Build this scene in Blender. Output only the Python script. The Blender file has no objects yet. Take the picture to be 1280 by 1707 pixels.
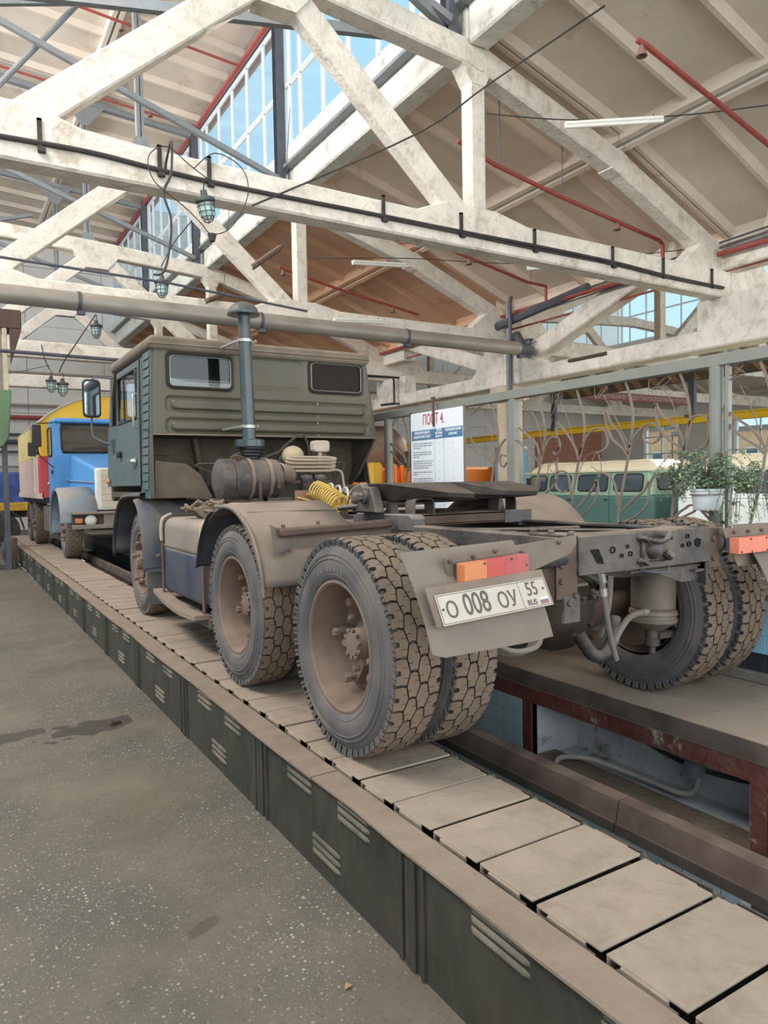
import bpy, math, random
from mathutils import Vector, Matrix, noise as mnoise
R = random.Random(7)
PI = math.pi
S = bpy.context.scene
COL = S.collection

# ---------------------------------------------------------------- camera
cam = bpy.data.objects.new('camera', bpy.data.cameras.new('camera'))
COL.objects.link(cam)
S.camera = cam
_yaw, _pit, _rol = 0.545, -0.0417, -0.01737
_f = Vector((math.sin(_yaw)*math.cos(_pit), math.cos(_yaw)*math.cos(_pit), math.sin(_pit)))
_r = Vector((math.cos(_yaw), -math.sin(_yaw), 0))
_u = _r.cross(_f)
_r2 = math.cos(_rol)*_r + math.sin(_rol)*_u
_u2 = -math.sin(_rol)*_r + math.cos(_rol)*_u
cam.matrix_world = Matrix(((_r2.x, _u2.x, -_f.x, 0), (_r2.y, _u2.y, -_f.y, 0), (_r2.z, _u2.z, -_f.z, 1.72), (0, 0, 0, 1)))
cam.data.sensor_fit = 'HORIZONTAL'
cam.data.sensor_width = 36.0
cam.data.lens = 1200.0/1280.0*36.0
cam.data.clip_start = 0.05
cam.data.clip_end = 400

# ---------------------------------------------------------------- world, light, exposure
W = bpy.data.worlds.new('sky'); S.world = W; W.use_nodes = True
nt = W.node_tree; bg = nt.nodes['Background']
tc = nt.nodes.new('ShaderNodeTexCoord'); sx = nt.nodes.new('ShaderNodeSeparateXYZ')
cr = nt.nodes.new('ShaderNodeValToRGB')
nt.links.new(tc.outputs['Generated'], sx.inputs[0]); nt.links.new(sx.outputs['Z'], cr.inputs[0])
cr.color_ramp.elements[0].position = 0.0; cr.color_ramp.elements[0].color = (0.66, 0.86, 0.96, 1)
cr.color_ramp.elements[1].position = 0.6; cr.color_ramp.elements[1].color = (0.42, 0.74, 0.95, 1)
nt.links.new(cr.outputs[0], bg.inputs[0]); bg.inputs[1].default_value = 1.0

def sun(name, d, energy, ang, col):
    l = bpy.data.lights.new(name, 'SUN'); l.energy = energy; l.angle = math.radians(ang); l.color = col
    o = bpy.data.objects.new(name, l); COL.objects.link(o)
    o.rotation_euler = Vector(d).to_track_quat('-Z', 'Y').to_euler(); return o
def area(name, loc, d, sx_, sy_, power, col):
    l = bpy.data.lights.new(name, 'AREA'); l.shape = 'RECTANGLE'; l.size = sx_; l.size_y = sy_; l.energy = power; l.color = col
    o = bpy.data.objects.new(name, l); COL.objects.link(o); o.location = loc
    o.rotation_euler = Vector(d).to_track_quat('-Z', 'Y').to_euler(); return o
sun('sun', (-0.86, -0.22, -0.44), 7.0, 1.0, (1.0, 0.93, 0.82))
area('fill_behind_camera', (3.0, -8.0, 4.2), (0.05, 1, 0.02), 24, 8, 1350, (1.0, 0.965, 0.93))  # unseen area light added behind the camera to brighten the hall; no gate built
area('fill_right_nave', (26.0, -7.0, 3.6), (-0.1, 1, 0.02), 18, 6.5, 1700, (1.0, 0.97, 0.93))  # second added fill light, out of view, brightens the vans and right nave
area('fill_left_lantern', (-5.0, 12.0, 10.1), (1, 0.1, -0.45), 24, 2.6, 3000, (1.0, 0.99, 0.98))  # area light added out of view, standing in for the left lantern's daylight
S.view_settings.view_transform = 'Standard'
S.view_settings.look = 'None'
S.view_settings.gamma = 1.0
S.view_settings.use_curve_mapping = False
S.view_settings.exposure = 0.3
S.cycles.max_bounces = 7
S.cycles.diffuse_bounces = 5
S.cycles.glossy_bounces = 3
S.cycles.transmission_bounces = 4
S.cycles.transparent_max_bounces = 12
S.cycles.sample_clamp_indirect = 6.0

# ---------------------------------------------------------------- materials
def srgb(r, g, b):
    f = lambda c: (c/255/12.92) if c/255 <= 0.04045 else ((c/255+0.055)/1.055)**2.4
    return (f(r), f(g), f(b), 1)
MATS = {}
def mat(name, rgb, rough=0.7, metal=0.0, var=0.25, scale=6.0, bump=0.0, bscale=30.0, dust=0.0, dustc=(160, 142, 124), patch=None, patchc=None, pscale=3.0, emit=None, spec=0.4, stretch=None, grime=0.0, gscale=9.0, grimec=(110, 92, 76), dmin=0.0, dside=0.35):
    """dusty painted surface: base colour with noise, optional second-colour patches, dust lying on faces that look up"""
    if name in MATS: return MATS[name]
    m = bpy.data.materials.new(name); m.use_nodes = True; t = m.node_tree; N = t.nodes; L = t.links
    b = N['Principled BSDF']; b.inputs['Roughness'].default_value = rough; b.inputs['Metallic'].default_value = metal
    b.inputs['Specular IOR Level'].default_value = spec
    c = srgb(*rgb)
    geo = N.new('ShaderNodeNewGeometry')
    src = geo.outputs['Position']
    if stretch:
        mp = N.new('ShaderNodeMapping'); mp.inputs['Scale'].default_value = stretch; L.new(src, mp.inputs[0]); src = mp.outputs[0]
    nz = N.new('ShaderNodeTexNoise'); nz.inputs['Scale'].default_value = scale; nz.inputs['Detail'].default_value = 6; nz.inputs['Roughness'].default_value = 0.62
    L.new(src, nz.inputs['Vector'])
    r = N.new('ShaderNodeValToRGB'); r.color_ramp.elements[0].position = 0.3; r.color_ramp.elements[1].position = 0.7
    r.color_ramp.elements[0].color = tuple(x*(1-var) for x in c[:3])+(1,); r.color_ramp.elements[1].color = tuple(min(1, x*(1+var*0.6)) for x in c[:3])+(1,)
    L.new(nz.outputs['Fac'], r.inputs[0]); cur = r.outputs[0]
    def mix(fac, a, bcol):
        x = N.new('ShaderNodeMix'); x.data_type = 'RGBA'; L.new(fac, x.inputs['Factor']); L.new(a, x.inputs['A'])
        x.inputs['B'].default_value = bcol; return x.outputs['Result']
    if grime > 0:
        ng = N.new('ShaderNodeTexNoise'); ng.inputs['Scale'].default_value = gscale; ng.inputs['Detail'].default_value = 9; ng.inputs['Roughness'].default_value = 0.75; ng.inputs['Distortion'].default_value = 0.6; L.new(src, ng.inputs['Vector'])
        rg = N.new('ShaderNodeMapRange'); rg.inputs['From Min'].default_value = 0.50; rg.inputs['From Max'].default_value = 0.74; rg.inputs['To Max'].default_value = grime; L.new(ng.outputs['Fac'], rg.inputs['Value']); cur = mix(rg.outputs[0], cur, srgb(*grimec))
    if patchc:
        n2 = N.new('ShaderNodeTexNoise'); n2.inputs['Scale'].default_value = pscale; n2.inputs['Detail'].default_value = 8; n2.inputs['Roughness'].default_value = 0.7
        L.new(src, n2.inputs['Vector'])
        r2 = N.new('ShaderNodeValToRGB'); p = patch or 0.55
        r2.color_ramp.elements[0].position = p; r2.color_ramp.elements[1].position = p+0.08
        L.new(n2.outputs['Fac'], r2.inputs[0]); cur = mix(r2.outputs[0], cur, srgb(*patchc))
    if dust > 0:
        s = N.new('ShaderNodeSeparateXYZ'); L.new(geo.outputs['Normal'], s.inputs[0])
        mr = N.new('ShaderNodeMapRange'); mr.inputs['From Min'].default_value = -0.35; mr.inputs['From Max'].default_value = 0.85
        mr.inputs['To Min'].default_value = dust*dside; mr.inputs['To Max'].default_value = min(1, dust*1.25); L.new(s.outputs['Z'], mr.inputs['Value'])
        n3 = N.new('ShaderNodeTexNoise'); n3.inputs['Scale'].default_value = 4.5; n3.inputs['Detail'].default_value = 7; L.new(geo.outputs['Position'], n3.inputs['Vector'])
        r3 = N.new('ShaderNodeMapRange'); r3.inputs['From Min'].default_value = 0.25; r3.inputs['From Max'].default_value = 0.6; r3.inputs['To Min'].default_value = dmin; L.new(n3.outputs['Fac'], r3.inputs['Value'])
        mm = N.new('ShaderNodeMath'); mm.operation = 'MULTIPLY'; L.new(mr.outputs[0], mm.inputs[0]); L.new(r3.outputs[0], mm.inputs[1]); mm.use_clamp = True
        cur = mix(mm.outputs[0], cur, srgb(*dustc))
        rr = N.new('ShaderNodeMapRange'); rr.inputs['To Min'].default_value = rough; rr.inputs['To Max'].default_value = 0.95; L.new(mm.outputs[0], rr.inputs['Value']); L.new(rr.outputs[0], b.inputs['Roughness'])
    L.new(cur, b.inputs['Base Color'])
    if bump > 0:
        nb = N.new('ShaderNodeTexNoise'); nb.inputs['Scale'].default_value = bscale; nb.inputs['Detail'].default_value = 5; L.new(src, nb.inputs['Vector'])
        bp = N.new('ShaderNodeBump'); bp.inputs['Strength'].default_value = bump; bp.inputs['Distance'].default_value = 0.02
        L.new(nb.outputs['Fac'], bp.inputs['Height']); L.new(bp.outputs[0], b.inputs['Normal'])
    if emit:
        b.inputs['Emission Color'].default_value = srgb(*rgb); b.inputs['Emission Strength'].default_value = emit
    MATS[name] = m; return m
def glassmat(name, tint=(0.9, 0.95, 0.97), refl=0.12, rough=0.03):
    if name in MATS: return MATS[name]
    m = bpy.data.materials.new(name); m.use_nodes = True; t = m.node_tree; N = t.nodes; L = t.links
    N.remove(N['Principled BSDF']); out = N['Material Output']
    tr = N.new('ShaderNodeBsdfTransparent'); tr.inputs[0].default_value = (*tint, 1)
    gl = N.new('ShaderNodeBsdfGlossy'); gl.inputs['Roughness'].default_value = rough
    fr = N.new('ShaderNodeLayerWeight'); fr.inputs['Blend'].default_value = 0.5
    pw = N.new('ShaderNodeMath'); pw.operation = 'POWER'; pw.inputs[1].default_value = 4.5; L.new(fr.outputs['Facing'], pw.inputs[0])
    ad = N.new('ShaderNodeMath'); ad.operation = 'MULTIPLY_ADD'; ad.inputs[1].default_value = 0.6; ad.inputs[2].default_value = refl*0.5; ad.use_clamp = True; L.new(pw.outputs[0], ad.inputs[0])
    mx = N.new('ShaderNodeMixShader'); L.new(ad.outputs[0], mx.inputs[0]); L.new(tr.outputs[0], mx.inputs[1]); L.new(gl.outputs[0], mx.inputs[2])
    L.new(mx.outputs[0], out.inputs[0]); MATS[name] = m; return m

# ---------------------------------------------------------------- mesh builder
OFF = {}
class MB:
    def __init__(s): s.v = []; s.f = []; s.mi = []; s.cur = 0; s.marks = []
    def m(s, i): s.cur = i; return s
    def add(s, vs, fs):
        n = len(s.v); s.marks.append((n, len(s.f))); s.v.extend(tuple(v) for v in vs)
        for f in fs: s.f.append(tuple(i+n for i in f)); s.mi.append(s.cur)
        return s
    def box(s, x0, x1, y0, y1, z0, z1):
        return s.add([(x0,y0,z0),(x1,y0,z0),(x1,y1,z0),(x0,y1,z0),(x0,y0,z1),(x1,y0,z1),(x1,y1,z1),(x0,y1,z1)],
                     [(0,3,2,1),(4,5,6,7),(0,1,5,4),(1,2,6,5),(2,3,7,6),(3,0,4,7)])
    def hexa(s, p): # 8 points bottom 4 then top 4
        return s.add(p, [(0,3,2,1),(4,5,6,7),(0,1,5,4),(1,2,6,5),(2,3,7,6),(3,0,4,7)])
    def bar(s, a, b, w, h, up=(0,0,1), ext=0.0):
        """box beam from a to b; w across, h along 'up'"""
        a = Vector(a); b = Vector(b); d = (b-a).normalized(); a = a-d*ext; b = b+d*ext
        u = Vector(up); sd = d.cross(u)
        if sd.length < 1e-5: sd = d.cross(Vector((1,0,0)))
        sd.normalize(); u = sd.cross(d).normalized()
        sd *= w/2; u *= h/2
        return s.hexa([a-sd-u, a+sd-u, b+sd-u, b-sd-u, a-sd+u, a+sd+u, b+sd+u, b-sd+u])
    def tube(s, pts, r, n=8, caps=True, closed=False):
        pts = [Vector(p) for p in pts]; k = len(pts); rs = r if isinstance(r, (list, tuple)) else [r]*k
        vs = []; prev = None
        for i, p in enumerate(pts):
            if closed: t = pts[(i+1) % k]-pts[i-1]
            else: t = pts[min(i+1, k-1)]-pts[max(i-1, 0)]
            t = t.normalized() if t.length > 1e-9 else Vector((0,0,1))
            if prev is None:
                a = Vector((0,0,1)) if abs(t.z) < 0.9 else Vector((1,0,0)); u = t.cross(a).normalized()
            else:
                u = prev-t*prev.dot(t)
                u = u.normalized() if u.length > 1e-6 else t.orthogonal().normalized()
            prev = u; w = t.cross(u)
            for j in range(n):
                g = 2*PI*j/n; vs.append(p+(u*math.cos(g)+w*math.sin(g))*rs[i])
        fs = []; kk = k if closed else k-1
        for i in range(kk):
            i2 = (i+1) % k
            for j in range(n): fs.append((i*n+j, i*n+(j+1) % n, i2*n+(j+1) % n, i2*n+j))
        if caps and not closed: fs.append(tuple(range(n-1, -1, -1))); fs.append(tuple((k-1)*n+j for j in range(n)))
        return s.add(vs, fs)
    def ribbon(s, pts, w, h, nrm=(1,0,0)):
        """flat iron following pts; w across in-plane thickness, h along nrm"""
        pts = [Vector(p) for p in pts]; nrm = Vector(nrm).normalized(); vs = []; k = len(pts)
        for i, p in enumerate(pts):
            t = (pts[min(i+1, k-1)]-pts[max(i-1, 0)]).normalized(); u = t.cross(nrm).normalized()*w/2; q = nrm*h/2
            vs += [p-u-q, p+u-q, p+u+q, p-u+q]
        fs = [(0,1,2,3)]
        for i in range(k-1):
            for j in range(4): fs.append((i*4+j, (i+1)*4+j, (i+1)*4+(j+1) % 4, i*4+(j+1) % 4))
        fs.append(tuple((k-1)*4+j for j in (3,2,1,0)))
        return s.add(vs, fs)
    def lathe(s, prof, o, ax=(0,0,1), n=24, a0=0.0, a1=2*PI, close=True):
        """prof: (radius, distance along axis)"""
        o = Vector(o); ax = Vector(ax).normalized(); u = ax.orthogonal().normalized()
        if abs(ax.x) > 0.9: u = Vector((0,0,1))
        elif abs(ax.y) > 0.9: u = Vector((0,0,1))
        w = ax.cross(u); full = abs(a1-a0-2*PI) < 1e-6; k = n if full else n+1; vs = []
        for (r, d) in prof:
            for j in range(k):
                g = a0+(a1-a0)*j/n; vs.append(o+ax*d+(u*math.cos(g)+w*math.sin(g))*r)
        fs = []
        for i in range(len(prof)-1):
            for j in range(n if full else n):
                j2 = (j+1) % k if full else j+1
                fs.append((i*k+j, i*k+j2, (i+1)*k+j2, (i+1)*k+j))
        if close and full:
            if prof[0][0] > 1e-6: fs.append(tuple(range(k-1, -1, -1)))
            if prof[-1][0] > 1e-6: fs.append(tuple((len(prof)-1)*k+j for j in range(k)))
        return s.add(vs, fs)
    def cyl(s, a, b, r, n=16, r2=None):
        a = Vector(a); b = Vector(b); return s.lathe([(r, 0), (r if r2 is None else r2, (b-a).length)], a, b-a, n)
    def sphere(s, c, r, n=12, sc=(1,1,1)):
        c = Vector(c); vs = []; m_ = n//2
        for i in range(m_+1):
            t = PI*i/m_
            for j in range(n):
                g = 2*PI*j/n; vs.append(c+Vector((math.sin(t)*math.cos(g)*sc[0], math.sin(t)*math.sin(g)*sc[1], math.cos(t)*sc[2]))*r)
        fs = [(i*n+j, (i+1)*n+j, (i+1)*n+(j+1) % n, i*n+(j+1) % n) for i in range(m_) for j in range(n)]
        return s.add(vs, fs)
    def prism(s, poly, d, ax='y', a=0.0):
        """extrude a 2D polygon along an axis from a by d; poly in the other two coordinates (xyz order)"""
        def P3(p, t):
            return {'x': (t, p[0], p[1]), 'y': (p[0], t, p[1]), 'z': (p[0], p[1], t)}[ax]
        n = len(poly); vs = [P3(p, a) for p in poly]+[P3(p, a+d) for p in poly]
        fs = [tuple(range(n)), tuple(range(2*n-1, n-1, -1))]+[(i, i+n, (i+1) % n+n, (i+1) % n) for i in range(n)]
        return s.add(vs, fs)
    def strip(s, A, B):
        """quad strip between two equally long point rows"""
        n = len(A); return s.add(list(A)+list(B), [(i, i+1, n+i+1, n+i) for i in range(n-1)])
    def nut(s, c, ax, r=0.014, h=0.014):
        return s.lathe([(r, 0), (r, h*0.8), (r*0.8, h)], c, ax, 6)
    def split(s, name, mats, parent=None, **kw):
        """one object for each primitive that was added"""
        out = []
        for k, (v0, f0) in enumerate(s.marks):
            v1, f1 = s.marks[k+1] if k+1 < len(s.marks) else (len(s.v), len(s.f))
            q = MB(); q.v = s.v[v0:v1]; q.f = [tuple(i-v0 for i in f) for f in s.f[f0:f1]]; q.mi = s.mi[f0:f1]
            out.append(q.build(name, mats, parent, **kw))
        return out
    def build(s, name, mats, parent=None, smooth=True, ang=38, bevel=0, label=None, solid=0, fix=False, kind=None, cat=None, group=None, seg=1):
        me = bpy.data.meshes.new(name)
        off = Vector((0,0,0))
        if parent is not None: off = OFF.get(parent.name, off)
        me.from_pydata([(v[0]-off.x, v[1]-off.y, v[2]-off.z) for v in s.v], [], s.f)
        for mm in (mats if isinstance(mats, (list, tuple)) else [mats]): me.materials.append(mm)
        me.polygons.foreach_set('material_index', s.mi)
        if fix:
            import bmesh
            bm = bmesh.new(); bm.from_mesh(me); bmesh.ops.remove_doubles(bm, verts=bm.verts, dist=0.0004); bmesh.ops.recalc_face_normals(bm, faces=bm.faces); bm.to_mesh(me); bm.free()
        if smooth:
            me.polygons.foreach_set('use_smooth', [True]*len(me.polygons))
            me.set_sharp_from_angle(angle=math.radians(ang))
        me.update()
        o = bpy.data.objects.new(name, me); COL.objects.link(o)
        if parent is not None: o.parent = parent; OFF[o.name] = off
        if solid:
            md = o.modifiers.new('solid', 'SOLIDIFY'); md.thickness = solid; md.offset = 0
        if bevel:
            md = o.modifiers.new('bevel', 'BEVEL'); md.width = bevel; md.segments = seg; md.limit_method = 'ANGLE'; md.angle_limit = math.radians(35)
        tag(o, label, cat, group, kind)
        return o
def tag(o, label=None, cat=None, group=None, kind=None):
    if label: o['label'] = label
    if cat: o['category'] = cat
    if group: o['group'] = group
    if kind: o['kind'] = kind
    return o
def thing(name, loc, label, cat, group=None):
    o = bpy.data.objects.new(name, None); COL.objects.link(o); o.location = loc; o.empty_display_size = 0.1
    OFF[o.name] = Vector(loc); return tag(o, label, cat, group)
def setting(name, loc=(0,0,0)):
    o = bpy.data.objects.new(name, None); COL.objects.link(o); o.location = loc; OFF[o.name] = Vector(loc); o['kind'] = 'structure'; return o
def copyo(o, parent=None, d=(0,0,0)):
    c = o.copy(); COL.objects.link(c)
    c.parent = parent if parent is not None else o.parent
    c.location = Vector(o.location)+Vector(d); return c
def copy_tree(o, d=(0,0,0), parent=None, first=True):
    c = o.copy(); COL.objects.link(c)
    if first: c.location = Vector(o.location)+Vector(d); 
    if parent is not None: c.parent = parent
    OFF[c.name] = OFF.get(o.name, Vector((0,0,0)))
    for ch in list(o.children): copy_tree(ch, parent=c, first=False)
    return c
def spl(pts, n=6):
    """Catmull-Rom through points"""
    P_ = [Vector(p) for p in pts]; out = []
    for i in range(len(P_)-1):
        p0 = P_[max(i-1, 0)]; p1 = P_[i]; p2 = P_[i+1]; p3 = P_[min(i+2, len(P_)-1)]
        for k in range(n):
            t = k/n; out.append(0.5*((2*p1)+(p2-p0)*t+(2*p0-5*p1+4*p2-p3)*t*t+(3*p1-p0-3*p2+p3)*t*t*t))
    out.append(P_[-1]); return out
def textobj(name, body, size, mat_, parent, loc, rot, bold=0.0, align='CENTER', extr=0.001, sx=1.0, label=None):
    c = bpy.data.curves.new(name, 'FONT'); c.body = body; c.size = size; c.align_x = align; c.align_y = 'CENTER'; c.extrude = extr; c.offset = bold
    o = bpy.data.objects.new(name, c); COL.objects.link(o)
    o.rotation_euler = rot; o.scale = (sx, 1, 1)
    dg = bpy.context.evaluated_depsgraph_get(); dg.update()
    me = bpy.data.meshes.new_from_object(o.evaluated_get(dg)); bpy.data.objects.remove(o)
    me.materials.clear(); me.materials.append(mat_)
    o = bpy.data.objects.new(name, me); COL.objects.link(o); o.rotation_euler = rot; o.scale = (sx, 1, 1)
    off = OFF.get(parent.name, Vector((0,0,0))) if parent is not None else Vector((0,0,0))
    o.location = Vector(loc)-off
    if parent is not None: o.parent = parent
    if label: o['label'] = label
    return o

# ================================================================ THE HALL
M_white = mat('whitewashed_concrete', (226, 218, 206), 0.85, var=0.16, scale=2.2, bump=0.6, bscale=22, patch=0.57, patchc=(190, 178, 162), pscale=1.9, grime=0.6, gscale=5.0, grimec=(140, 122, 104))
M_slab = mat('roof_slab_paint', (218, 206, 192), 0.9, var=0.12, scale=0.9, bump=0.15, bscale=10, patch=0.60, patchc=(188, 172, 156), pscale=0.7)
M_slabw = mat('roof_slab_warm_glow', (222, 182, 150), 0.9, var=0.10, scale=0.9, patch=0.60, patchc=(200, 150, 118), pscale=0.7)  # far bays: orange glow of bounced light put into the slab colour
M_slabm = mat('roof_slab_faint_glow', (224, 206, 188), 0.9, var=0.10, scale=0.9, patch=0.60, patchc=(206, 180, 158), pscale=0.7)  # same warm glow painted in more weakly, for the bay before them
M_beam = mat('grey_concrete', (214, 212, 202), 0.85, var=0.2, scale=3.0, bump=0.8, bscale=14, patch=0.58, patchc=(168, 162, 148), pscale=2.5)
M_steel = mat('grey_steel', (132, 140, 146), 0.5, 0.2, var=0.15, dust=0.3)
M_dark = mat('dark_steel', (84, 90, 100), 0.5, 0.3, var=0.2, dust=0.15)
M_red = mat('red_pipe_paint', (158, 62, 58), 0.55, var=0.15, dust=0.25)
M_black = mat('black_rubber', (38, 38, 40), 0.6, var=0.2, dust=0.15)
M_frame = mat('white_window_frame', (212, 220, 226), 0.5, var=0.05)
M_glass = glassmat('window_glass', (0.93, 0.97, 0.99), 0.06)
M_brick = mat('brick_red', (160, 92, 66), 0.9, var=0.3, scale=9)

# --- floor: worn terrazzo concrete with oil stains and pale stone chips
def floor_mat():
    m = bpy.data.materials.new('terrazzo_floor'); m.use_nodes = True; t = m.node_tree; N = t.nodes; L = t.links; b = N['Principled BSDF']
    b.inputs['Roughness'].default_value = 0.62; b.inputs['Specular IOR Level'].default_value = 0.35
    g = N.new('ShaderNodeNewGeometry'); pos = g.outputs['Position']
    def noise_(sc, det=6, ro=0.6):
        n = N.new('ShaderNodeTexNoise'); n.inputs['Scale'].default_value = sc; n.inputs['Detail'].default_value = det; n.inputs['Roughness'].default_value = ro; L.new(pos, n.inputs['Vector']); return n.outputs['Fac']
    def ramp(x, p0, c0, p1, c1):
        r = N.new('ShaderNodeValToRGB'); r.color_ramp.elements[0].position = p0; r.color_ramp.elements[0].color = c0; r.color_ramp.elements[1].position = p1; r.color_ramp.elements[1].color = c1; L.new(x, r.inputs[0]); return r.outputs[0]
    def mixc(f, a, c, val=None):
        x = N.new('ShaderNodeMix'); x.data_type = 'RGBA'; L.new(f, x.inputs['Factor']); L.new(a, x.inputs['A'])
        if isinstance(c, tuple): x.inputs['B'].default_value = c
        else: L.new(c, x.inputs['B'])
        return x.outputs['Result']
    def math_(op, a, b_=None, v=0.0, cl=False):
        x = N.new('ShaderNodeMath'); x.operation = op; x.use_clamp = cl
        L.new(a, x.inputs[0])
        if b_ is not None: L.new(b_, x.inputs[1])
        else: x.inputs[1].default_value = v
        return x.outputs[0]
    base = ramp(noise_(1.3, 8, 0.65), 0.32, srgb(86, 79, 68), 0.68, srgb(124, 113, 98))
    fine = ramp(noise_(26, 6, 0.7), 0.3, (0, 0, 0, 1), 0.7, (1, 1, 1, 1))
    base = mixc(math_('MULTIPLY', fine, v=0.35), base, srgb(96, 90, 80))
    dk = ramp(noise_(3.1, 7, 0.7), 0.58, (0, 0, 0, 1), 0.72, (1, 1, 1, 1)); base = mixc(math_('MULTIPLY', dk, v=0.5), base, srgb(84, 74, 62))
    bare = ramp(noise_(0.9, 5, 0.6), 0.38, (0, 0, 0, 1), 0.60, (1, 1, 1, 1))
    base = mixc(math_('MULTIPLY', bare, v=0.5), base, srgb(84, 82, 78))
    for sc, th, amt in ((48, 0.30, 0.9), (90, 0.30, 0.85), (170, 0.3, 0.7)):
        v = N.new('ShaderNodeTexVoronoi'); v.inputs['Scale'].default_value = sc; L.new(pos, v.inputs['Vector'])
        sep = N.new('ShaderNodeSeparateColor'); L.new(v.outputs['Color'], sep.inputs[0])
        pick = math_('GREATER_THAN', sep.outputs[0], v=0.80)
        near = math_('LESS_THAN', v.outputs['Distance'], v=th)
        f = math_('MULTIPLY', pick, near); f = math_('MULTIPLY', f, bare); f = math_('MULTIPLY', f, v=amt)
        base = mixc(f, base, srgb(186, 176, 156))
        pick2 = math_('LESS_THAN', sep.outputs[1], v=0.25); f2 = math_('MULTIPLY', math_('MULTIPLY', pick2, near), v=0.35); base = mixc(f2, base, srgb(62, 60, 58))
    nzv = N.new('ShaderNodeTexNoise'); nzv.inputs['Scale'].default_value = 6.5; nzv.inputs['Detail'].default_value = 5; L.new(pos, nzv.inputs['Vector'])
    for (cx, cy, rx, ry, rot, amt, c) in ((0.84, 5.45, 0.34, 0.16, 0.35, 0.9, (62, 56, 50)), (0.36, 5.55, 0.34, 0.10, 0.1, 0.8, (64, 58, 52)), (0.86, 7.45, 0.32, 0.16, 0.3, 0.6, (92, 78, 64)),
                                      (0.55, 8.8, 1.0, 0.28, 0.0, 0.55, (86, 80, 72)), (0.80, 2.72, 0.07, 0.03, 0.5, 0.5, (70, 60, 48)), (0.80, 3.95, 0.22, 0.16, 0, 0.25, (96, 80, 62)), (0.62, 6.4, 0.35, 0.3, 0, 0.3, (100, 86, 70)), (0.2, 13, 1.4, 1.2, 0, 0.3, (92, 82, 70))):
        mp = N.new('ShaderNodeMapping'); mp.vector_type = 'TEXTURE'; mp.inputs['Location'].default_value = (cx, cy, 0); mp.inputs['Rotation'].default_value = (0, 0, rot); mp.inputs['Scale'].default_value = (rx, ry, 1)
        L.new(pos, mp.inputs[0]); ln = N.new('ShaderNodeVectorMath'); ln.operation = 'LENGTH'; L.new(mp.outputs[0], ln.inputs[0])
        e = math_('ADD', ln.outputs['Value'], math_('MULTIPLY', nzv.outputs['Fac'], v=3.2)); f = ramp(e, 0.0, (1, 1, 1, 1), 1.0, (0, 0, 0, 1))
        mr = N.new('ShaderNodeMapRange'); mr.inputs['From Min'].default_value = 2.62; mr.inputs['From Max'].default_value = 2.50; mr.inputs['To Max'].default_value = amt; L.new(e, mr.inputs['Value'])
        base = mixc(mr.outputs[0], base, srgb(*c))
    L.new(base, b.inputs['Base Color'])
    bp = N.new('ShaderNodeBump'); bp.inputs['Strength'].default_value = 0.25; bp.inputs['Distance'].default_value = 0.01; L.new(noise_(60, 5), bp.inputs['Height']); L.new(bp.outputs[0], b.inputs['Normal'])
    return m
M_floor = floor_mat()
def slab(name, x0, x1, y0, y1, z0, z1, m, kind='structure'): return MB().box(x0, x1, y0, y1, z0, z1).build(name, m, smooth=False, kind=kind)
slab('floor', -14, 1.345, -9, 20.5, -0.2, 0.0, M_floor)
slab('floor', -14, 37, 20.5, 44, -0.2, 0.0, M_floor)
slab('floor', 4.42, 37, -9, 20.5, -0.2, 0.0, M_floor)

# --- end wall of pale blocks with pipes, far right wall with big windows
M_wall = mat('pale_wall_paint', (220, 216, 210), 0.85, var=0.08, scale=1.0, patch=0.62, patchc=(196, 200, 206), pscale=0.9)
wf = setting('wall_front', (0, 33, 0))
for i in range(-4, 13):
    for j in range(7):
        x = i*3.0; z = j*1.2
        MB().box(x+0.01, x+2.99, 33.0, 33.25, z+0.01, z+1.19).build('wall_panel', M_wall, wf, smooth=False)
MB().box(-12, 39, 33.1, 33.2, 0, 14).build('wall_core', M_wall, wf, smooth=False)
for k, z in enumerate((8.9, 10.1, 11.3)):
    for i in range(-4, 3): MB().box(i*3.0+0.01, i*3.0+2.99, 33.0, 33.25, z-0.5, z+0.68).build('wall_panel', M_wall, wf, smooth=False)
# right nave far wall
wr = setting('wall_right', (36.6, 0, 0))
WY = [(5.0, 9.0), (12.0, 16.6), (19.4, 23.6), (27.1, 29.5)]
pv = -9.0
for (a, b_) in WY+[(44.0, 44.1)]:
    MB().box(36.6, 37.0, pv, a, 0, 8).build('pier', M_wall, wr, smooth=False)
    if b_ < 44:
        MB().box(36.6, 36.9, a, b_, 0, 1.3).build('sill_wall', M_wall, wr, smooth=False)
        MB().box(36.6, 36.9, a, b_, 5.25, 8).build('lintel_wall', M_wall, wr, smooth=False)
    pv = b_
n = 0
for (a, b_) in WY:
    n += 1; w_ = setting('window_%d' % n, (36.7, a, 1.3)); k_ = max(2, round((b_-a)/1.3))
    for k in range(k_+1): MB().box(36.68, 36.76, a+(b_-a-0.07)*k/k_, a+(b_-a-0.07)*k/k_+0.07, 1.3, 5.25).build('mullion', M_frame, w_, smooth=False)
    for z in (1.3, 3.1, 4.1, 5.18): MB().box(36.68, 36.76, a, b_, z, z+0.07).build('transom', M_frame, w_, smooth=False)
    for k in range(k_):
        y0_ = a+(b_-a-0.07)*k/k_+0.07; y1_ = a+(b_-a-0.07)*(k+1)/k_
        for (z0_, z1_) in ((1.37, 3.1), (3.17, 4.1), (4.17, 5.18)): MB().box(36.71, 36.718, y0_, y1_, z0_, z1_).build('pane', M_glass, w_, smooth=False)

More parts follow.
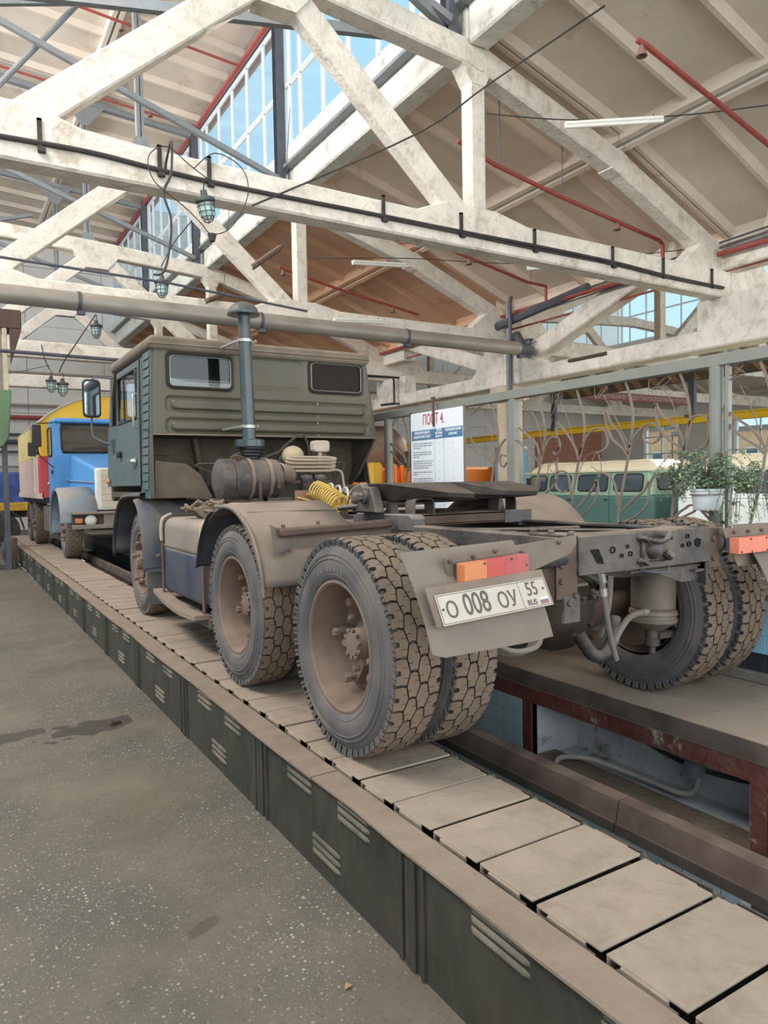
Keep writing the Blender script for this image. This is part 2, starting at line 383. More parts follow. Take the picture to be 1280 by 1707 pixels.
# --- ribbed roof slabs (main nave, right nave), one object per slab
M_gap = mat('slab_joint_grey', (120, 112, 102), 0.9)  # plain grey for slab joints, not assigned to any mesh
def roof_slab(parent, xa, za, xb, zb, y0, y1, m, ribs=5, name='roof_slab'):
    mb = MB(); dx = xb-xa; dz = zb-za; L_ = math.hypot(dx, dz); nx, nz = -dz/L_, dx/L_
    if nz < 0: nx, nz = -nx, -nz
    def q(t, h): return (xa+dx*t+nx*h, za+dz*t+nz*h)
    def pr(t0, t1, h0, h1, ya, yb): mb.prism([q(t0, h0), q(t1, h0), q(t1, h1), q(t0, h1)], yb-ya, 'y', ya)
    pr(0.003, 0.997, 0.25, 0.31, y0+0.01, y1-0.01)
    for t in (0.004, 0.966):
        c = MB; pr(t, t+0.03, 0.0, 0.25, y0+0.01, y1-0.01)
    for i in range(ribs+1):
        yc = y0+0.06+(y1-y0-0.12)*i/ribs
        a = 0.05
        # tapered transverse rib
        p0 = q(0.03, 0.10); p1 = q(0.97, 0.10); p2 = q(0.97, 0.25); p3 = q(0.03, 0.25)
        mb.hexa([(p0[0], yc-0.035, p0[1]), (p1[0], yc-0.035, p1[1]), (p1[0], yc+0.035, p1[1]), (p0[0], yc+0.035, p0[1]),
                 (p3[0], yc-0.07, p3[1]), (p2[0], yc-0.07, p2[1]), (p2[0], yc+0.07, p2[1]), (p3[0], yc+0.07, p3[1])])
    return mb.build(name, m, parent, smooth=False)
ceiling = setting('ceiling', (0, 0, 0))
BAYS = [(-3.8, 2.2), (2.2, 8.2), (8.2, 14.2), (14.2, 20.2), (20.2, 26.2), (26.2, 32.9)]
RX = [(6.7, 8.02, 9.65, 7.18), (9.68, 7.14, 12.6, 5.98)]
for bi, (y0, y1) in enumerate(BAYS):
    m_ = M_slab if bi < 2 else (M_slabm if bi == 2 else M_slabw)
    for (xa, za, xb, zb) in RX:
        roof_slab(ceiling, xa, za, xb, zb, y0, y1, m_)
    roof_slab(ceiling, -5.5, 8.0, -11.4, 5.9, y0, y1, M_slab)
    # right nave mirror slopes
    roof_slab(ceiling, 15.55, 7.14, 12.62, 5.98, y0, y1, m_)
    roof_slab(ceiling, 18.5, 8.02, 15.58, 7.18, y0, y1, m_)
    roof_slab(ceiling, 30.7, 8.02, 33.6, 7.18, y0, y1, M_slab)
    roof_slab(ceiling, 33.6, 7.14, 36.6, 5.98, y0, y1, M_slab)
    # lantern roofs
    for xc in (0.6, 24.6):
        for s_ in (1, -1):
            roof_slab(ceiling, xc+s_*0.02, 12.15, xc+s_*2.95, 11.96, y0, y1, M_slab)
            roof_slab(ceiling, xc+s_*2.98, 11.95, xc+s_*6.0, 11.72, y0, y1, M_slab)

# --- lantern side walls: concrete kerb beams, sills, glazing bays
nwin = n
def glazing(x, y0, y1, side=1, detail=True):
    global nwin
    nwin += 1
    w_ = setting('window_%d' % nwin, (x, y0, 8.72))
    ys = [y0]+[y0+1.3+1.02*k for k in range(4)]+[y1-0.55]
    ys = [y0+0.12, y0+1.27, y0+2.3, y0+3.32, y0+4.34, y0+5.36, y1-0.12]
    for k, y in enumerate(ys):
        MB().box(x-0.03, x+0.03, y-0.03, y+0.03, 8.72, 11.6).build('mullion', M_frame, w_, smooth=False)
    for z in (8.72, 10.02, 11.52):
        MB().box(x-0.035, x+0.035, y0, y1, z, z+0.07).build('transom', M_frame, w_, smooth=False)
    for k in range(len(ys)-1):
        for (za, zb) in ((8.79, 10.02), (10.09, 11.52)):
            MB().box(x-0.004, x+0.004, ys[k]+0.03, ys[k+1]-0.03, za, zb).build('pane', M_glass, w_, smooth=False)
            if detail:
                mb = MB(); a, b_ = ys[k]+0.03, ys[k+1]-0.03
                for (p, q_, r_, t_) in ((a, b_, za, za+0.035), (a, b_, zb-0.035, zb), (a, a+0.035, za, zb), (b_-0.035, b_, za, zb)): mb.box(x-0.02, x+0.015, p, q_, r_, t_)
                mb.build('sash', M_frame, w_, smooth=False)
tn = 0
for bi, (y0, y1) in enumerate(BAYS):
    for (x, s_) in ((6.42, 1), (-5.22, -1), (18.58, -1), (30.62, 1)):
        if x in (6.42, 30.62):
            glazing(x, y0, y1, s_, detail=(x == 6.42))
        tn += 1
        t_ = setting('trim_%d' % tn, (x, y0, 7.85))
        xa, xb = sorted((x+0.06*s_, x+0.42*s_))
        MB().box(xa, xb, y0+0.01, y1-0.01, 7.84, 8.42).build('kerb_beam', M_beam, t_, smooth=False, bevel=0.03)
        MB().box(min(x-0.05*s_, x+0.2*s_), max(x-0.05*s_, x+0.2*s_), y0+0.01, y1-0.01, 8.42, 8.72).build('sill_beam', M_beam, t_, smooth=False, bevel=0.015)
        MB().box(min(x-0.12*s_, x+0.1*s_), max(x-0.12*s_, x+0.1*s_), y0+0.01, y1-0.01, 8.36, 8.42).build('drip_ledge', M_steel, t_, smooth=False)
        MB().box(min(x-0.02*s_, x+0.25*s_), max(x-0.02*s_, x+0.25*s_), y0+0.01, y1-0.01, 11.6, 11.95).build('head_beam', M_steel, t_, smooth=False)

# --- concrete trusses of the main nave
ZB0, ZB1 = 5.05, 5.42
def truss(y, xc, label, first=False):
    t = thing('roof_truss', (xc, y, 5.05), label, 'roof truss', None)
    ya, yb = y, y+0.30
    ym = y+0.15
    mb = MB()
    # lower chord, swelling at nodes
    P_ = [(-12, 5.05), (12, 5.05)]
    pts_top = [(-12.0, 6.0), (-11.2, 6.0), (-10.6, 5.45), (-8, 5.42), (-6.9, 5.44), (-6.4, 5.62), (-5.6, 5.62), (-5.0, 5.44), (-1, 5.42), (-.6, 5.62), (.3, 5.62), (.9, 5.44), (5.0, 5.42), (5.5, 5.62), (6.4, 5.62), (7.0, 5.5), (10.6, 5.5), (11.2, 5.98), (12.0, 6.0)]
    poly = [(xc-12.0, 5.02), (xc+12.0, 5.02)]+[(xc+a, b_) for a, b_ in reversed(pts_top)]
    mb.prism(poly, 0.30, 'y', ya)
    mb.build('lower_chord', M_white, t, smooth=False, bevel=0.025)
    nodes = [(-11.7, 5.8), (-9.0, 6.9), (-6.1, 7.75), (-3.0, 7.98), (0, 8.15), (3.0, 7.98), (6.1, 7.75), (9.0, 6.9), (11.7, 5.8)]
    for k in range(8):
        a, b_ = nodes[k], nodes[k+1]
        MB().bar((xc+a[0], ym, a[1]), (xc+b_[0], ym, b_[1]), 0.29, 0.36, ext=0.0).build('upper_chord', M_white, t, smooth=False, bevel=0.025)
    for a in nodes[1:-1]: MB().prism([(xc+a[0]-0.19, a[1]-0.15), (xc+a[0], a[1]-0.21), (xc+a[0]+0.19, a[1]-0.15), (xc+a[0]+0.19, a[1]+0.10), (xc+a[0], a[1]+0.19), (xc+a[0]-0.19, a[1]+0.10)], 0.292, 'y', ya+0.004).build('chord_joint', M_white, t, smooth=False)
    for s_ in (1, -1):
        MB().bar((xc+s_*6.08, ym, 5.4), (xc+s_*6.08, ym, 7.6), 0.24, 0.26, up=(1, 0, 0)).build('vertical_post', M_white, t, smooth=False, bevel=0.02)
        MB().prism([(xc+s_*6.4, 7.75), (xc+s_*5.7, 7.75), (xc+s_*5.96, 7.35), (xc+s_*6.2, 7.35)], 0.26, 'y', ya+0.02).build('post_haunch', M_white, t, smooth=False)
        MB().bar((xc+s_*2.95, ym, 7.95), (xc+s_*5.75, ym, 5.5), 0.22, 0.34).build('diagonal', M_white, t, smooth=False, bevel=0.02)
        MB().bar((xc+s_*3.05, ym, 7.95), (xc+s_*0.15, ym, 5.45), 0.22, 0.34).build('diagonal', M_white, t, smooth=False, bevel=0.02)
        MB().prism([(xc+s_*3.6, 7.85), (xc+s_*2.4, 7.85), (xc+s_*2.75, 7.45), (xc+s_*3.25, 7.45)], 0.28, 'y', ya+0.01).build('node_haunch', M_white, t, smooth=False)
    return t
names = {2.2: None}
for y, lab in ((8.2, 'nearest whitewashed concrete roof truss, black cables clipped along its lower chord'),
               (14.2, 'second whitewashed concrete truss, its lower chord behind the fat grey duct'),
               (20.2, 'third whitewashed concrete truss, steel posts rising from its upper chord'),
               (26.2, 'farthest whitewashed concrete truss, in front of the end wall')):
    truss(y, 0.6, lab)
truss(2.2-0.15, 0.6, 'concrete roof truss overhead, out of the picture above the camera')
for y, lab in ((8.2, 'near truss of the neighbouring nave, behind the longitudinal frame'), (14.2, 'middle truss of the neighbouring nave, above the red slogan board'), (20.2, 'far truss of the neighbouring nave, beyond the yellow crane girder'), (26.2, 'farthest truss of the neighbouring nave')):
    truss(y, 24.6, lab)

# lantern steel frames standing on the trusses
def lantern_frame(y, label):
    t = thing('lantern_frame', (0.6, y, 8.15), label, 'steel frame')
    ym = y+0.15
    for x in (6.28, -5.08):
        mb = MB().box(x-0.09, x+0.09, ym-0.10, ym-0.085, 7.95, 11.7).box(x-0.09, x+0.09, ym+0.085, ym+0.10, 7.95, 11.7).box(x-0.01, x+0.01, ym-0.085, ym+0.085, 7.95, 11.7)
        mb.build('side_post', M_dark, t, smooth=False)
    for x in (3.4, -2.2):
        mb = MB().box(x-0.07, x-0.02, ym-0.07, ym+0.07, 8.1, 11.7).box(x+0.02, x+0.07, ym-0.07, ym+0.07, 8.1, 11.7)
        mb.build('inner_post', M_steel, t, smooth=False)
        MB().prism([(x-0.22, 8.1), (x+0.22, 8.1), (x+0.1, 8.35), (x-0.1, 8.35)], 0.02, 'y', ym-0.09).build('foot_plate', M_steel, t, smooth=False)
        MB().prism([(x-0.5, 11.62), (x+0.5, 11.62), (x+0.08, 11.1), (x-0.08, 11.1)], 0.02, 'y', ym-0.09).build('gusset', M_steel, t, smooth=False)
    for s_ in (1, -1):
        MB().bar((0.6, ym, 11.92), (0.6+s_*5.7, ym, 11.52), 0.16, 0.14).build('top_chord', M_steel, t, smooth=False)
        MB().bar((0.6+s_*5.6, ym-0.12, 8.1), (0.6+s_*0.4-s_*2.5, ym-0.12, 10.6), 0.10, 0.10).build('brace', M_steel, t, smooth=False)
    return t
for y, lab in ((8.2, 'lantern steel frame standing on the nearest truss'), (14.2, 'grey lantern steel frame on the second truss, its long diagonal crossing the roof opening'), (20.2, 'grey lantern steel frame on the third truss'), (26.2, 'grey lantern steel frame on the farthest truss')):
    lantern_frame(y, lab)
t = thing('wind_brace', (3.5, 10, 8.1), 'grey steel plan braces lying across the lantern opening beyond the nearest truss', 'brace')
MB().bar((6.5, 8.8, 8.22), (0.0, 11.1, 8.22), 0.10, 0.14).build('brace_bar', M_steel, t, smooth=False)
MB().bar((6.5, 8.5, 8.12), (-1.0, 5.4, 8.12), 0.10, 0.14).build('brace_bar', M_steel, t, smooth=False)
t = thing('wind_brace', (1.5, 14, 9), 'pale steel tube brace at the upper left of the roof opening', 'brace')
MB().tube([(0.6, 14.5, 8.2), (2.6, 14.5, 10.9)], 0.05, 8).build('brace_tube', M_steel, t)

# --- longitudinal concrete frame and columns between the naves
def longit(y0, y1, label, xc=12.6):
    t = thing('longitudinal_frame', (xc, y0, 4.1), label, 'concrete frame')
    ym = (y0+y1)/2; x0 = xc-0.28
    MB().prism([(y0, 4.12), (y1, 4.12), (y1, 5.35), (y1-0.55, 5.35), (y1-1.3, 4.48), (ym+0.5, 4.48), (ym-0.5, 4.48), (y0+1.3, 4.48), (y0+0.55, 5.35), (y0, 5.35)], 0.5, 'x', x0).build('lower_chord', M_white, t, smooth=False, bevel=0.03)
    for s_ in (1, -1):
        ye = y0 if s_ == 1 else y1
        MB().bar((xc-0.03, ye+s_*0.7, 4.75), (xc-0.03, ym-s_*0.9, 6.2), 0.42, 0.42).build('diagonal', M_white, t, smooth=False, bevel=0.03)
    MB().box(x0, x0+0.5, ym-1.3, ym+1.0, 5.5, 5.95).build('upper_chord', M_white, t, smooth=False, bevel=0.03)
    MB().box(x0+0.02, x0+0.48, ym-1.3, ym+0.42, 4.3, 5.04).build('bearing_block', M_white, t, smooth=False, bevel=0.03)
    return t
longit(2.35, 14.3, 'whitewashed longitudinal concrete frame carrying the nearest truss')
longit(14.3, 26.3, 'whitewashed longitudinal concrete frame beyond the first column')
M_col = mat('column_paint', (196, 180, 158), 0.85, var=0.2, scale=3, bump=0.5, patch=0.6, patchc=(160, 140, 118), pscale=2.2)
for y, lab in ((14.35, 'peeling beige concrete column behind the fence'), (26.3, 'beige concrete column far down between the naves'), (2.3, 'beige concrete column out of view to the right')):
    t = thing('concrete_column', (12.6, y, 0), lab, 'column')
    MB().box(12.345, 12.80, y-0.25, y+0.25, 0, 6.6).build('shaft', M_col, t, smooth=False, bevel=0.02)
    MB().box(12.2, 12.98, y-0.35, y+0.35, 3.75, 4.12).build('corbel', M_col, t, smooth=False, bevel=0.02)

# ================================================================ CONVEYOR, PIT, RAMP
M_case = mat('casing_green_black', (54, 52, 44), 0.6, 0.15, var=0.4, scale=4, bump=0.25, bscale=18, patch=0.53, patchc=(44, 52, 38), pscale=2.8, grime=0.5, gscale=6, grimec=(92, 80, 66), dust=0.14, dustc=(128, 116, 100), stretch=(1, 1, 0.35))
M_ledge = mat('dusty_ledge', (136, 119, 104), 0.9, grime=0.5, gscale=8, grimec=(104, 86, 72), var=0.18, scale=5, bump=0.2, bscale=40, patch=0.64, patchc=(120, 100, 84), pscale=6)
M_plate = mat('dusty_steel_plate', (152, 136, 120), 0.85, grime=0.65, gscale=6, grimec=(112, 96, 82), var=0.14, scale=4.5, bump=0.2, bscale=26, patch=0.64, patchc=(152, 134, 118), pscale=4.0)
M_link = mat('oily_chain_steel', (58, 54, 50), 0.55, 0.3, var=0.35, scale=14, dust=0.25)
M_pitdark = mat('pit_concrete', (84, 78, 70), 0.9, var=0.3, scale=3)
M_louv = mat('louvre_steel', (74, 72, 62), 0.6, 0.15, var=0.3, scale=9, dust=0.45, dustc=(150, 136, 118))

cv = thing('chain_conveyor', (1.74, 10, 0), 'long low truck conveyor, black-green louvred casing and dusty steel slats', 'conveyor')
XF = 1.335
# casing panels
pan = MB().box(XF+0.012, XF+0.03, 0.01, 1.41, 0.0, 0.425)
for (a, b_) in ((0.0, 0.03), (0.05, 0.075), (1.33, 1.35), (1.385, 1.42)):
    pan.box(XF, XF+0.02, a, b_, 0.0, 0.425)
pan.box(XF+0.004, XF+0.02, 0.0, 1.42, 0.40, 0.425)
lv = MB()
for k in range(1):
    lv.strip([(XF+0.013, 0.0, 0.0+0.026*i/5) for i in range(6)], [(XF+0.013-0.013*math.sin(PI*i/5), 0.022, 0.026*i/5) for i in range(6)]).strip([(XF+0.013-0.013*math.sin(PI*i/5), 0.022, 0.026*i/5) for i in range(6)], [(XF+0.013-0.013*math.sin(PI*i/5), 0.248, 0.026*i/5) for i in range(6)]).strip([(XF+0.013-0.013*math.sin(PI*i/5), 0.248, 0.026*i/5) for i in range(6)], [(XF+0.013, 0.27, 0.026*i/5) for i in range(6)])
lme = None; pme = None
y = 2.08-1.42*2; i = 0
while y < 20.2:
    if pme is None:
        OFF[cv.name] = Vector((1.74, 10, 0))
        p_ = pan.build('casing_panel', M_case, None, smooth=False, bevel=0.004); pme = p_.data
        l_ = lv.build('louvre', M_louv, None, fix=True, ang=60); lme = l_.data
        bpy.data.objects.remove(l_)
    else:
        p_ = p_.copy(); COL.objects.link(p_)
    p_.parent = cv; p_.location = (-1.74+R.uniform(-0.003, 0.003), y-10, 0)
    if y > -0.3:
        for (yo, zo, n_) in ((0.81, 0.315, 3), (0.29, 0.315, 3), (0.54, 0.07, 3)):
            for k in range(n_):
                l_ = bpy.data.objects.new('louvre', lme); COL.objects.link(l_); l_.parent = p_; l_.location = (0, yo, zo+k*0.034)
    y += 1.42; i += 1
# dusty ledge with a slightly wavy edge, in lengths
y = 0.0
while y < 20:
    mb = MB(); n_ = 8; A = []; B = []; A2 = []; B2 = []
    for k in range(n_+1):
        yy = y+0.003+(2.84-0.006)*k/n_; w_ = 0.004*math.sin(yy*3.1)+R.uniform(-0.003, 0.003)
        A.append((XF-0.012+w_, yy, 0.428+w_*0.5)); B.append((1.452, yy, 0.43)); A2.append((XF-0.012+w_, yy, 0.418+w_*0.5)); B2.append((1.452, yy, 0.34))
    mb.strip(B, A); mb.strip(A, A2); mb.strip(B2, B)
    mb.build('ledge_strip', M_ledge, cv)
    y += 2.84
# slats
sl = MB()
P8 = [(1.487, 0.0, 0.418), (1.985, 0.0, 0.418), (1.985, 0.256, 0.418), (1.487, 0.256, 0.418), (1.487, 0, 0.43), (1.985, 0, 0.43), (1.985, 0.256, 0.43), (1.487, 0.256, 0.43)]
sl.hexa(P8); sl.box(1.475, 1.487, 0.05, 0.20, 0.40, 0.428); sl.box(1.985, 1.995, 0.06, 0.21, 0.40, 0.428)
sl.box(1.487, 1.985, 0.244, 0.256, 0.36, 0.42)
lk = MB()
lk.box(1.457, 1.466, 0.02, 0.205, 0.36, 0.425); lk.box(1.466, 1.474, 0.19, 0.25, 0.36, 0.41)
lk2 = MB(); lk2.box(2.002, 2.012, 0.02, 0.205, 0.37, 0.428); lk2.cyl((2.0, 0.03, 0.39), (2.04, 0.03, 0.39), 0.02, 8)
y = 1.345-0.272*3; s0 = l0 = r0 = None
while y < 22:
    if s0 is None:
        s0 = sl.build('slat', M_plate, None, smooth=False, bevel=0.004); l0 = lk.build('side_link', M_link, None, smooth=False); r0 = lk2.build('side_link', M_link, None, smooth=False)
        trio = (s0, l0, r0)
    else: trio = tuple(o.copy() for o in (s0, l0, r0)); [COL.objects.link(o) for o in trio]
    for o in trio:
        o.parent = cv; o.location = (-1.74, y-10, R.uniform(-0.002, 0.002))
    trio[0].rotation_euler = (R.uniform(-.004, .004), R.uniform(-.003, .003), 0)
    trio[1].rotation_euler = (R.uniform(-0.02, 0.05), 0, 0)
    y += 0.272
MB().box(1.37, 2.045, -1, 20.2, 0.0, 0.345).build('trough', M_link, cv, smooth=False)
MB().box(1.35, 2.045, 20.3, 22.3, 0.0, 0.40).build('end_box', M_case, cv, smooth=False, bevel=0.01)
# chain in the slot
ch = MB()
for k in range(190):
    yy = 0.4+k*0.05; x = 2.035+(0.008 if k % 2 else -0.008)
    ch.box(x-0.006, x+0.006, yy, yy+0.045, 0.375, 0.395)
ch.build('drive_chain', M_link, cv, smooth=False, kind='stuff')

# pit structure
M_maroon = mat('maroon_peeling_paint', (98, 48, 44), 0.55, var=0.3, scale=7, bump=0.6, bscale=20, patch=0.60, patchc=(176, 166, 154), pscale=4.5, grime=0.6, gscale=7, grimec=(58, 40, 36), dust=0.2)
M_tile = mat('pale_blue_tile', (158, 182, 190), 0.25, var=0.12, scale=3, spec=0.5, dust=0.15)
M_grout = mat('tile_grout', (70, 72, 74), 0.9)
M_tileb = mat('sky_blue_tile', (150, 205, 232), 0.2, var=0.05, scale=2, spec=0.5)
M_tilek = mat('black_tile', (56, 60, 68), 0.25, var=0.15, spec=0.5)
M_ramp = mat('dusty_ramp', (158, 140, 124), 0.9, var=0.12, scale=2.5, bump=0.2, bscale=30, patch=0.62, patchc=(150, 130, 112), pscale=2.0)
M_niche = mat('niche_whitewash', (196, 200, 204), 0.85, var=0.2, scale=4, bump=0.5, bscale=12, patch=0.56, patchc=(128, 120, 108), pscale=2.6)
slab('floor', 2.06, 3.3, -4, 22, -1.3, -1.1, M_pitdark)
slab('wall_pit_left', 2.06, 2.08, -4, 22, -1.1, 0.30, M_pitdark)
tw = setting('wall_pit_left', (2.14, 1, 0))
t0_ = None
for k in range(26):
    for j in range(3):
        if t0_ is None:
            t0_ = MB().box(2.0565, 2.0625, 0.002, 0.108, 0.002, 0.108).build('tile', mat('grey_white_tile', (176, 184, 184), 0.3, var=0.15, dust=0.4), None, smooth=False); o = t0_
        else: o = t0_.copy(); COL.objects.link(o)
        o.parent = tw; o.location = (-2.14+0.024, 0.6+k*0.11-1, 0.0+j*0.11)
# steel guide rail: channel lying along the pit edge
gr = thing('guide_rail', (2.24, 10, 0.33), 'worn brown steel channel rail along the pit edge beside the conveyor', 'rail')
M_rail = mat('worn_rail_paint', (78, 60, 54), 0.6, 0.2, var=0.3, scale=5, bump=0.2, patch=0.50, patchc=(62, 44, 42), pscale=1.3, dust=0.25)
y = -1.0
for (a, b_) in ((-1.0, 1.93), (1.935, 21.5)):
    MB().prism([(2.222, 0.345), (2.234, 0.345), (2.245, 0.425), (2.30, 0.425), (2.30, 0.30), (2.31, 0.30), (2.31, 0.436), (2.24, 0.436)], b_-a, 'y', a).build('rail_length', M_rail, gr, smooth=False)
    MB().box(2.212, 2.226, a, b_, 0.31, 0.352).build('rail_lip', M_link, gr, smooth=False)

# right side: pit wall with niche, coping and ramp
wp = setting('wall_pit_right', (3.3, 2, 0))
X3 = 3.3
MB().box(X3, 3.9, -4, 22, 0.325, 0.43).box(3.9, 4.32, -4, 22, -0.2, 0.43).build('ramp_slab', [M_ramp], wp, smooth=False)
MB().box(X3-0.012, X3, -4, 22, 0.335, 0.432).build('coping_edge', mat('dark_coping', (74, 62, 58), 0.7, var=0.3, scale=5, dust=0.3), wp, smooth=False)
MB().box(X3, 3.5, -4, 22, 0.225, 0.325).build('maroon_band', M_maroon, wp, smooth=False)
NY = [(-2.6, -0.2), (2.04, 3.58), (6.4, 8.0), (10.6, 12.2)]
prev = -4.0
for (a, b_) in NY+[(22, 23)]:
    MB().box(X3+0.01, 3.9, prev, a, -1.1, 0.225).build('wall_block', M_grout, wp, smooth=False)
    if a < 22:
        MB().box(X3-0.002, X3+0.05, a-0.085, a, -0.16, 0.225).build('maroon_jamb', M_maroon, wp, smooth=False)
        MB().box(X3-0.002, X3+0.05, b_, b_+0.085, -0.16, 0.225).build('maroon_jamb', M_maroon, wp, smooth=False)
        # niche shell
        MB().box(X3+0.01, 3.9, a, b_, -1.1, -0.15).build('niche_sill', M_niche, wp, smooth=False)
        MB().box(3.72, 3.9, a, b_, -0.15, 0.225).build('niche_back', M_niche, wp, smooth=False)
        MB().box(X3+0.05, 3.72, b_-0.002, b_+0.02, -0.15, 0.225).build('niche_side', M_niche, wp, smooth=False)
        MB().box(X3+0.0, 3.72, a-0.02, a+0.002, -0.15, 0.225).build('niche_side', M_niche, wp, smooth=False)
        MB().box(X3+0.01, 3.5, a+0.02, b_-0.02, -0.15, -0.128).build('dirt_layer', mat('pit_dirt', (120, 104, 88), 0.95, var=0.25, scale=8, bump=0.6), wp, smooth=False)
    prev = b_
t0_ = None
for (ya, n_) in ((3.67, 16), (5.6, 7), (-0.1, 18)):
    for k in range(n_):
        for j in range(8):
            z = 0.112-j*0.113
            if t0_ is None:
                t0_ = MB().box(X3-0.002, X3+0.012, 0.002, 0.111, 0.001, 0.111).build('tile', M_tile, None, smooth=False, bevel=0.002); o = t0_
            else: o = t0_.copy(); COL.objects.link(o)
            o.parent = wp; o.location = (-3.3, ya+k*0.113-2, z)
for k in range(62):
    for j in range(4):
        y = 0.5+k*0.113; z = -0.265-j*0.113
        if any(a-0.01 < y < b_+0.0 for a, b_ in NY):
            o = t0_.copy(); COL.objects.link(o); o.parent = wp; o.location = (-3.3, y-2, z)
# pipes and lamp in the niche
nl = thing('niche_lamp', (3.55, 2.9, -0.1), 'round metal pit lamp with bent conduit in the whitewashed niche', 'lamp')
MB().tube(spl([(3.34, 3.4, -0.14), (3.36, 3.36, -0.09), (3.45, 3.2, -0.07), (3.52, 2.9, -0.09), (3.55, 2.62, -0.10), (3.58, 2.54, -0.06), (3.6, 2.53, 0.02)], 5), 0.016, 8).build('conduit', mat('pale_conduit', (170, 168, 162), 0.6, dust=0.3), nl)
MB().lathe([(0.0, -0.012), (0.05, -0.01), (0.062, 0.01), (0.03, 0.04), (0, 0.045)], (3.60, 2.56, 0.05), (-0.8, -0.4, 0.3), 16).build('lamp_head', M_steel, nl)
MB().tube(spl([(3.66, 3.05, 0.10), (3.64, 2.8, 0.06), (3.62, 2.62, 0.05)], 4), 0.014, 8).tube(spl([(3.62, 2.5, 0.05), (3.68, 2.35, 0.04), (3.7, 2.2, 0.06)], 4), 0.014, 8).build('cable', M_black, nl)
for k in range(2): MB().tube(spl([(3.70, 3.18-k*0.0, 0.16-k*0.045), (3.66, 3.12, 0.14-k*0.045), (3.66, 3.06, 0.14-k*0.045), (3.70, 3.0, 0.16-k*0.045)], 4), 0.009, 6).build('cable_clip', M_black, nl)

# low tiled wall under the fence
tw = setting('wall_parapet', (4.32, 2, 0))
MB().box(4.31, 4.55, -4, 22, -0.2, 0.95).build('wall_core', M_grout, tw, smooth=False)
MB().box(4.255, 4.32, -4, 22, 0.43, 0.495).build('kerb', mat('grey_kerb', (120, 118, 114), 0.9, var=0.2, scale=8, bump=0.3, dust=0.3), tw, smooth=False, bevel=0.008)
MB().box(4.29, 4.57, -4, 22, 0.95, 0.985).build('wall_cap', M_ledge, tw, smooth=False)
tk = tb = None
for k in range(36):
    for j in range(4):
        y = 0.4+k*0.135
        if j == 0:
            if tk is None: tk = MB().box(4.298, 4.311, 0.002, 0.133, 0.0, 0.110).build('tile', M_tilek, None, smooth=False, bevel=0.002); o = tk
            else: o = tk.copy(); COL.objects.link(o)
            z = 0.498
        else:
            if tb is None: tb = MB().box(4.298, 4.311, 0.0015, 0.1335, 0.0, 0.111).build('tile', M_tileb, None, smooth=False, bevel=0.0015); o = tb
            else: o = tb.copy(); COL.objects.link(o)
            z = 0.61+(j-1)*0.113
        o.parent = tw; o.location = (-4.32, y-2, z)

# ================================================================ THE TRUCK TRACTOR
M_olive = mat('olive_cab_paint', (82, 78, 63), 0.42, var=0.08, scale=2.0, dust=0.14, dustc=(124, 110, 94))
M_teal = mat('grey_green_door_paint', (74, 90, 91), 0.45, var=0.10, scale=2.5, dust=0.22, dustc=(118, 110, 100))
M_roofd = mat('dusty_roof_paint', (100, 92, 78), 0.85, var=0.15, scale=3, dust=0.75, dustc=(132, 116, 102))
M_under = mat('cab_underside', (74, 68, 58), 0.8, var=0.3, scale=6, dust=0.35, dustc=(112, 96, 80))
M_rubber = mat('window_rubber', (34, 34, 36), 0.5)
M_fend = mat('dusty_fender', (76, 74, 76), 0.6, var=0.3, scale=3.0, bump=0.2, bscale=9, dust=1.3, dustc=(142, 124, 108), dmin=0.6, grime=0.3)
M_fendd = mat('dark_blue_fender', (54, 60, 74), 0.5, var=0.25, scale=4.0, dust=0.45, dustc=(140, 124, 110))
M_tankb = mat('tank_blue', (50, 57, 76), 0.45, var=0.25, scale=5, dust=0.25, dustc=(140, 128, 118), stretch=(1, 1, 0.3))
M_tankg = mat('tank_dusty_grey', (120, 112, 104), 0.7, var=0.12, scale=3, dust=0.6)
M_chass = mat('chassis_paint', (44, 46, 52), 0.5, 0.1, var=0.4, scale=9, dust=0.9, dustc=(140, 124, 109), dside=0.12, grime=0.7, gscale=22, grimec=(112, 96, 82))
M_chassb = mat('chassis_blue', (48, 55, 70), 0.5, 0.1, var=0.4, scale=14, dside=0.12, grime=0.8, gscale=30, grimec=(120, 112, 104), dust=0.8, dustc=(140, 130, 120))
M_rust = mat('rusty_brown', (84, 66, 56), 0.85, var=0.3, scale=9, dust=0.4, dustc=(122, 106, 92))
M_dusty = mat('thick_dust', (138, 122, 108), 0.9, var=0.14, scale=5, bump=0.15)
M_side = mat('tyre_sidewall', (70, 72, 77), 0.8, var=0.2, scale=5, dust=1.1, dustc=(120, 109, 99), bump=0.08, bscale=50, dmin=0.1, grime=0.3, gscale=14, grimec=(60, 60, 64))
M_groove = mat('tyre_groove', (62, 54, 47), 0.9, var=0.25, scale=10)
M_tread = mat('tyre_tread_dusty', (120, 103, 87), 0.92, var=0.16, scale=12, bump=0.15, bscale=60)
M_rim = mat('dusty_rim', (112, 92, 80), 0.85, var=0.25, grime=0.5, gscale=6, grimec=(78, 60, 50), scale=5, dust=0.5, dustc=(146, 126, 110), patch=0.62, patchc=(92, 74, 66), pscale=3)
M_green = mat('stack_blue_green', (34, 58, 64), 0.25, var=0.12, scale=4, dust=0.2, spec=0.6)
M_clampm = mat('clamp_steel', (176, 178, 172), 0.4, 0.6, var=0.1)
M_white_p = mat('white_plate', (192, 181, 168), 0.6, var=0.10, scale=12, dust=0.35)
M_ink = mat('black_print', (92, 84, 76), 0.7)
M_glassd = glassmat('cab_glass', (0.82, 0.88, 0.92), 0.06)

CX = 2.83
trk = thing('tractor_truck', (CX, 5.3, 0.43), 'dusty olive cab-over tractor unit with bare rear chassis, standing on the conveyor', 'truck')

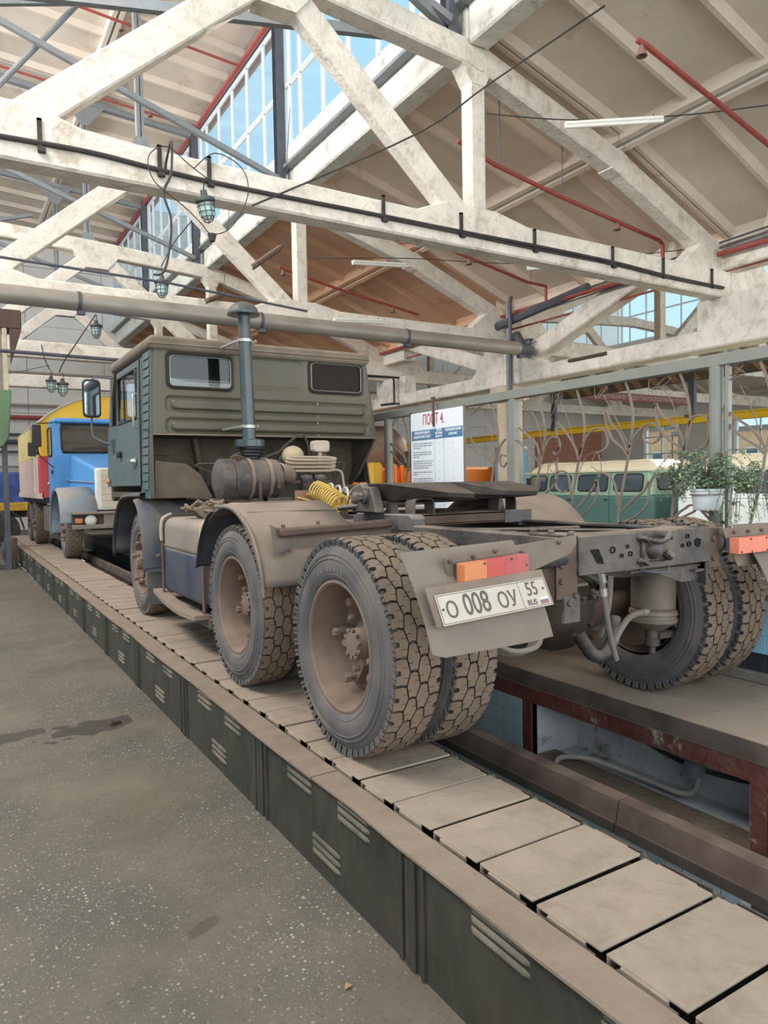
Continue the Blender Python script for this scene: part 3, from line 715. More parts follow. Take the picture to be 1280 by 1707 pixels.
# ---- tyre with chunky tread blocks; axle along +x, outer face at x=0, tread towards +x
def tyre_mesh(Rt=0.515, Wt=0.265, N=27, seed=1):
    rr = random.Random(seed)
    mb = MB(); Rc = Rt-0.017
    prof = [(0.304, 0.030), (0.316, 0.014), (0.335, 0.004), (0.344, 0.001), (0.346, 0.003), (0.349, 0.001), (0.385, -0.002), (0.412, 0.002), (0.414, -0.001), (0.418, -0.001), (0.420, 0.004), (0.432, 0.007), (0.434, 0.004), (0.438, 0.004), (0.440, 0.009), (0.455, 0.014), (0.472, 0.022), (0.489, 0.034), (Rc, 0.045)]
    prof = prof+[(Rc+0.003, Wt/2)]+[(r, Wt-d) for r, d in reversed(prof)]
    mb.m(0).lathe(prof, (0, 0, 0), (1, 0, 0), 72, close=False)
    for i in range(len(mb.f)):
        pass
    def cp(s, w, h):
        # s angle, w across, h radius
        return (w, math.sin(s)*h, math.cos(s)*h)
    ds = 2*PI/N
    lines = [0.030, 0.088, 0.1325, 0.177, 0.235]
    def block(s0, poly, h0, h1, shoulder=0):
        n = len(poly); lo = []; hi = []
        cxs = sum(p[0] for p in poly)/n; cxw = sum(p[1] for p in poly)/n
        for (a, w) in poly:
            a2 = cxs+(a-cxs)*0.90; w2 = cxw+(w-cxw)*0.91
            lo.append(cp(s0+(cxs+(a-cxs)*0.95)*ds, cxw+(w-cxw)*0.95, h0)); 
            hh = h1
            if shoulder and ((shoulder < 0 and w < 0.035) or (shoulder > 0 and w > Wt-0.035)): hh = h1-0.007
            hi.append(cp(s0+a2*ds, w2, hh))
        k = len(mb.v); mb.v.extend(lo+hi)
        mb.f.append(tuple(k+n+i for i in range(n))); mb.mi.append(1)
        for i in range(n): mb.f.append((k+i, k+(i+1) % n, k+n+(i+1) % n, k+n+i)); mb.mi.append(2)
    WB = [0.018, 0.080, 0.1325, 0.185, Wt-0.018]
    for i in range(N):
        s = i*ds
        for r_ in range(4):
            a, b_ = WB[r_], WB[r_+1]; z = 0.0075; za = z if r_ > 0 else 0.0; zb = z if r_ < 3 else 0.0
            w = b_-a; hw = 0.011; q = 0.05
            if r_ == 0: # outer shoulder lug with notched outer edge
                poly = [(0.0, a), (0.37, a), (0.42, a+0.022), (0.58, a+0.022), (0.63, a), (1.0, a), (1.0+q, a+w*0.5), (1.0, b_-zb), (0.72, b_+zb*0.1), (0.715+hw, b_-w*0.42), (0.715-hw, b_-w*0.42), (0.70, b_+zb*0.2), (0.5, b_+zb), (0.30, b_+zb*0.2), (0.285+hw, b_-w*0.42), (0.285-hw, b_-w*0.42), (0.28, b_+zb*0.1), (0.0, b_-zb), (q, a+w*0.5)]
            elif r_ == 3:
                poly = [(0.0, a+za), (0.28, a-za*0.1), (0.285-hw, a+w*0.42), (0.285+hw, a+w*0.42), (0.30, a-za*0.2), (0.5, a-za), (0.70, a-za*0.2), (0.715-hw, a+w*0.42), (0.715+hw, a+w*0.42), (0.72, a-za*0.1), (1.0, a+za), (1.0+q, a+w*0.5), (1.0, b_), (0.63, b_), (0.58, b_-0.022), (0.42, b_-0.022), (0.37, b_), (0.0, b_), (q, a+w*0.5)]
            else:
                poly = [(0.0, a+za), (0.28, a), (0.32-hw, a+w*0.38), (0.32+hw, a+w*0.38), (0.31, a-za*0.2), (0.5, a-za), (1.0, a+za), (1.0+q, a+w*0.5), (1.0, b_-zb), (0.70, b_), (0.68+hw, b_-w*0.38), (0.68-hw, b_-w*0.38), (0.68-hw, b_+zb*0.3), (0.5, b_+zb), (0.0, b_-zb), (q, a+w*0.5)]
            block(s+(0.5*ds if r_ % 2 else 0), poly, Rc-0.006, Rt+(0.001 if r_ in (1, 2) else 0), {0: -1, 3: 1}.get(r_, 0))
        # shoulder side lugs running down the sidewall
        for (w0, w1, sgn, off) in ((0.020, 0.034, -1, 0), (Wt-0.020, Wt-0.034, 1, 0.5)):
            for (a, b_) in ((0.10, 0.22), (0.28, 0.40), (0.60, 0.72), (0.78, 0.90)):
                a_, b2 = s+(a+off)*ds, s+(b_+off)*ds
                q = 0.006*sgn
                pts = [cp(a_, w0, Rt-0.008), cp(b2, w0, Rt-0.008), cp(b2, w0-sgn*0.014, 0.462), cp(a_, w0-sgn*0.014, 0.462),
                       cp(a_, w0+q, Rt-0.010), cp(b2, w0+q, Rt-0.010), cp(b2, w0-sgn*0.010+q, 0.466), cp(a_, w0-sgn*0.010+q, 0.466)]
                mb.m(3).hexa(pts)
    return mb
M_lug = mat('tyre_shoulder', (74, 76, 80), 0.8, var=0.2, scale=9, dust=0.3)
def rim_outer():
    mb = MB()
    mb.lathe([(0.318, 0.026), (0.314, 0.014), (0.302, 0.012), (0.292, 0.020), (0.288, 0.032), (0.286, 0.045), (0.278, 0.060), (0.272, 0.10), (0.262, 0.20), (0.21, 0.250), (0.17, 0.255)], (0, 0, 0), (1, 0, 0), 48, close=False)
    mb.lathe([(0.17, 0.256), (0.0, 0.256)], (0, 0, 0), (1, 0, 0), 32, close=False)
    return mb
def hub_outer():
    mb = MB()
    mb.lathe([(0.0, 0.085), (0.055, 0.087), (0.062, 0.10), (0.075, 0.12), (0.078, 0.16), (0.115, 0.17), (0.12, 0.245)], (0, 0, 0), (1, 0, 0), 24, close=False)
    for k in range(10):
        a = 2*PI*k/10
        mb.nut((0.098, math.sin(a)*0.068, math.cos(a)*0.068), (-1, 0, 0), 0.012, 0.012)
    for k in range(5):
        a = 2*PI*k/5+0.3; c, s = math.cos(a), math.sin(a)
        mb.bar((0.20, s*0.10, c*0.10), (0.17, s*0.235, c*0.235), 0.05, 0.045, up=(1, 0, 0))
        mb.cyl((0.17, s*0.20, c*0.20), (0.115, s*0.20, c*0.20), 0.017, 8)
        mb.nut((0.125, s*0.20, c*0.20), (-1, 0, 0), 0.024, 0.03)
        a2 = a+0.25; mb.nut((0.14, math.sin(a2)*0.13, math.cos(a2)*0.13), (-1, 0, 0), 0.016, 0.03)
    return mb
def rim_front():
    mb = MB()
    mb.lathe([(0.318, 0.026), (0.314, 0.014), (0.302, 0.012), (0.290, 0.022), (0.280, 0.05), (0.272, 0.09), (0.276, 0.16), (0.29, 0.24)], (0, 0, 0), (1, 0, 0), 48, close=False)
    return mb
def hub_front():
    mb = MB()
    mb.lathe([(0.0, -0.035), (0.05, -0.032), (0.062, -0.02), (0.066, 0.03), (0.085, 0.045), (0.09, 0.12), (0.14, 0.13), (0.14, 0.2), (0.0, 0.2)], (0, 0, 0), (1, 0, 0), 24, close=False)
    for k in range(5):
        a = 2*PI*k/5+0.2; c, s = math.cos(a), math.sin(a)
        mb.bar((0.075, s*0.07, c*0.07), (0.055, s*0.235, c*0.235), 0.085, 0.05, up=(1, 0, 0))
        mb.bar((0.04, s*0.17, c*0.17), (0.03, s*0.265, c*0.265), 0.05, 0.03, up=(1, 0, 0))
        mb.cyl((0.05, s*0.20, c*0.20), (-0.005, s*0.20, c*0.20), 0.017, 8); mb.nut((0.0, s*0.20, c*0.20), (-1, 0, 0), 0.024, 0.03)
    for k in range(8):
        a = 2*PI*k/8; mb.nut((-0.022, math.sin(a)*0.052, math.cos(a)*0.052), (-1, 0, 0), 0.010, 0.010)
    return mb
def drum():
    return MB().lathe([(0.0, 0.10), (0.13, 0.11), (0.235, 0.14), (0.24, 0.28), (0.0, 0.28)], (0, 0, 0), (1, 0, 0), 32, close=False)
TY = tyre_mesh().build('tyre', [M_side, M_tread, M_groove, M_lug], None, smooth=True, ang=32).data
RO = rim_outer().build('rim', M_rim, None, ang=30).data
HO = hub_outer().build('hub', M_rim, None, ang=35).data
RF = rim_front().build('rim', M_rim, None, ang=30).data
HF = hub_front().build('hub', M_rim, None, ang=35).data
DR = drum().build('brake_drum', M_rust, None, ang=35).data
for o in [o for o in COL.objects if o.type == 'MESH' and o.data in (TY, RO, HO, RF, HF, DR)]: bpy.data.objects.remove(o)
def wheel(parent, x, y, z, kind, flip=False, rot=0.0):
    """kind: outer, inner, front; flip mirrors for the right-hand side by turning half round z"""
    o = bpy.data.objects.new('tyre', TY); COL.objects.link(o); o.parent = parent
    off = OFF[parent.name]; o.location = (x-off.x, y-off.y, z-off.z); o.rotation_euler = (rot, 0, PI if flip else 0)
    OFF[o.name] = Vector((0, 0, 0))
    for nm, me in (('outer', (('rim', RO), ('hub', HO))), ('front', (('rim', RF), ('hub', HF))), ('inner', (('rim', RF), ('brake_drum', DR))))[{'outer': 0, 'front': 1, 'inner': 2}[kind]][1]:
        c = bpy.data.objects.new(nm, me); COL.objects.link(c); c.parent = o
    return o
ZW = 0.948
Y1, Y2, YF = 3.0, 4.43, 7.42
XL = 1.535
near_tyre = wheel(trk, XL, Y1, ZW, 'outer', rot=0.1)
M_let = mat('raised_tyre_letter', (112, 112, 114), 0.8, dust=0.4)
for start, word in ((0.55, '10.00R20'),):
    for k, c_ in enumerate(word):
        a = start-k*0.095
        o = textobj('raised_letter', c_, 0.038, M_let, None, (0, 0, 0), (0, 0, 0), 0.0, 'CENTER', 0.001)
        # facing -x, top of the letter outwards
        n_ = Vector((-1, 0, 0)); up = Vector((0, math.sin(a), math.cos(a))); rt_ = up.cross(n_)
        o.parent = near_tyre; m_ = Matrix((rt_, up, n_)).transposed().to_4x4(); m_.translation = Vector((-0.0005, up.y*0.366, up.z*0.366)); o.matrix_local = m_
wheel(trk, XL+0.315, Y1, ZW, 'inner', rot=0.35)
wheel(trk, XL, Y2, ZW, 'outer', rot=0.9); wheel(trk, XL+0.315, Y2, ZW, 'inner', rot=0.6)
wheel(trk, XL+0.09, YF, ZW, 'front', rot=0.2)
XR = 2*CX-XL-0.02
wheel(trk, XR, Y1-0.06, ZW, 'outer', True, 0.5); wheel(trk, XR-0.315, Y1-0.06, ZW, 'inner', True, 0.2)
wheel(trk, XR, Y2, ZW, 'outer', True, 0.7); wheel(trk, XR-0.315, Y2, ZW, 'inner', True, 0.3)
wheel(trk, XR-0.09, YF, ZW, 'front', True)

# ---- frame rails, cross members
FL, FR = 2.385, 3.325
def channel(x, y0, y1, z0, z1, s, m, nm):
    """C-section rail, open towards +s"""
    t = 0.012; w = 0.085
    xa = x; poly = [(x, z0), (x+s*w, z0), (x+s*w, z0+t), (x+s*t, z0+t), (x+s*t, z1-t), (x+s*w, z1-t), (x+s*w, z1), (x+s*0.008, z1), (x, z1-0.008)]
    if s < 0: poly = poly[::-1]
    return MB().prism(poly, y1-y0, 'y', y0).build(nm, m, trk, smooth=False)
channel(FL, 2.30, 8.8, 1.235, 1.455, 1, M_chass, 'frame_rail')
channel(FR, 2.30, 8.8, 1.235, 1.455, -1, M_chass, 'frame_rail')
# rear cross member: deep channel face with holes, shown by recessed dark discs
rc = MB().box(FL+0.003, FR-0.003, 2.275, 2.29, 1.285, 1.463).box(FL+0.003, FR-0.003, 2.29, 2.42, 1.450, 1.463).box(FL+0.003, FR-0.003, 2.29, 2.36, 1.285, 1.297)
rcm = rc.build('rear_crossmember', M_chass, trk, smooth=False, bevel=0.004)
M_hole = mat('hole_dark', (20, 19, 18), 0.95)
for (x, z, r) in ((2.60, 1.39, 0.016), (2.66, 1.36, 0.010), (2.70, 1.40, 0.009), (2.72, 1.365, 0.012), (3.10, 1.38, 0.010), (3.15, 1.385, 0.014), (3.22, 1.39, 0.022), (2.78, 1.33, 0.008), (2.52, 1.355, 0.009), (3.14, 1.425, 0.012)):
    MB().lathe([(0.0, 0.0), (r*0.7, 0.0), (r*0.75, 0.004), (r*0.75, 0.006), (r, 0.0075), (r*1.02, 0.0)], (x, 2.2755, z), (0, -1, 0), 6 if r > 0.02 else 12, close=False).build('hole_rim', M_hole, rcm)
MB().prism([(2.455, 1.40), (2.50, 1.335), (2.545, 1.33), (2.53, 1.36), (2.51, 1.40)], 0.004, 'y', 2.272).build('cutout', M_hole, rcm, smooth=False)
MB().prism([(3.195, 1.405), (3.25, 1.405), (3.232, 1.365)], 0.004, 'y', 2.272).build('cutout', M_hole, rcm, smooth=False)
# top plate of the crossmember with rounded gusset, bolts
MB().prism([(FL, 2.29), (FR, 2.29), (FR, 2.55), (FR-0.25, 2.42), (FL+0.25, 2.42), (FL, 2.6)], 0.008, 'z', 1.456).build('gusset_plate', M_chass, trk, smooth=False)
bt = MB()
for (x, y) in ((2.40, 2.60), (2.40, 2.48), (2.41, 2.36), (3.28, 2.44), (3.28, 2.56), (3.28, 2.68)): bt.nut((x+0.02, y, 1.462), (0, 0, 1), 0.017, 0.018).lathe([(0.024, 0), (0.024, 0.004)], (x+0.02, y, 1.460), (0, 0, 1), 12)
bt.split('frame_bolt', M_chass, trk, ang=30)
# lower gusset plates at frame end
for s_, x in ((1, FL), (-1, FR)):
    MB().prism([(2.29, 1.17), (2.29, 1.47), (2.30, 1.475), (2.34, 1.475), (2.34, 1.17)], 0.012*1, 'x', x-0.006-(0.0 if s_ == 1 else 0.006)).build('end_gusset', M_chass, trk, smooth=False)
MB().box(2.255, 2.385, 2.285, 2.295, 1.19, 1.455).box(2.255, 2.262, 2.285, 2.36, 1.19, 1.455).build('lamp_bracket_plate', M_rust, trk, smooth=False, bevel=0.003)
MB().box(3.325, 3.42, 2.285, 2.295, 1.25, 1.455).build('lamp_bracket_plate', M_rust, trk, smooth=False, bevel=0.003)
MB().box(2.30, 2.40, 2.28, 2.30, 1.08, 1.20).build('hanger_plate', M_chass, trk, smooth=False, bevel=0.003)
bt = MB()
for (x, z) in ((2.285, 1.40), (2.285, 1.34), (2.285, 1.27), (2.37, 1.20), (2.33, 1.17), (3.36, 1.40), (3.36, 1.3)): bt.nut((x, 2.285, z), (0, -1, 0), 0.014, 0.014)
bt.split('bracket_bolt', M_rust, trk, ang=30)
# tow fitting on the crossmember
tf = MB().sphere((2.86, 2.25, 1.375), 0.05, 14, (1, 0.8, 0.9)).box(2.79, 2.95, 2.255, 2.275, 1.32, 1.43).build('tow_fitting', M_chass, trk, bevel=0.006)
MB().tube(spl([(2.80, 2.24, 1.43), (2.86, 2.22, 1.415), (2.92, 2.22, 1.43), (2.96, 2.24, 1.455)], 4), 0.012, 8).tube([(2.93, 2.24, 1.36), (2.955, 2.22, 1.335)], 0.02, 8).build('latch', M_chass, tf)
bt = MB()
for (x, z) in ((2.785, 1.435), (2.80, 1.425), (2.955, 1.435), (2.975, 1.43), (2.785, 1.325), (2.80, 1.315), (2.96, 1.33)): bt.lathe([(0.017, 0), (0.017, 0.012), (0.011, 0.014), (0.011, 0.04), (0.008, 0.045)], (x, 2.275, z), (0, -1, 0), 8)
bt.split('stud', M_chass, tf, ang=30)
# angle plates below crossmember, right
MB().prism([(2.90, 1.27), (FR-0.02, 1.27), (FR-0.02, 1.19), (FR-0.15, 1.185)], 0.01, 'y', 2.33).box(2.78, FR, 2.32, 2.50, 1.262, 1.27).build('lower_gusset', M_chass, trk, smooth=False)
MB().prism([(2.45, 1.275), (3.32, 1.255), (3.32, 1.20), (3.0, 1.20)], 0.25, 'y', 2.55).build('inner_crossmember', M_chass, trk, smooth=False)
MB().tube(spl([(2.84, 2.32, 1.275), (2.95, 2.3, 1.255), (3.02, 2.3, 1.255), (3.03, 2.3, 1.29)], 4), 0.006, 6).build('release_rod', M_dark, trk)
for y in (3.1, 4.9, 5.6): MB().box(FL+0.01, FR-0.01, y, y+0.12, 1.26, 1.43).build('crossmember', M_chass, trk, smooth=False, bevel=0.006)
MB().tube([(2.5, 3.2, 1.44), (3.2, 3.05, 1.43)], 0.012, 6).tube([(2.5, 3.35, 1.44), (3.2, 2.7, 1.43)], 0.010, 6).split('pipe_run', M_chass, trk)

# ---- axles, differential bowls, springs, brake chambers
def axle(y, front=False):
    if front:
        MB().bar((XL+0.3, y, 0.80), (XR-0.3, y, 0.80), 0.09, 0.11).build('front_axle_beam', M_chass, trk, bevel=0.01); return
    MB().tube([(XL+0.50, y, ZW), (XL+0.75, y, ZW), (2.60, y, ZW+0.01), (3.10, y, ZW+0.01), (XR-0.75, y, ZW), (XR-0.5, y, ZW)], [0.085, 0.09, 0.14, 0.14, 0.09, 0.085], 16).build('axle_tube', M_rust, trk)
    df = MB().lathe([(0.0, -0.245), (0.05, -0.242), (0.13, -0.215), (0.19, -0.165), (0.225, -0.10), (0.238, -0.03), (0.240, 0.04), (0.262, 0.045), (0.262, 0.065), (0.235, 0.07), (0.20, 0.14), (0.10, 0.20), (0, 0.21)], (2.90, y-0.02, 1.0), (0, 0, 1), 32, close=False).build('differential', mat('oily_cast_iron', (64, 52, 44), 0.6, 0.1, var=0.3, scale=6, dust=0.25, dustc=(112, 96, 82)), trk, ang=30)
    bt = MB()
    for k in range(16):
        a = 2*PI*k/16; bt.nut((2.90+0.248*math.cos(a), y-0.02+0.248*math.sin(a), 1.065), (0, 0, 1), 0.016, 0.022)
    bt.lathe([(0, 0.01), (0.02, 0.01), (0.02, -0.02)], (2.98, y-0.24, 0.93), (0.3, -1, 0), 8).tube([(2.9, y-0.02, 0.76), (2.9, y-0.02, 0.745)], 0.012, 8)
    bt.split('flange_bolt', M_chass, df, ang=30)
    MB().tube([(2.85, y, 1.12), (2.85, y+0.4, 1.10)], 0.075, 12).build('pinion_housing', M_rust, trk)
axle(Y1); axle(Y2); axle(YF, True)
for x in (FL-0.02, FR+0.02):
    mb = MB()
    for k in range(8):
        L_ = 0.75-0.075*k; z0 = 1.215-k*0.017
        n_ = 10; top = [(x, (Y1+Y2)/2+L_*(2*i/n_-1), z0-0.13*((2*i/n_-1)*L_/0.75)**2) for i in range(n_+1)]
        mb.ribbon(top, 0.014, 0.085, (1, 0, 0))
    mb.build('leaf_spring', M_chass, trk, smooth=False)
    MB().box(x-0.07, x+0.07, (Y1+Y2)/2-0.12, (Y1+Y2)/2+0.12, 0.98, 1.26).build('spring_saddle', M_chass, trk, bevel=0.015)
    MB().tube([(x, Y1+0.05, 0.76), (x, Y2-0.65, 0.80)], 0.03, 10).build('reaction_rod', M_rust, trk)
for y in (Y1, Y2):
    MB().tube([(2.9, y+0.1, 1.24), (2.9, y+0.5, 1.22)], 0.03, 10).build('upper_rod', M_rust, trk)
# brake chamber hanging at right rear, hoses, levers
M_can = mat('brake_can_grey', (112, 102, 92), 0.6, 0.2, var=0.25, scale=7, dust=0.3)
bc = MB().lathe([(0, 0.235), (0.10, 0.235), (0.118, 0.225), (0.122, 0.21), (0.122, 0.03), (0.115, 0.02), (0.13, 0.012), (0.135, -0.008), (0.128, -0.012), (0.128, -0.028), (0.135, -0.032), (0.133, -0.052), (0.10, -0.075), (0.06, -0.10), (0, -0.10)], (3.42, 2.70, 0.955), (0.03, 0, 1), 28, close=False).build('brake_chamber', M_can, trk, ang=30)
MB().cyl((3.41, 2.70, 0.86), (3.41, 2.70, 0.78), 0.035, 12).cyl((3.41, 2.70, 0.80), (3.41, 2.70, 0.765), 0.045, 12).box(3.43, 3.56, 2.66, 2.72, 0.80, 0.835).cyl((3.41, 2.70, 0.765), (3.41, 2.70, 0.72), 0.022, 10).build('slack_adjuster', M_chass, bc)
M_hose = mat('dusty_hose', (112, 108, 102), 0.75, var=0.15, dust=0.4)
MB().tube(spl([(3.29, 2.66, 0.97), (3.15, 2.64, 0.96), (3.03, 2.62, 0.88), (2.99, 2.62, 0.80)], 6), 0.018, 10).tube(spl([(2.78, 2.50, 1.24), (2.80, 2.50, 1.10), (2.86, 2.52, 0.92), (2.93, 2.54, 0.78)], 6), 0.015, 8).tube(spl([(2.87, 2.52, 1.22), (2.87, 2.54, 1.05), (2.88, 2.6, 0.9)], 6), 0.014, 8).tube(spl([(3.55, 2.66, 1.12), (3.60, 2.64, 1.05), (3.58, 2.64, 0.92), (3.54, 2.64, 0.86)], 6), 0.012, 8).split('brake_hose', M_hose, trk)
MB().cyl((2.78, 2.50, 1.245), (2.79, 2.50, 1.20), 0.019, 8).cyl((2.79, 2.50, 1.17), (2.795, 2.50, 1.13), 0.019, 8).cyl((3.27, 2.655, 0.97), (3.33, 2.66, 0.97), 0.022, 8).split('hose_clamp', M_clampm, trk)
MB().tube(spl([(2.78, 2.66, 0.92), (2.86, 2.64, 0.80), (2.93, 2.62, 0.79), (3.02, 2.64, 0.86), (3.08, 2.68, 0.96)], 4), 0.035, 10).build('lever_arm', M_chass, trk)
for k in range(3): MB().tube(spl([(2.05, 2.58+k*0.03, 1.02), (2.20, 2.52+k*0.03, 0.93-k*0.01), (2.36, 2.52+k*0.03, 0.93-k*0.012), (2.42, 2.58+k*0.03, 0.99), (2.30, 2.7, 1.04)], 6), 0.013, 8).build('hose_loop', M_hose, trk)

# ---- mudflaps, tail lamps, number plate
M_flap = mat('dusty_mudflap', (122, 110, 99), 0.9, var=0.10, scale=4, bump=0.15, bscale=6, patch=0.64, patchc=(108, 98, 90), pscale=2.5)
def flappt(x, t, s=1.0):     # t: 0 top, 1 bottom ; flap hangs slanting back to the viewer
    return (x, 2.325-0.25*t-0.03*math.sin(t*PI), 1.455-0.365*t)
def flap(xa, xb, sk):
    mb = MB(); n_, k_ = 10, 10; A = []
    for side in (0, 1):
        for i in range(n_+1):
            for j in range(k_+1):
                t = i/n_; u = j/k_; p = flappt(xa+(xb-xa)*u, t)
                wv = 0.012*math.sin(u*5.0+1)*t; zz = p[2]+(0.018*(u-0.5) if xa < 2 else -0.01*(u-.5))-0.014*math.sin(u*PI)*t*0
                if t == 1 and u in (0,): zz += 0.02
                A.append((p[0]+sk*0.02*t, p[1]+wv+side*0.007, zz))
    fs = []; m_ = (n_+1)*(k_+1)
    for i in range(n_):
        for j in range(k_):
            a = i*(k_+1)+j; fs.append((a, a+k_+1, a+k_+2, a+1)); fs.append((m_+a, m_+a+1, m_+a+k_+2, m_+a+k_+1))
    for j in range(k_):
        a = j; fs.append((a, a+1, m_+a+1, m_+a)); a = n_*(k_+1)+j; fs.append((a, m_+a, m_+a+1, a+1))
    for i in range(n_):
        a = i*(k_+1); fs.append((a, m_+a, m_+a+k_+1, a+k_+1)); a += k_; fs.append((a, a+k_+1, m_+a+k_+1, m_+a))
    return mb.add(A, fs).build('mudflap', M_flap, trk)
flap(1.475, 2.045, -0.8); flap(3.59, 4.20, -1)
# lamp bracket plate, bar behind, lamp
def flat(pts2, d0, d1, nm, m, par, **kw):
    """plate lying on the slanted flap; pts2 = (x, t); d = offset towards the viewer"""
    A = []; nrm = Vector((0, -0.365, -0.25)).normalized()*-1
    nrm = Vector((0, -0.82, 0.57))
    for d in (d0, d1):
        for (x, t) in pts2:
            p = Vector(flappt(x, t)); p += nrm*d; A.append(p)
    n_ = len(pts2); fs = [tuple(range(n_))[::-1], tuple(range(n_, 2*n_))]+[(i, (i+1) % n_, (i+1) % n_+n_, i+n_) for i in range(n_)]
    return MB().add(A, fs).build(nm, m, par, smooth=False, **kw)
M_brk = mat('dusty_bracket', (104, 90, 80), 0.8, var=0.2, scale=8, dust=0.5)
MB().tube([(1.72, 2.30, 1.375), (2.30, 2.30, 1.385)], 0.052, 14).build('bracket_arm', M_chass, trk)
MB().tube([(3.40, 2.30, 1.385), (4.0, 2.30, 1.375)], 0.052, 14).build('bracket_arm', M_chass, trk)
MB().prism([(1.62, 1.425), (2.33, 1.475), (2.33, 1.44), (2.30, 1.40), (1.80, 1.265), (1.68, 1.23), (1.66, 1.25)], 0.006, 'y', 2.235).build('lamp_plate', M_brk, trk, smooth=False)
MB().box(1.54, 1.70, 2.22, 2.235, 1.285, 1.32).build('stay', M_brk, trk, smooth=False, bevel=0.002)
MB().prism([(3.36, 1.455), (4.1, 1.455), (4.1, 1.25), (3.50, 1.25)], 0.006, 'y', 2.235).build('lamp_plate', M_brk, trk, smooth=False)
bt = MB()
for (x, z) in ((1.645, 1.41), (1.76, 1.42), (1.87, 1.435), (2.01, 1.42), (1.685, 1.262), (2.22, 1.45), (3.46, 1.43), (3.58, 1.43), (3.70, 1.43)): bt.nut((x, 2.235, z), (0, -1, 0), 0.009, 0.014)
bt.split('plate_bolt', M_rust, trk, ang=30)
M_amber = mat('amber_lens', (206, 118, 62), 0.35, var=0.12, dust=0.3, spec=0.6); M_redl = mat('red_lens', (176, 52, 56), 0.35, var=0.15, dust=0.3, spec=0.6); M_oranger = mat('faded_lens', (212, 110, 84), 0.4, var=0.15, dust=0.25)
def lamp(x0, x1, z0, z1, tilt, mats, nm='tail_lamp', lab=None):
    dz = tilt*(x1-x0); y = 2.165
    def quad(u0, u1, ya, yb):
        xa = x0+(x1-x0)*u0; xb = x0+(x1-x0)*u1
        za, zb = dz*u0, dz*u1
        return [(xa, ya, z0+za), (xb, ya, z0+zb), (xb, yb, z0+zb), (xa, yb, z0+za), (xa, ya, z1+za), (xb, ya, z1+zb), (xb, yb, z1+zb), (xa, yb, z1+za)]
    hb = MB().hexa(quad(0.0, 1.0, y+0.05, y+0.075)).build(nm, mats[0], trk, smooth=False, bevel=0.004, label=lab)
    for (u0, u1, m) in ((0, 0.34, mats[1]), (0.34, 0.62, mats[2]), (0.62, 1.0, mats[3])):
        MB().hexa(quad(u0, u1-0.0005, y, y+0.052)).build('lens', m, hb, smooth=False, bevel=0.0015)
    sc = MB()
    for (u, v) in ((0.07, 0.12), (0.30, 0.9), (0.34, 0.08), (0.72, 0.9), (0.74, 0.1), (0.96, 0.5)): sc.lathe([(0.006, 0), (0.005, 0.003)], (x0+(x1-x0)*u, y, z0+(z1-z0)*v+dz*u), (0, -1, 0), 8)
    sc.split('lens_screw', M_rust, hb)
M_redl2 = mat('red_lens_centre', (186, 66, 64), 0.35, var=0.1, dust=0.3)
lamp(1.665, 1.99, 1.318, 1.402, 0.055, (M_rust, M_amber, M_redl2, M_redl), lab='amber and red tail lamp')
lamp(3.40, 3.73, 1.325, 1.405, 0.0, (M_tankb, M_oranger, M_oranger, M_oranger), lab='faded orange-red tail lamp')
# plate: local frame in the slanted flap plane, turned a little anticlockwise
def plate_pt(u, v, d=0.0):
    c = Vector((1.778, 2.115, 1.262)); ex = Vector((1, 0, 0)); nrm = Vector((0, -0.90, 0.43)).normalized(); ez = ex.cross(nrm)*-1
    ez = Vector((0, 0.43, 0.90)).normalized(); a = 0.045
    u *= 1.05; v *= 1.05
    ux = ex*math.cos(a)+ez*math.sin(a); uz = ez*math.cos(a)-ex*math.sin(a)
    return c+ux*u+uz*v+nrm*d
def pbox(u0, u1, v0, v1, d0, d1, nm, m, par, bevel=0):
    P_ = [plate_pt(u0, v0, d0), plate_pt(u1, v0, d0), plate_pt(u1, v0, d1), plate_pt(u0, v0, d1), plate_pt(u0, v1, d0), plate_pt(u1, v1, d0), plate_pt(u1, v1, d1), plate_pt(u0, v1, d1)]
    return MB().hexa(P_).build(nm, m, par, smooth=False, bevel=bevel)
pbox(-0.285, 0.27, -0.055, 0.088, -0.012, -0.006, 'plate_backing', M_brk, trk)
np_ = pbox(-0.26, 0.26, -0.056, 0.056, -0.004, 0.0, 'number_plate', M_white_p, trk, 0.0015)
for (a, b_, c_, d_) in ((-0.256, 0.256, 0.0495, 0.0515), (-0.256, 0.256, -0.0515, -0.0495), (-0.256, -0.254, -0.05, 0.05), (0.254, 0.256, -0.05, 0.05), (0.118, 0.120, -0.05, 0.05)):
    pbox(a, b_, c_, d_, 0.0, 0.0008, 'border_line', M_ink, np_)
def ptext(s, u, v, size, bold=0.0, sx=1.0):
    ex = (plate_pt(1, 0)-plate_pt(0, 0)); ez = (plate_pt(0, 1)-plate_pt(0, 0)); n_ = ex.cross(ez)
    rot = Matrix((ex, ez, n_)).transposed().to_euler()
    o = textobj('lettering', s, size, M_ink, None, (0, 0, 0), rot, bold, 'CENTER', 0.0006, sx)
    o.location = plate_pt(u, v, 0.0012)-OFF[trk.name]; o.parent = np_
ptext('О', -0.205, -0.008, 0.088, 0.0004, 0.86); ptext('008', -0.092, 0.0, 0.118, 0.0006, 0.72); ptext('ОУ', 0.052, -0.008, 0.088, 0.0004, 0.84)
ptext('55', 0.180, 0.016, 0.078, 0.0004, 0.80); ptext('RUS', 0.163, -0.034, 0.032, 0.0003, 0.9)
M_fw, M_fb, M_fr = mat('flag_white', (220, 218, 214), 0.6), mat('flag_blue', (110, 112, 134), 0.6), mat('flag_red', (160, 104, 92), 0.6)
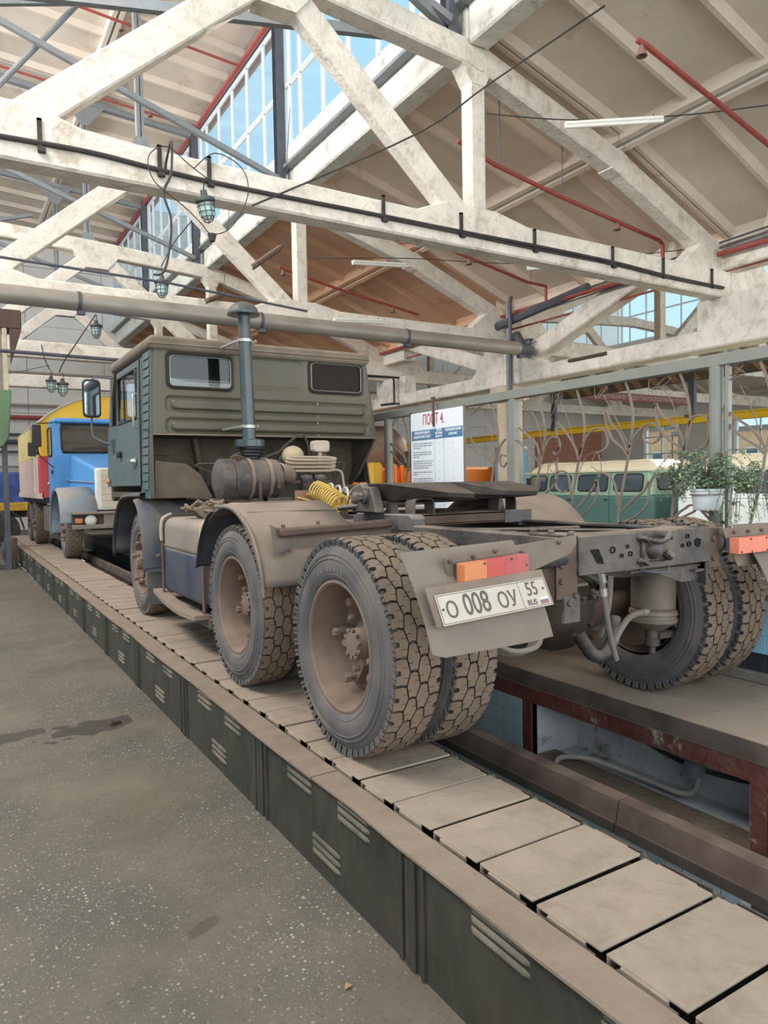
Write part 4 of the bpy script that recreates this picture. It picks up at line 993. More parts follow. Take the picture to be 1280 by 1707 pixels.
for k, m in enumerate((M_fr, M_fb, M_fw)): pbox(0.203, 0.245, -0.046+k*0.0085, -0.0375+k*0.0085, 0.0, 0.0008, 'flag_stripe', m, np_)
for u in (-0.243, 0.236): 
    MB().lathe([(0.006, 0), (0.005, 0.003)], plate_pt(u, 0.0 if u < 0 else 0.012, 0.0), (0, -0.9, 0.43), 8).build('plate_screw', M_rust, np_)

# ---- fenders over the middle axle
def arch(x0, x1, yc, zc, r, a0, a1, nm, m, n_=18, th=0.006, lip=0.03, dent=0.008):
    """part-cylinder fender over a wheel; angle measured from straight up towards +y"""
    mb = MB(); rr = random.Random(3); rows = []
    xs = [x0, x0+0.02, x0+0.05, x0+(x1-x0)*0.35, x0+(x1-x0)*0.65, x1]
    for i in range(n_+1):
        a = a0+(a1-a0)*i/n_; row = []
        for j, x in enumerate(xs):
            rad = r-(lip if j == 0 else (0.008 if j == 1 else 0))+dent*math.sin(a*5+j*1.3)*(0 if j < 2 else 1)
            row.append((x+(0.0 if j else 0.0), yc+math.sin(a)*rad, zc+math.cos(a)*rad))
        rows.append(row)
    for i in range(n_): mb.strip(rows[i+1], rows[i])
    return mb.build(nm, m, trk, solid=th, fix=True)
arch(1.50, 2.16, 4.42, 0.94, 0.66, -1.27, 0.55, 'rear_fender', M_fend, n_=26)
arch(1.50, 2.14, 4.46, 0.955, 0.675, 0.50, 1.30, 'fender_front_section', M_fendd)
arch(4.16, 3.50, 4.42, 0.94, 0.655, -1.12, 1.2, 'rear_fender', M_fend)

# fender rear lower skirt and fold
MB().tube(spl([(1.50, 3.79, 1.08), (1.50, 3.83, 1.25), (1.50, 3.95, 1.42), (1.50, 4.12, 1.52), (1.50, 4.30, 1.575), (1.50, 4.6, 1.58)], 5), 0.011, 6).build('fender_bead', M_fend, trk)
MB().tube(spl([(1.55, 4.70, 1.578), (1.8, 4.70, 1.592), (2.15, 4.70, 1.592)], 5), 0.008, 6).tube([(1.55, 4.15, 1.55), (2.15, 4.15, 1.55)], 0.006, 6).split('fender_seam', M_fend, trk)
MB().bar((1.60, 3.80, 1.44), (2.36, 3.80, 1.465), 0.05, 0.05).build('fender_bracket', M_rust, trk, bevel=0.012)
MB().prism([(1.56, 1.49), (1.66, 1.44), (1.70, 1.32), (1.59, 1.30)], 0.012, 'y', 3.82).box(1.66, 2.38, 3.84, 3.85, 1.35, 1.44).build('bracket_plate', M_fend, trk, smooth=False)
MB().box(2.18, 2.40, 3.72, 3.80, 1.36, 1.40).build('bracket_end', M_chass, trk, smooth=False, bevel=0.004)
bt = MB()
for (x, z) in ((1.60, 1.46), (1.62, 1.33), (1.66, 1.34), (2.21, 1.385), (2.27, 1.385), (2.33, 1.385)): bt.nut((x, 3.80 if x < 2 else 3.72, z), (0, -1, 0), 0.011, 0.014)
bt.nut((1.63, 3.80, 1.468), (0, 0, 1), 0.012, 0.02).nut((1.85, 3.80, 1.478), (0, 0, 1), 0.012, 0.02)
bt.split('fender_bolt', M_rust, trk, ang=30)

# ---- fifth wheel on its subframe
for s_, x in ((1, FL-0.005), (-1, FR+0.005)):
    MB().prism([(3.60, 1.415), (4.34, 1.415), (4.34, 1.49), (4.28, 1.515), (3.64, 1.52), (3.60, 1.50)], 0.10, 'x', x if s_ == 1 else x-0.10).build('subframe_angle', M_chassb, trk, smooth=False, bevel=0.008)
MB().box(FL+0.09, FR-0.09, 3.60, 3.612, 1.455, 1.515).box(FL+0.09, FR-0.09, 3.60, 3.80, 1.508, 1.52).box(FL+0.09, FR-0.09, 3.6, 3.80, 1.45, 1.46).build('subframe_crossbeam', M_rust, trk, smooth=False)
MB().box(FL+0.09, FR-0.09, 4.15, 4.30, 1.45, 1.52).build('subframe_crossbeam', M_rust, trk, smooth=False)
MB().box(3.10, 3.33, 3.59, 3.605, 1.44, 1.525).build('crossbeam_end', M_chassb, trk, smooth=False, bevel=0.004)
# plate: polygon with V slot; thick, sloping horns
xo = 2.855
top = [(-0.43, 4.20), (-0.34, 4.32), (0.40, 4.34), (0.50, 4.22), (0.51, 3.86), (0.50, 3.56), (0.42, 3.46), (0.18, 3.48), (0.05, 3.78), (0.0, 3.84), (-0.05, 3.78), (-0.12, 3.44), (-0.30, 3.48), (-0.44, 3.62), (-0.50, 3.86)]
def tz(y): return 1.712-(0.035*max(0, (3.80-y)/0.33)+0.025*max(0, (3.80-y)/0.33)**2)
n_ = len(top); A = [(xo+x, y, tz(y)) for x, y in top]; B = [(xo+x*(0.88 if y > 3.6 else 0.97), y+0.012 if y < 3.7 else y-0.01, (1.595 if y > 3.8 else (1.625 if y > 3.6 else tz(y)-0.035))) for x, y in top]
cen_t = (xo, 4.0, 1.712); cen_b = (xo, 4.0, 1.645)
fs = [tuple(range(n_))[::-1], tuple(range(n_, 2*n_))]+[(i, (i+1) % n_, (i+1) % n_+n_, i+n_) for i in range(n_)]
M_fwp = mat('greasy_fifth_wheel', (58, 52, 49), 0.5, 0.2, var=0.35, scale=11, bump=0.3, dust=0.35, dustc=(128, 112, 98))
fw = MB().add(A+B, fs).build('fifth_wheel_plate', M_fwp, trk, smooth=False, bevel=0.006)
MB().prism([(xo-0.30, 1.65), (xo-0.22, 1.58), (xo+0.22, 1.58), (xo+0.30, 1.65)], 0.35, 'y', 3.85).build('lock_housing', M_fwp, fw, smooth=False, bevel=0.01)
for s_ in (-1, 1):
    x = xo+s_*0.50
    MB().prism([(3.92, 1.52), (4.20, 1.52), (4.16, 1.62), (4.12, 1.69), (4.0, 1.69), (3.96, 1.62)], 0.07, 'x', x-0.035).build('pivot_bracket', M_chass, trk, smooth=False, bevel=0.01)
    MB().cyl((x-0.06, 4.06, 1.625), (x+0.06, 4.06, 1.625), 0.045, 16).nut((x-0.06, 4.06, 1.625), (-1, 0, 0), 0.03, 0.025).nut((x+0.06, 4.06, 1.625), (1, 0, 0), 0.03, 0.025).build('pivot_pin', M_chass, trk)
    # inverted U stop brackets
    xs = xo+s_*0.335
    MB().ribbon(spl([(xs-0.075, 3.72, 1.52), (xs-0.073, 3.72, 1.58), (xs-0.055, 3.72, 1.61), (xs+0.04, 3.72, 1.612), (xs+0.068, 3.72, 1.59), (xs+0.07, 3.72, 1.52)], 5), 0.010, 0.10, (0, 1, 0)).build('stop_bracket', M_chass, trk, ang=50)
    MB().prism([(3.85, 1.52), (4.0, 1.52), (3.95, 1.66), (3.9, 1.66)], 0.012, 'x', xo+s_*0.42).build('rib_plate', M_chass, trk, smooth=False)
MB().prism([(4.26, 1.52), (4.44, 1.52), (4.44, 1.68), (4.30, 1.72), (4.22, 1.66)], 0.06, 'x', 2.42).build('release_bracket', M_chass, trk, smooth=False, bevel=0.012)
MB().nut((2.42, 4.35, 1.61), (-1, 0, 0), 0.045, 0.03).tube([(2.42, 4.30, 1.56), (2.36, 4.5, 1.54)], 0.02, 8).build('release_handle', M_chass, trk)
MB().lathe([(0.045, 0), (0.055, 0.02), (0.055, 0.40), (0.045, 0.42)], (2.66, 4.48, 1.60), (1, 0, 0), 20).build('white_tube', mat('cream_tube', (206, 196, 180), 0.6, dust=0.3), trk)

# ---- fuel tank with straps, box behind it
def rbox_y(x0, x1, z0, z1, r, y0, y1, n=5):
    poly = []
    for (cx_, cz_, a0_) in ((x1-r, z1-r, 0), (x0+r, z1-r, PI/2), (x0+r, z0+r, PI), (x1-r, z0+r, 1.5*PI)):
        for k in range(n+1): a = a0_+PI/2*k/n; poly.append((cx_+r*math.cos(a), cz_+r*math.sin(a)))
    return MB().prism(poly, y1-y0, 'y', y0)
for s_ in (1, -1):
    def mx(x): return x if s_ == 1 else 2*CX-x
    xa, xb = sorted((mx(1.62), mx(2.30)))
    tk_ = rbox_y(xa, xb, 0.80, 1.445, 0.09, 5.30, 6.45).build('fuel_tank', M_tankg, trk, ang=40)
    if s_ == 1:
        rbox_y(xa-0.004, xb-0.1, 0.797, 1.20, 0.05, 5.302, 6.448).build('tank_lower_half', M_tankb, tk_, ang=40)
        MB().box(xa-0.012, xa+0.01, 5.30, 6.45, 1.198, 1.212).build('tank_seam', M_brk, tk_, smooth=False)
        for y in (5.26, 6.42):
            pts = [(xa-0.012, y, 0.74), (xa-0.014, y, 1.0), (xa-0.014, y, 1.34), (xa+0.004, y, 1.42), (xa+0.05, y, 1.46), (xa+0.3, y, 1.465)]
            MB().ribbon(spl(pts, 4), 0.012, 0.05, (0, 1, 0)).build('tank_strap', M_rust, tk_, ang=50)
            MB().ribbon(spl([(xa-0.022, y, 1.24), (xa-0.024, y, 1.35), (xa-0.004, y, 1.435), (xa+0.07, y, 1.475)], 4), 0.014, 0.055, (0, 1, 0)).build('strap_cover', mat('pale_strap', (170, 158, 142), 0.8, var=0.15), tk_, ang=50)
        bt = MB().cyl((xa-0.02, 6.5, 1.28), (xa-0.02, 6.5, 1.22), 0.008, 6).nut((xa-0.03, 6.46, 1.10), (-1, 0, 0), 0.02, 0.03).nut((xa-0.03, 6.46, 1.26), (0, 1, 0), 0.015, 0.04)
        bt.split('strap_bolt', M_rust, tk_)
        MB().lathe([(0.035, 0), (0.035, 0.045), (0.03, 0.05), (0, 0.05)], (1.95, 5.65, 1.44), (0, 0, 1), 16).build('filler_cap', M_clampm, tk_)
        # bundle of rusty parts lying on the tank
        jm = MB(); rr = random.Random(5)
        jm.prism([(1.70, 1.52), (1.78, 1.45), (1.86, 1.45), (1.90, 1.53), (1.82, 1.55)], 0.16, 'y', 5.78)
        for k in range(16):
            p = Vector((1.80+rr.uniform(-.12, .14), 5.86+rr.uniform(-.14, .12), 1.54+rr.uniform(-.04, .04))); d = Vector((rr.uniform(-1, 1), rr.uniform(-1, 1), rr.uniform(-.4, .5))).normalized()*rr.uniform(.04, .10)
            jm.tube([p-d, p+d], rr.uniform(.008, .02), 6)
        jm.build('rag_bundle', mat('rusty_scrap', (108, 92, 74), 0.9, var=0.4, scale=25, dust=0.4), tk_)
# side step plank under the tank
MB().ribbon(spl([(1.62, 6.63, 0.775), (1.60, 6.45, 0.77), (1.58, 6.0, 0.735), (1.57, 5.6, 0.725), (1.57, 5.2, 0.745)], 5), 0.035, 0.11, (1, 0, 0)).build('side_step', M_dusty, trk, ang=50)
MB().box(1.62, 2.3, 5.15, 6.7, 0.66, 0.73).build('step_bracket', M_chass, trk, smooth=False)
MB().cyl((1.66, 5.12, 0.86), (2.3, 5.12, 0.86), 0.06, 14).build('exhaust_end', M_rust, trk)
# muffler / battery stuff between rails for depth
MB().box(1.95, 2.38, 4.95, 5.25, 0.85, 1.35).build('battery_box', M_chass, trk, smooth=False, bevel=0.01)

# ---- cab
cab_r, cab_f = 6.85, 8.95
def wallx(z, left=True):
    t = (z-2.2)/0.84
    return (1.645+0.028*max(-0.6, min(1, t))) if left else (4.078-0.125*max(-0.8, min(1, t)))
def rr_sdf(x, z, x0, x1, z0, z1, r):
    cx_, cz_ = (x0+x1)/2, (z0+z1)/2; qx = abs(x-cx_)-(x1-x0)/2+r; qz = abs(z-cz_)-(z1-z0)/2+r
    return math.hypot(max(qx, 0), max(qz, 0))+min(max(qx, qz), 0)-r
WIN = [(1.815, 2.435, 2.648, 2.962), (3.28, 3.90, 2.675, 2.992)]
RIB = [(1.83, 3.93, 2.238, 2.333), (1.83, 3.92, 2.440, 2.540)]
GRV = [(1.78, 3.97, 2.216, 2.36), (1.78, 3.96, 2.415, 2.565)]
def hgt(x, z):
    sm = lambda d, a, b_: max(0, min(1, (d-a)/(b_-a)))**2*(3-2*max(0, min(1, (d-a)/(b_-a))))
    h = 0.0
    for g_, r_ in zip(GRV, RIB):
        d = rr_sdf(x, z, *g_, 0.05); h -= 0.018*(1-sm(d, -0.012, 0.003))
        d = rr_sdf(x, z, *r_, 0.04); h += 0.034*(1-sm(d, -0.016, 0.002))
    d = rr_sdf(x, z, 2.52, 3.205, 2.69, 2.985, 0.05); h -= 0.012*(1-sm(d, -0.02, 0.002))
    d = rr_sdf(x, z, 2.50, 3.235, 2.66, 3.005, 0.06); h -= 0.006*(1-sm(d, -0.015, 0.002))
    for w_ in WIN:
        d = rr_sdf(x, z, w_[0]-0.03, w_[1]+0.03, w_[2]-0.03, w_[3]+0.03, 0.07); h -= 0.018*(1-sm(d, -0.02, 0.004))
    return h
NX, NZ = 190, 84
V = []; idx = {}
for j in range(NZ+1):
    z = 2.205+(3.045-2.205)*j/NZ
    for i in range(NX+1):
        xl, xr = wallx(z), wallx(z, False); u = i/NX; x = xl+(xr-xl)*u
        e = min(x-xl, xr-x); rd = 0.03; yb = cab_r+(0.0 if e > rd else rd-math.sqrt(max(0, rd*rd-(rd-e)**2)))
        V.append((x, yb-hgt(x, z), z))
fs = []
for j in range(NZ):
    for i in range(NX):
        a = j*(NX+1)+i; c = V[a]; cx_ = (V[a][0]+V[a+1][0])/2; cz_ = (V[a][2]+V[a+NX+1][2])/2
        if any(rr_sdf(cx_, cz_, *w_, 0.05) < -0.004 for w_ in WIN): continue
        fs.append((a, a+1, a+NX+2, a+NX+1))
MB().add(V, fs).build('cab_rear_wall', M_olive, trk, ang=60, solid=0.004)
def rring(x0, x1, z0, z1, r, n=6):
    out = []
    for (cx_, cz_, a0_) in ((x1-r, z1-r, 0), (x0+r, z1-r, PI/2), (x0+r, z0+r, PI), (x1-r, z0+r, 1.5*PI)):
        for k in range(n+1): a = a0_+PI/2*k/n; out.append((cx_+r*math.cos(a), cz_+r*math.sin(a)))
    return out
for k, w_ in enumerate(WIN):
    ring = rring(*w_, 0.05)
    wn = MB().tube([(p[0], cab_r+0.006, p[1]) for p in ring], 0.013, 8, closed=True).build('rear_window_seal', M_rubber, trk)
    MB().prism([(p[0], p[1]) for p in ring], 0.004, 'y', cab_r+0.010).build('rear_glass', M_glassd if k == 0 else glassmat('dim_cab_glass', (0.6, 0.55, 0.5), 0.015, 0.2), wn, smooth=False)
    MB().tube([(p[0], cab_r-0.002, p[1]) for p in rring(w_[0]+0.016, w_[1]-0.016, w_[2]+0.016, w_[3]-0.016, 0.04)], 0.003, 6, closed=True).build('bright_bead', M_clampm, wn)
# curtain behind the right-hand rear glass
MB().box(3.22, 3.96, cab_r+0.03, cab_r+0.04, 2.60, 2.978).build('curtain', mat('brown_curtain', (96, 82, 74), 0.9, var=0.2), trk, smooth=False)
# bottom lip
MB().tube([(1.66, cab_r+0.004, 2.203), (4.07, cab_r+0.004, 2.203)], 0.008, 8).build('rear_wall_lip', M_dusty, trk)
bt = MB()
for x in (2.56, 3.36):
    for z in (2.22, 2.345, 2.42, 2.55): bt.lathe([(0.014, 0), (0.012, 0.006), (0, 0.008)], (x, cab_r+0.006, z), (0, -1, 0), 10)
bt.split('seam_spot', M_dusty, trk)
# side walls
def sidewall(s_, y0, y1, z0, z1, nm, m, bev=0.004, z0b=None):
    """panel of the cab side between y0..y1; follows the slight tumblehome"""
    L_ = s_ == 1; t = 0.02*s_
    A = []
    for (y, z) in ((y0, z0), (y1, z0 if z0b is None else z0b), (y1, z1), (y0, z1)):
        x = wallx(z, L_)-0.012*s_; A.append((x, y, z))
    B = [(p[0]+t, p[1], p[2]) for p in A]
    fs = [(0, 1, 2, 3), (7, 6, 5, 4), (0, 4, 5, 1), (1, 5, 6, 2), (2, 6, 7, 3), (3, 7, 4, 0)]
    if s_ == 1: fs = [f[::-1] for f in fs]
    return MB().add(A+B, fs).build(nm, m, trk, smooth=False, bevel=bev)
for s_ in (1, -1):
    zq = 1.60 if s_ == 1 else 2.2
    q = sidewall(s_, cab_r+0.02, 7.14, zq, 2.99, 'quarter_panel', M_teal if s_ == 1 else M_olive)
    if s_ == 1:
        for k in range(16):
            z = 1.68+k*0.082
            MB().add([(wallx(z)-0.013, cab_r+0.045, z), (wallx(z)-0.013, 7.12, z), (wallx(z)-0.022, 7.12, z+0.006), (wallx(z)-0.022, cab_r+0.045, z+0.006), (wallx(z)-0.013, 7.12, z+0.074), (wallx(z)-0.013, cab_r+0.045, z+0.074)], [(0, 1, 2, 3), (3, 2, 4, 5), (0, 3, 5), (1, 4, 2)]).build('louvre_slat', M_teal, q, smooth=False)
        MB().tube(spl([(1.625, 6.98, 2.245), (1.615, 6.94, 2.24), (1.622, 6.90, 2.25), (1.615, 6.87, 2.24)], 4), 0.006, 6).build('latch_hook', M_dark, q)
        # cab corner piece coming round
        MB().box(1.635, 1.66, cab_r-0.002, cab_r+0.05, 1.6, 2.21).build('corner_post', M_olive, trk, smooth=False, bevel=0.006)
    sidewall(s_, 7.15, 7.20, 1.62, 2.99, 'rear_pillar', M_teal if s_ == 1 else M_olive)
    d_ = sidewall(s_, 7.215, 8.42, 1.72, 2.385, 'door', M_teal if s_ == 1 else M_olive, 0.008)
    sidewall(s_, 7.215, 7.42, 2.385, 2.97, 'door_rear_post', M_teal if s_ == 1 else M_olive)
    sidewall(s_, 8.36, 8.42, 2.385, 2.97, 'door_front_post', M_teal if s_ == 1 else M_olive)
    sidewall(s_, 7.42, 8.36, 2.90, 2.97, 'door_top_rail', M_teal if s_ == 1 else M_olive)
    sidewall(s_, 8.44, cab_f-0.05, 1.72, 2.40, 'front_quarter', M_teal if s_ == 1 else M_olive)
    sidewall(s_, 8.72, 8.80, 2.40, 2.97, 'windscreen_pillar', M_teal if s_ == 1 else M_olive)
    x = wallx(2.6, s_ == 1)
    wr_ = MB().tube([(x-0.012*s_+0.004*s_, y, z) for (y, z) in rring(7.45, 8.33, 2.40, 2.89, 0.05)], 0.014, 6, closed=True).tube([(x-0.01*s_, 8.02, 2.4), (x-0.01*s_, 8.02, 2.89)], 0.010, 6).build('door_window_seal', M_rubber, trk)
    MB().box(min(x, x+0.004), max(x, x+0.004), 7.44, 8.34, 2.395, 2.895).build('door_glass', M_glassd, wr_, smooth=False)
    if s_ == 1:
        MB().tube([(1.612, 7.185, 1.7), (1.628, 7.185, 2.95)], 0.008, 6).build('door_gap_seal', M_rubber, trk)
        MB().tube(spl([(1.625, 7.30, 2.62), (1.585, 7.29, 2.60), (1.575, 7.27, 2.45), (1.585, 7.29, 2.31), (1.622, 7.30, 2.29)], 5), 0.012, 8).build('grab_handle', M_clampm, trk)
        MB().lathe([(0.045, 0), (0.045, 0.01), (0.03, 0.018), (0.02, 0.05), (0.0, 0.052)], (1.618, 7.42, 1.97), (-1, 0, 0), 16).bar((1.575, 7.42, 1.97), (1.572, 7.56, 1.985), 0.02, 0.03).build('door_handle', mat('chrome', (200, 200, 198), 0.2, 0.9, var=0.05), trk)
        MB().box(1.59, 1.618, 8.10, 8.22, 2.03, 2.10).build('step_lamp', M_rubber, trk, bevel=0.006)
        MB().lathe([(0.035, 0), (0.03, 0.02), (0.0, 0.03)], (1.60, 8.75, 1.78), (-1, 0, 0), 12).build('side_indicator', M_amber, trk)
# lower right side skirt (dark, tapering forwards) and recessed lower rear wall
MB().add([(4.075, 6.86, 2.2), (3.99, 7.10, 1.80), (3.98, 7.40, 1.62), (4.0, 7.9, 1.6), (4.07, 7.9, 2.2), (4.05, 6.86, 2.2), (3.96, 7.10, 1.80), (3.95, 7.40, 1.62), (3.97, 7.9, 1.6), (4.04, 7.9, 2.2)], [(0, 1, 2, 3, 4), (9, 8, 7, 6, 5), (0, 5, 6, 1), (1, 6, 7, 2), (2, 7, 8, 3), (3, 8, 9, 4)]).build('lower_skirt', M_under, trk, smooth=False)
lw = MB().box(1.66, 4.0, 7.30, 7.33, 1.62, 2.21).box(1.66, 4.05, 6.87, 7.32, 2.195, 2.21).build('lower_rear_wall', M_under, trk, smooth=False)
for (x0, x1, z0, z1) in ((1.72, 1.98, 2.02, 2.12), (1.70, 2.08, 1.66, 1.88), (3.45, 3.90, 2.05, 2.14), (3.5, 3.92, 1.72, 1.95), (2.9, 3.3, 1.8, 2.1)):
    MB().prism(rring(x0, x1, z0, z1, 0.03), 0.016, 'y', 7.288).build('pressed_panel', M_under, lw, smooth=False, bevel=0.004)
for x in (2.12, 3.40): MB().prism([(x, 2.2), (x+0.05, 2.2), (x+0.16, 1.55), (x+0.10, 1.55)], 0.10, 'y', 7.16).build('cab_rib', M_under, lw, smooth=False, bevel=0.01)
# engine-side inner wing, left
MB().prism([(1.69, 1.60), (2.25, 1.60), (2.13, 1.83), (2.0, 1.93), (1.70, 1.96)], 0.03, 'y', 6.98).build('inner_wing', mat('brown_wing', (104, 92, 78), 0.85, var=0.2, dust=0.4), trk, smooth=False)
# roof
rf = rbox_y(1.625, 3.985, 2.985, 3.118, 0.062, cab_r-0.03, cab_f-0.35, 6)
rf.build('roof', M_roofd, trk, ang=50, bevel=0.03, seg=3)
MB().tube([(1.632, cab_r-0.028, 3.04), (3.975, cab_r-0.028, 3.05)], 0.012, 8).build('roof_gutter', M_roofd, trk)
MB().prism([(8.55, 3.10), (8.55, 2.99), (8.90, 2.44), (8.95, 2.44), (8.65, 3.06)], 0.10, 'x', 1.66).prism([(8.55, 3.10), (8.55, 2.99), (8.90, 2.44), (8.95, 2.44), (8.65, 3.06)], 0.10, 'x', 3.86).split('screen_surround', M_olive, trk, smooth=False)
MB().add([(1.72, 8.90, 2.44), (3.9, 8.90, 2.44), (3.9, 8.62, 3.0), (1.72, 8.62, 3.0)], [(0, 1, 2, 3)]).build('windscreen', M_glassd, trk, smooth=False)
MB().box(1.66, 4.0, 8.88, 8.95, 1.55, 2.44).build('front_panel', M_olive, trk, smooth=False, bevel=0.02)
MB().box(1.66, 4.0, 7.33, 8.88, 1.60, 1.66).build('cab_floor', M_under, trk, smooth=False)
MB().box(1.75, 3.9, 8.55, 8.85, 2.2, 2.42).build('dashboard', M_rubber, trk, smooth=False, bevel=0.03)
MB().tube([(2.2+0.24*math.cos(a*PI/12), 8.35+0.05*math.sin(a*PI/12), 2.60+0.22*math.sin(a*PI/12)) for a in range(24)], 0.016, 6, closed=True).tube([(2.2, 8.37, 2.58), (2.2, 8.6, 2.35)], 0.03, 8).bar((1.98, 8.35, 2.6), (2.42, 8.35, 2.6), 0.02, 0.02).build('steering_wheel', M_rubber, trk)
for x in (1.95, 3.1): MB().box(x, x+0.52, 7.65, 7.78, 2.0, 2.62).box(x, x+0.52, 7.65, 8.15, 2.0, 2.15).build('seat', M_rubber, trk, bevel=0.04)
# mirrors
mr = MB().prism(rring(1.335, 1.53, 2.50, 2.93, 0.05), 0.03, 'y', 8.66).build('mirror', M_rubber, trk, smooth=False, bevel=0.01)
MB().prism(rring(1.355, 1.51, 2.525, 2.905, 0.04), 0.004, 'y', 8.655).build('mirror_glass', mat('mirror_silver', (150, 160, 168), 0.05, 0.95, var=0.0), mr, smooth=False)
MB().tube(spl([(1.44, 8.70, 2.93), (1.50, 8.69, 2.96), (1.62, 8.66, 2.95), (1.66, 8.64, 2.96)], 4), 0.010, 6).tube(spl([(1.43, 8.70, 2.50), (1.43, 8.68, 2.35), (1.45, 8.66, 2.28), (1.54, 8.60, 2.22), (1.62, 8.56, 2.20)], 5), 0.012, 6).box(1.595, 1.63, 8.50, 8.60, 2.12, 2.25).build('mirror_arm', M_dark, mr)
# front fender arch + splash guard + mudflap
def fendf(s_):
    x0, x1 = (1.56, 2.12) if s_ == 1 else (2*CX-1.56, 2*CX-2.12)
    mb = MB(); rows = []
    prof = [(8.42, 0.98), (8.40, 1.20), (8.28, 1.40), (8.10, 1.55), (7.88, 1.625), (7.60, 1.65), (7.25, 1.655), (7.05, 1.66)]
    pf = spl([(0, a, b_) for a, b_ in prof], 3)
    for p in pf: rows.append([(x0+0.03*s_, p.y, p.z-0.045), (x0, p.y, p.z-0.03), (x0+0.01*s_, p.y, p.z-0.005), (x0+0.04*s_, p.y, p.z), (x1, p.y, p.z)])
    for i in range(len(rows)-1): mb.strip(rows[i], rows[i+1])
    mb.build('front_fender', M_fendd, trk, solid=0.006, fix=True)
    xa, xb = sorted((x0-0.03*s_, x1))
    pf = spl([(0, 7.16, 1.59), (0, 7.0, 1.50), (0, 6.88, 1.30), (0, 6.83, 1.1), (0, 6.82, 0.93)], 4)
    mb = MB(); rows = []
    for p in pf: rows.append([(xa+0.015, p.y+0.05, p.z-0.01), (xa, p.y+0.02, p.z), (xa+0.035, p.y, p.z+0.01), (xb, p.y, p.z+0.01)] if s_ == 1 else [(xa, p.y, p.z+0.01), (xb-0.035, p.y, p.z+0.01), (xb, p.y+0.02, p.z), (xb-0.015, p.y+0.05, p.z-0.01)])
    for i in range(len(rows)-1): mb.strip(rows[i+1], rows[i])
    mb.build('splash_guard', M_fendd, trk, solid=0.006, fix=True)
    MB().box(xa+0.03, xb, 6.82, 6.828, 0.62, 0.94).build('front_mudflap', M_chassb, trk, smooth=False)
    MB().bar((xa+0.03, 6.80, 0.935), (xb, 6.80, 0.935), 0.02, 0.03).build('flap_bar', M_dark, trk, smooth=False)
fendf(1); fendf(-1)

# ---- intake stack, air cleaner, engine clutter
st = MB().lathe([(0.064, 0), (0.060, 0.6), (0.056, 1.17)], (2.425, 6.40, 2.13), (-0.02, 0, 1), 24, close=False).build('intake_stack', M_green, trk)
MB().lathe([(0.0, 0.125), (0.04, 0.12), (0.095, 0.10), (0.13, 0.062), (0.138, 0.03), (0.150, 0.02), (0.150, 0.005), (0.10, 0.0), (0.05, 0.0)], (2.40, 6.40, 3.275), (0, 0, 1), 32, close=False).build('rain_cap', M_green, st, ang=40)
for z in (2.255, 3.045): 
    MB().lathe([(0.069, -0.014), (0.069, 0.014)], (2.425-(z-2.13)*0.02, 6.40, z), (0, 0, 1), 24, close=False).bar((2.34, 6.42, z), (2.32, 6.82, z), 0.02, 0.02).bar((2.50, 6.42, z), (2.52, 6.82, z), 0.02, 0.02).cyl((2.34, 6.38, z), (2.36, 6.38, z), 0.014, 8).cyl((2.49, 6.38, z), (2.51, 6.38, z), 0.014, 8).build('stack_clamp', M_clampm, st)
MB().lathe([(0.06, 0.005), (0.125, 0.0), (0.138, -0.01), (0.138, -0.065), (0.128, -0.075), (0.0, -0.075)], (2.43, 6.40, 2.135), (0, 0, 1), 28, close=False).build('stack_base', M_green, st, ang=40)
MB().lathe([(0.11, 0), (0.118, -0.02), (0.10, -0.03), (0.106, -0.05), (0.09, -0.06), (0.094, -0.08), (0.075, -0.09), (0.078, -0.11), (0.06, -0.12), (0.062, -0.19)], (2.44, 6.38, 2.065), (0.05, 0, 1), 24, close=False).build('bellows', M_rubber, st, ang=30)
M_ac = mat('air_cleaner_paint', (54, 54, 57), 0.5, grime=0.8, gscale=20, dside=0.25, var=0.35, scale=11, dust=0.6, dustc=(132, 116, 102))
ac = MB().lathe([(0, 0.0), (0.06, 0.002), (0.12, 0.012), (0.17, 0.035), (0.178, 0.05), (0.178, 0.135), (0.172, 0.14), (0.184, 0.145), (0.184, 0.16), (0.172, 0.165), (0.172, 0.50), (0.178, 0.505), (0.178, 0.52), (0.17, 0.56), (0.12, 0.60), (0.0, 0.61)], (1.96, 6.02, 1.765), (1, 0.0, 0), 32, close=False).build('air_cleaner', M_ac, trk, ang=35)
MB().ribbon([(2.25, 6.02-0.182*math.sin(a*PI/12), 1.765+0.182*math.cos(a*PI/12)) for a in range(-6, 15)], 0.006, 0.03, (1, 0, 0)).ribbon([(2.42, 6.02-0.182*math.sin(a*PI/12), 1.765+0.182*math.cos(a*PI/12)) for a in range(-6, 15)], 0.006, 0.03, (1, 0, 0)).split('mounting_band', M_brk, ac, ang=40)
MB().bar((2.10, 5.97, 1.945), (2.18, 5.97, 1.94), 0.03, 0.03).tube(spl([(2.06, 5.9, 1.95), (2.12, 5.88, 1.965), (2.2, 5.9, 1.94)], 4), 0.008, 6).bar((2.30, 5.83, 1.75), (2.30, 5.83, 1.60), 0.025, 0.02).bar((2.47, 5.83, 1.74), (2.47, 5.83, 1.68), 0.04, 0.02).split('clasp', M_rust, ac)
MB().lathe([(0.085, 0), (0.095, 0.02), (0.08, 0.03), (0.092, 0.05), (0.08, 0.065), (0.09, 0.09), (0.078, 0.10), (0.085, 0.13), (0.07, 0.16)], (2.56, 6.05, 1.82), (1, 0.35, -0.15), 20, close=False).build('intake_elbow', M_brk, trk, ang=30)
MB().box(2.30, 2.75, 5.72, 5.76, 1.57, 1.60).box(2.30, 2.32, 5.72, 5.76, 1.48, 1.60).build('support_bar', M_chass, trk, smooth=False)
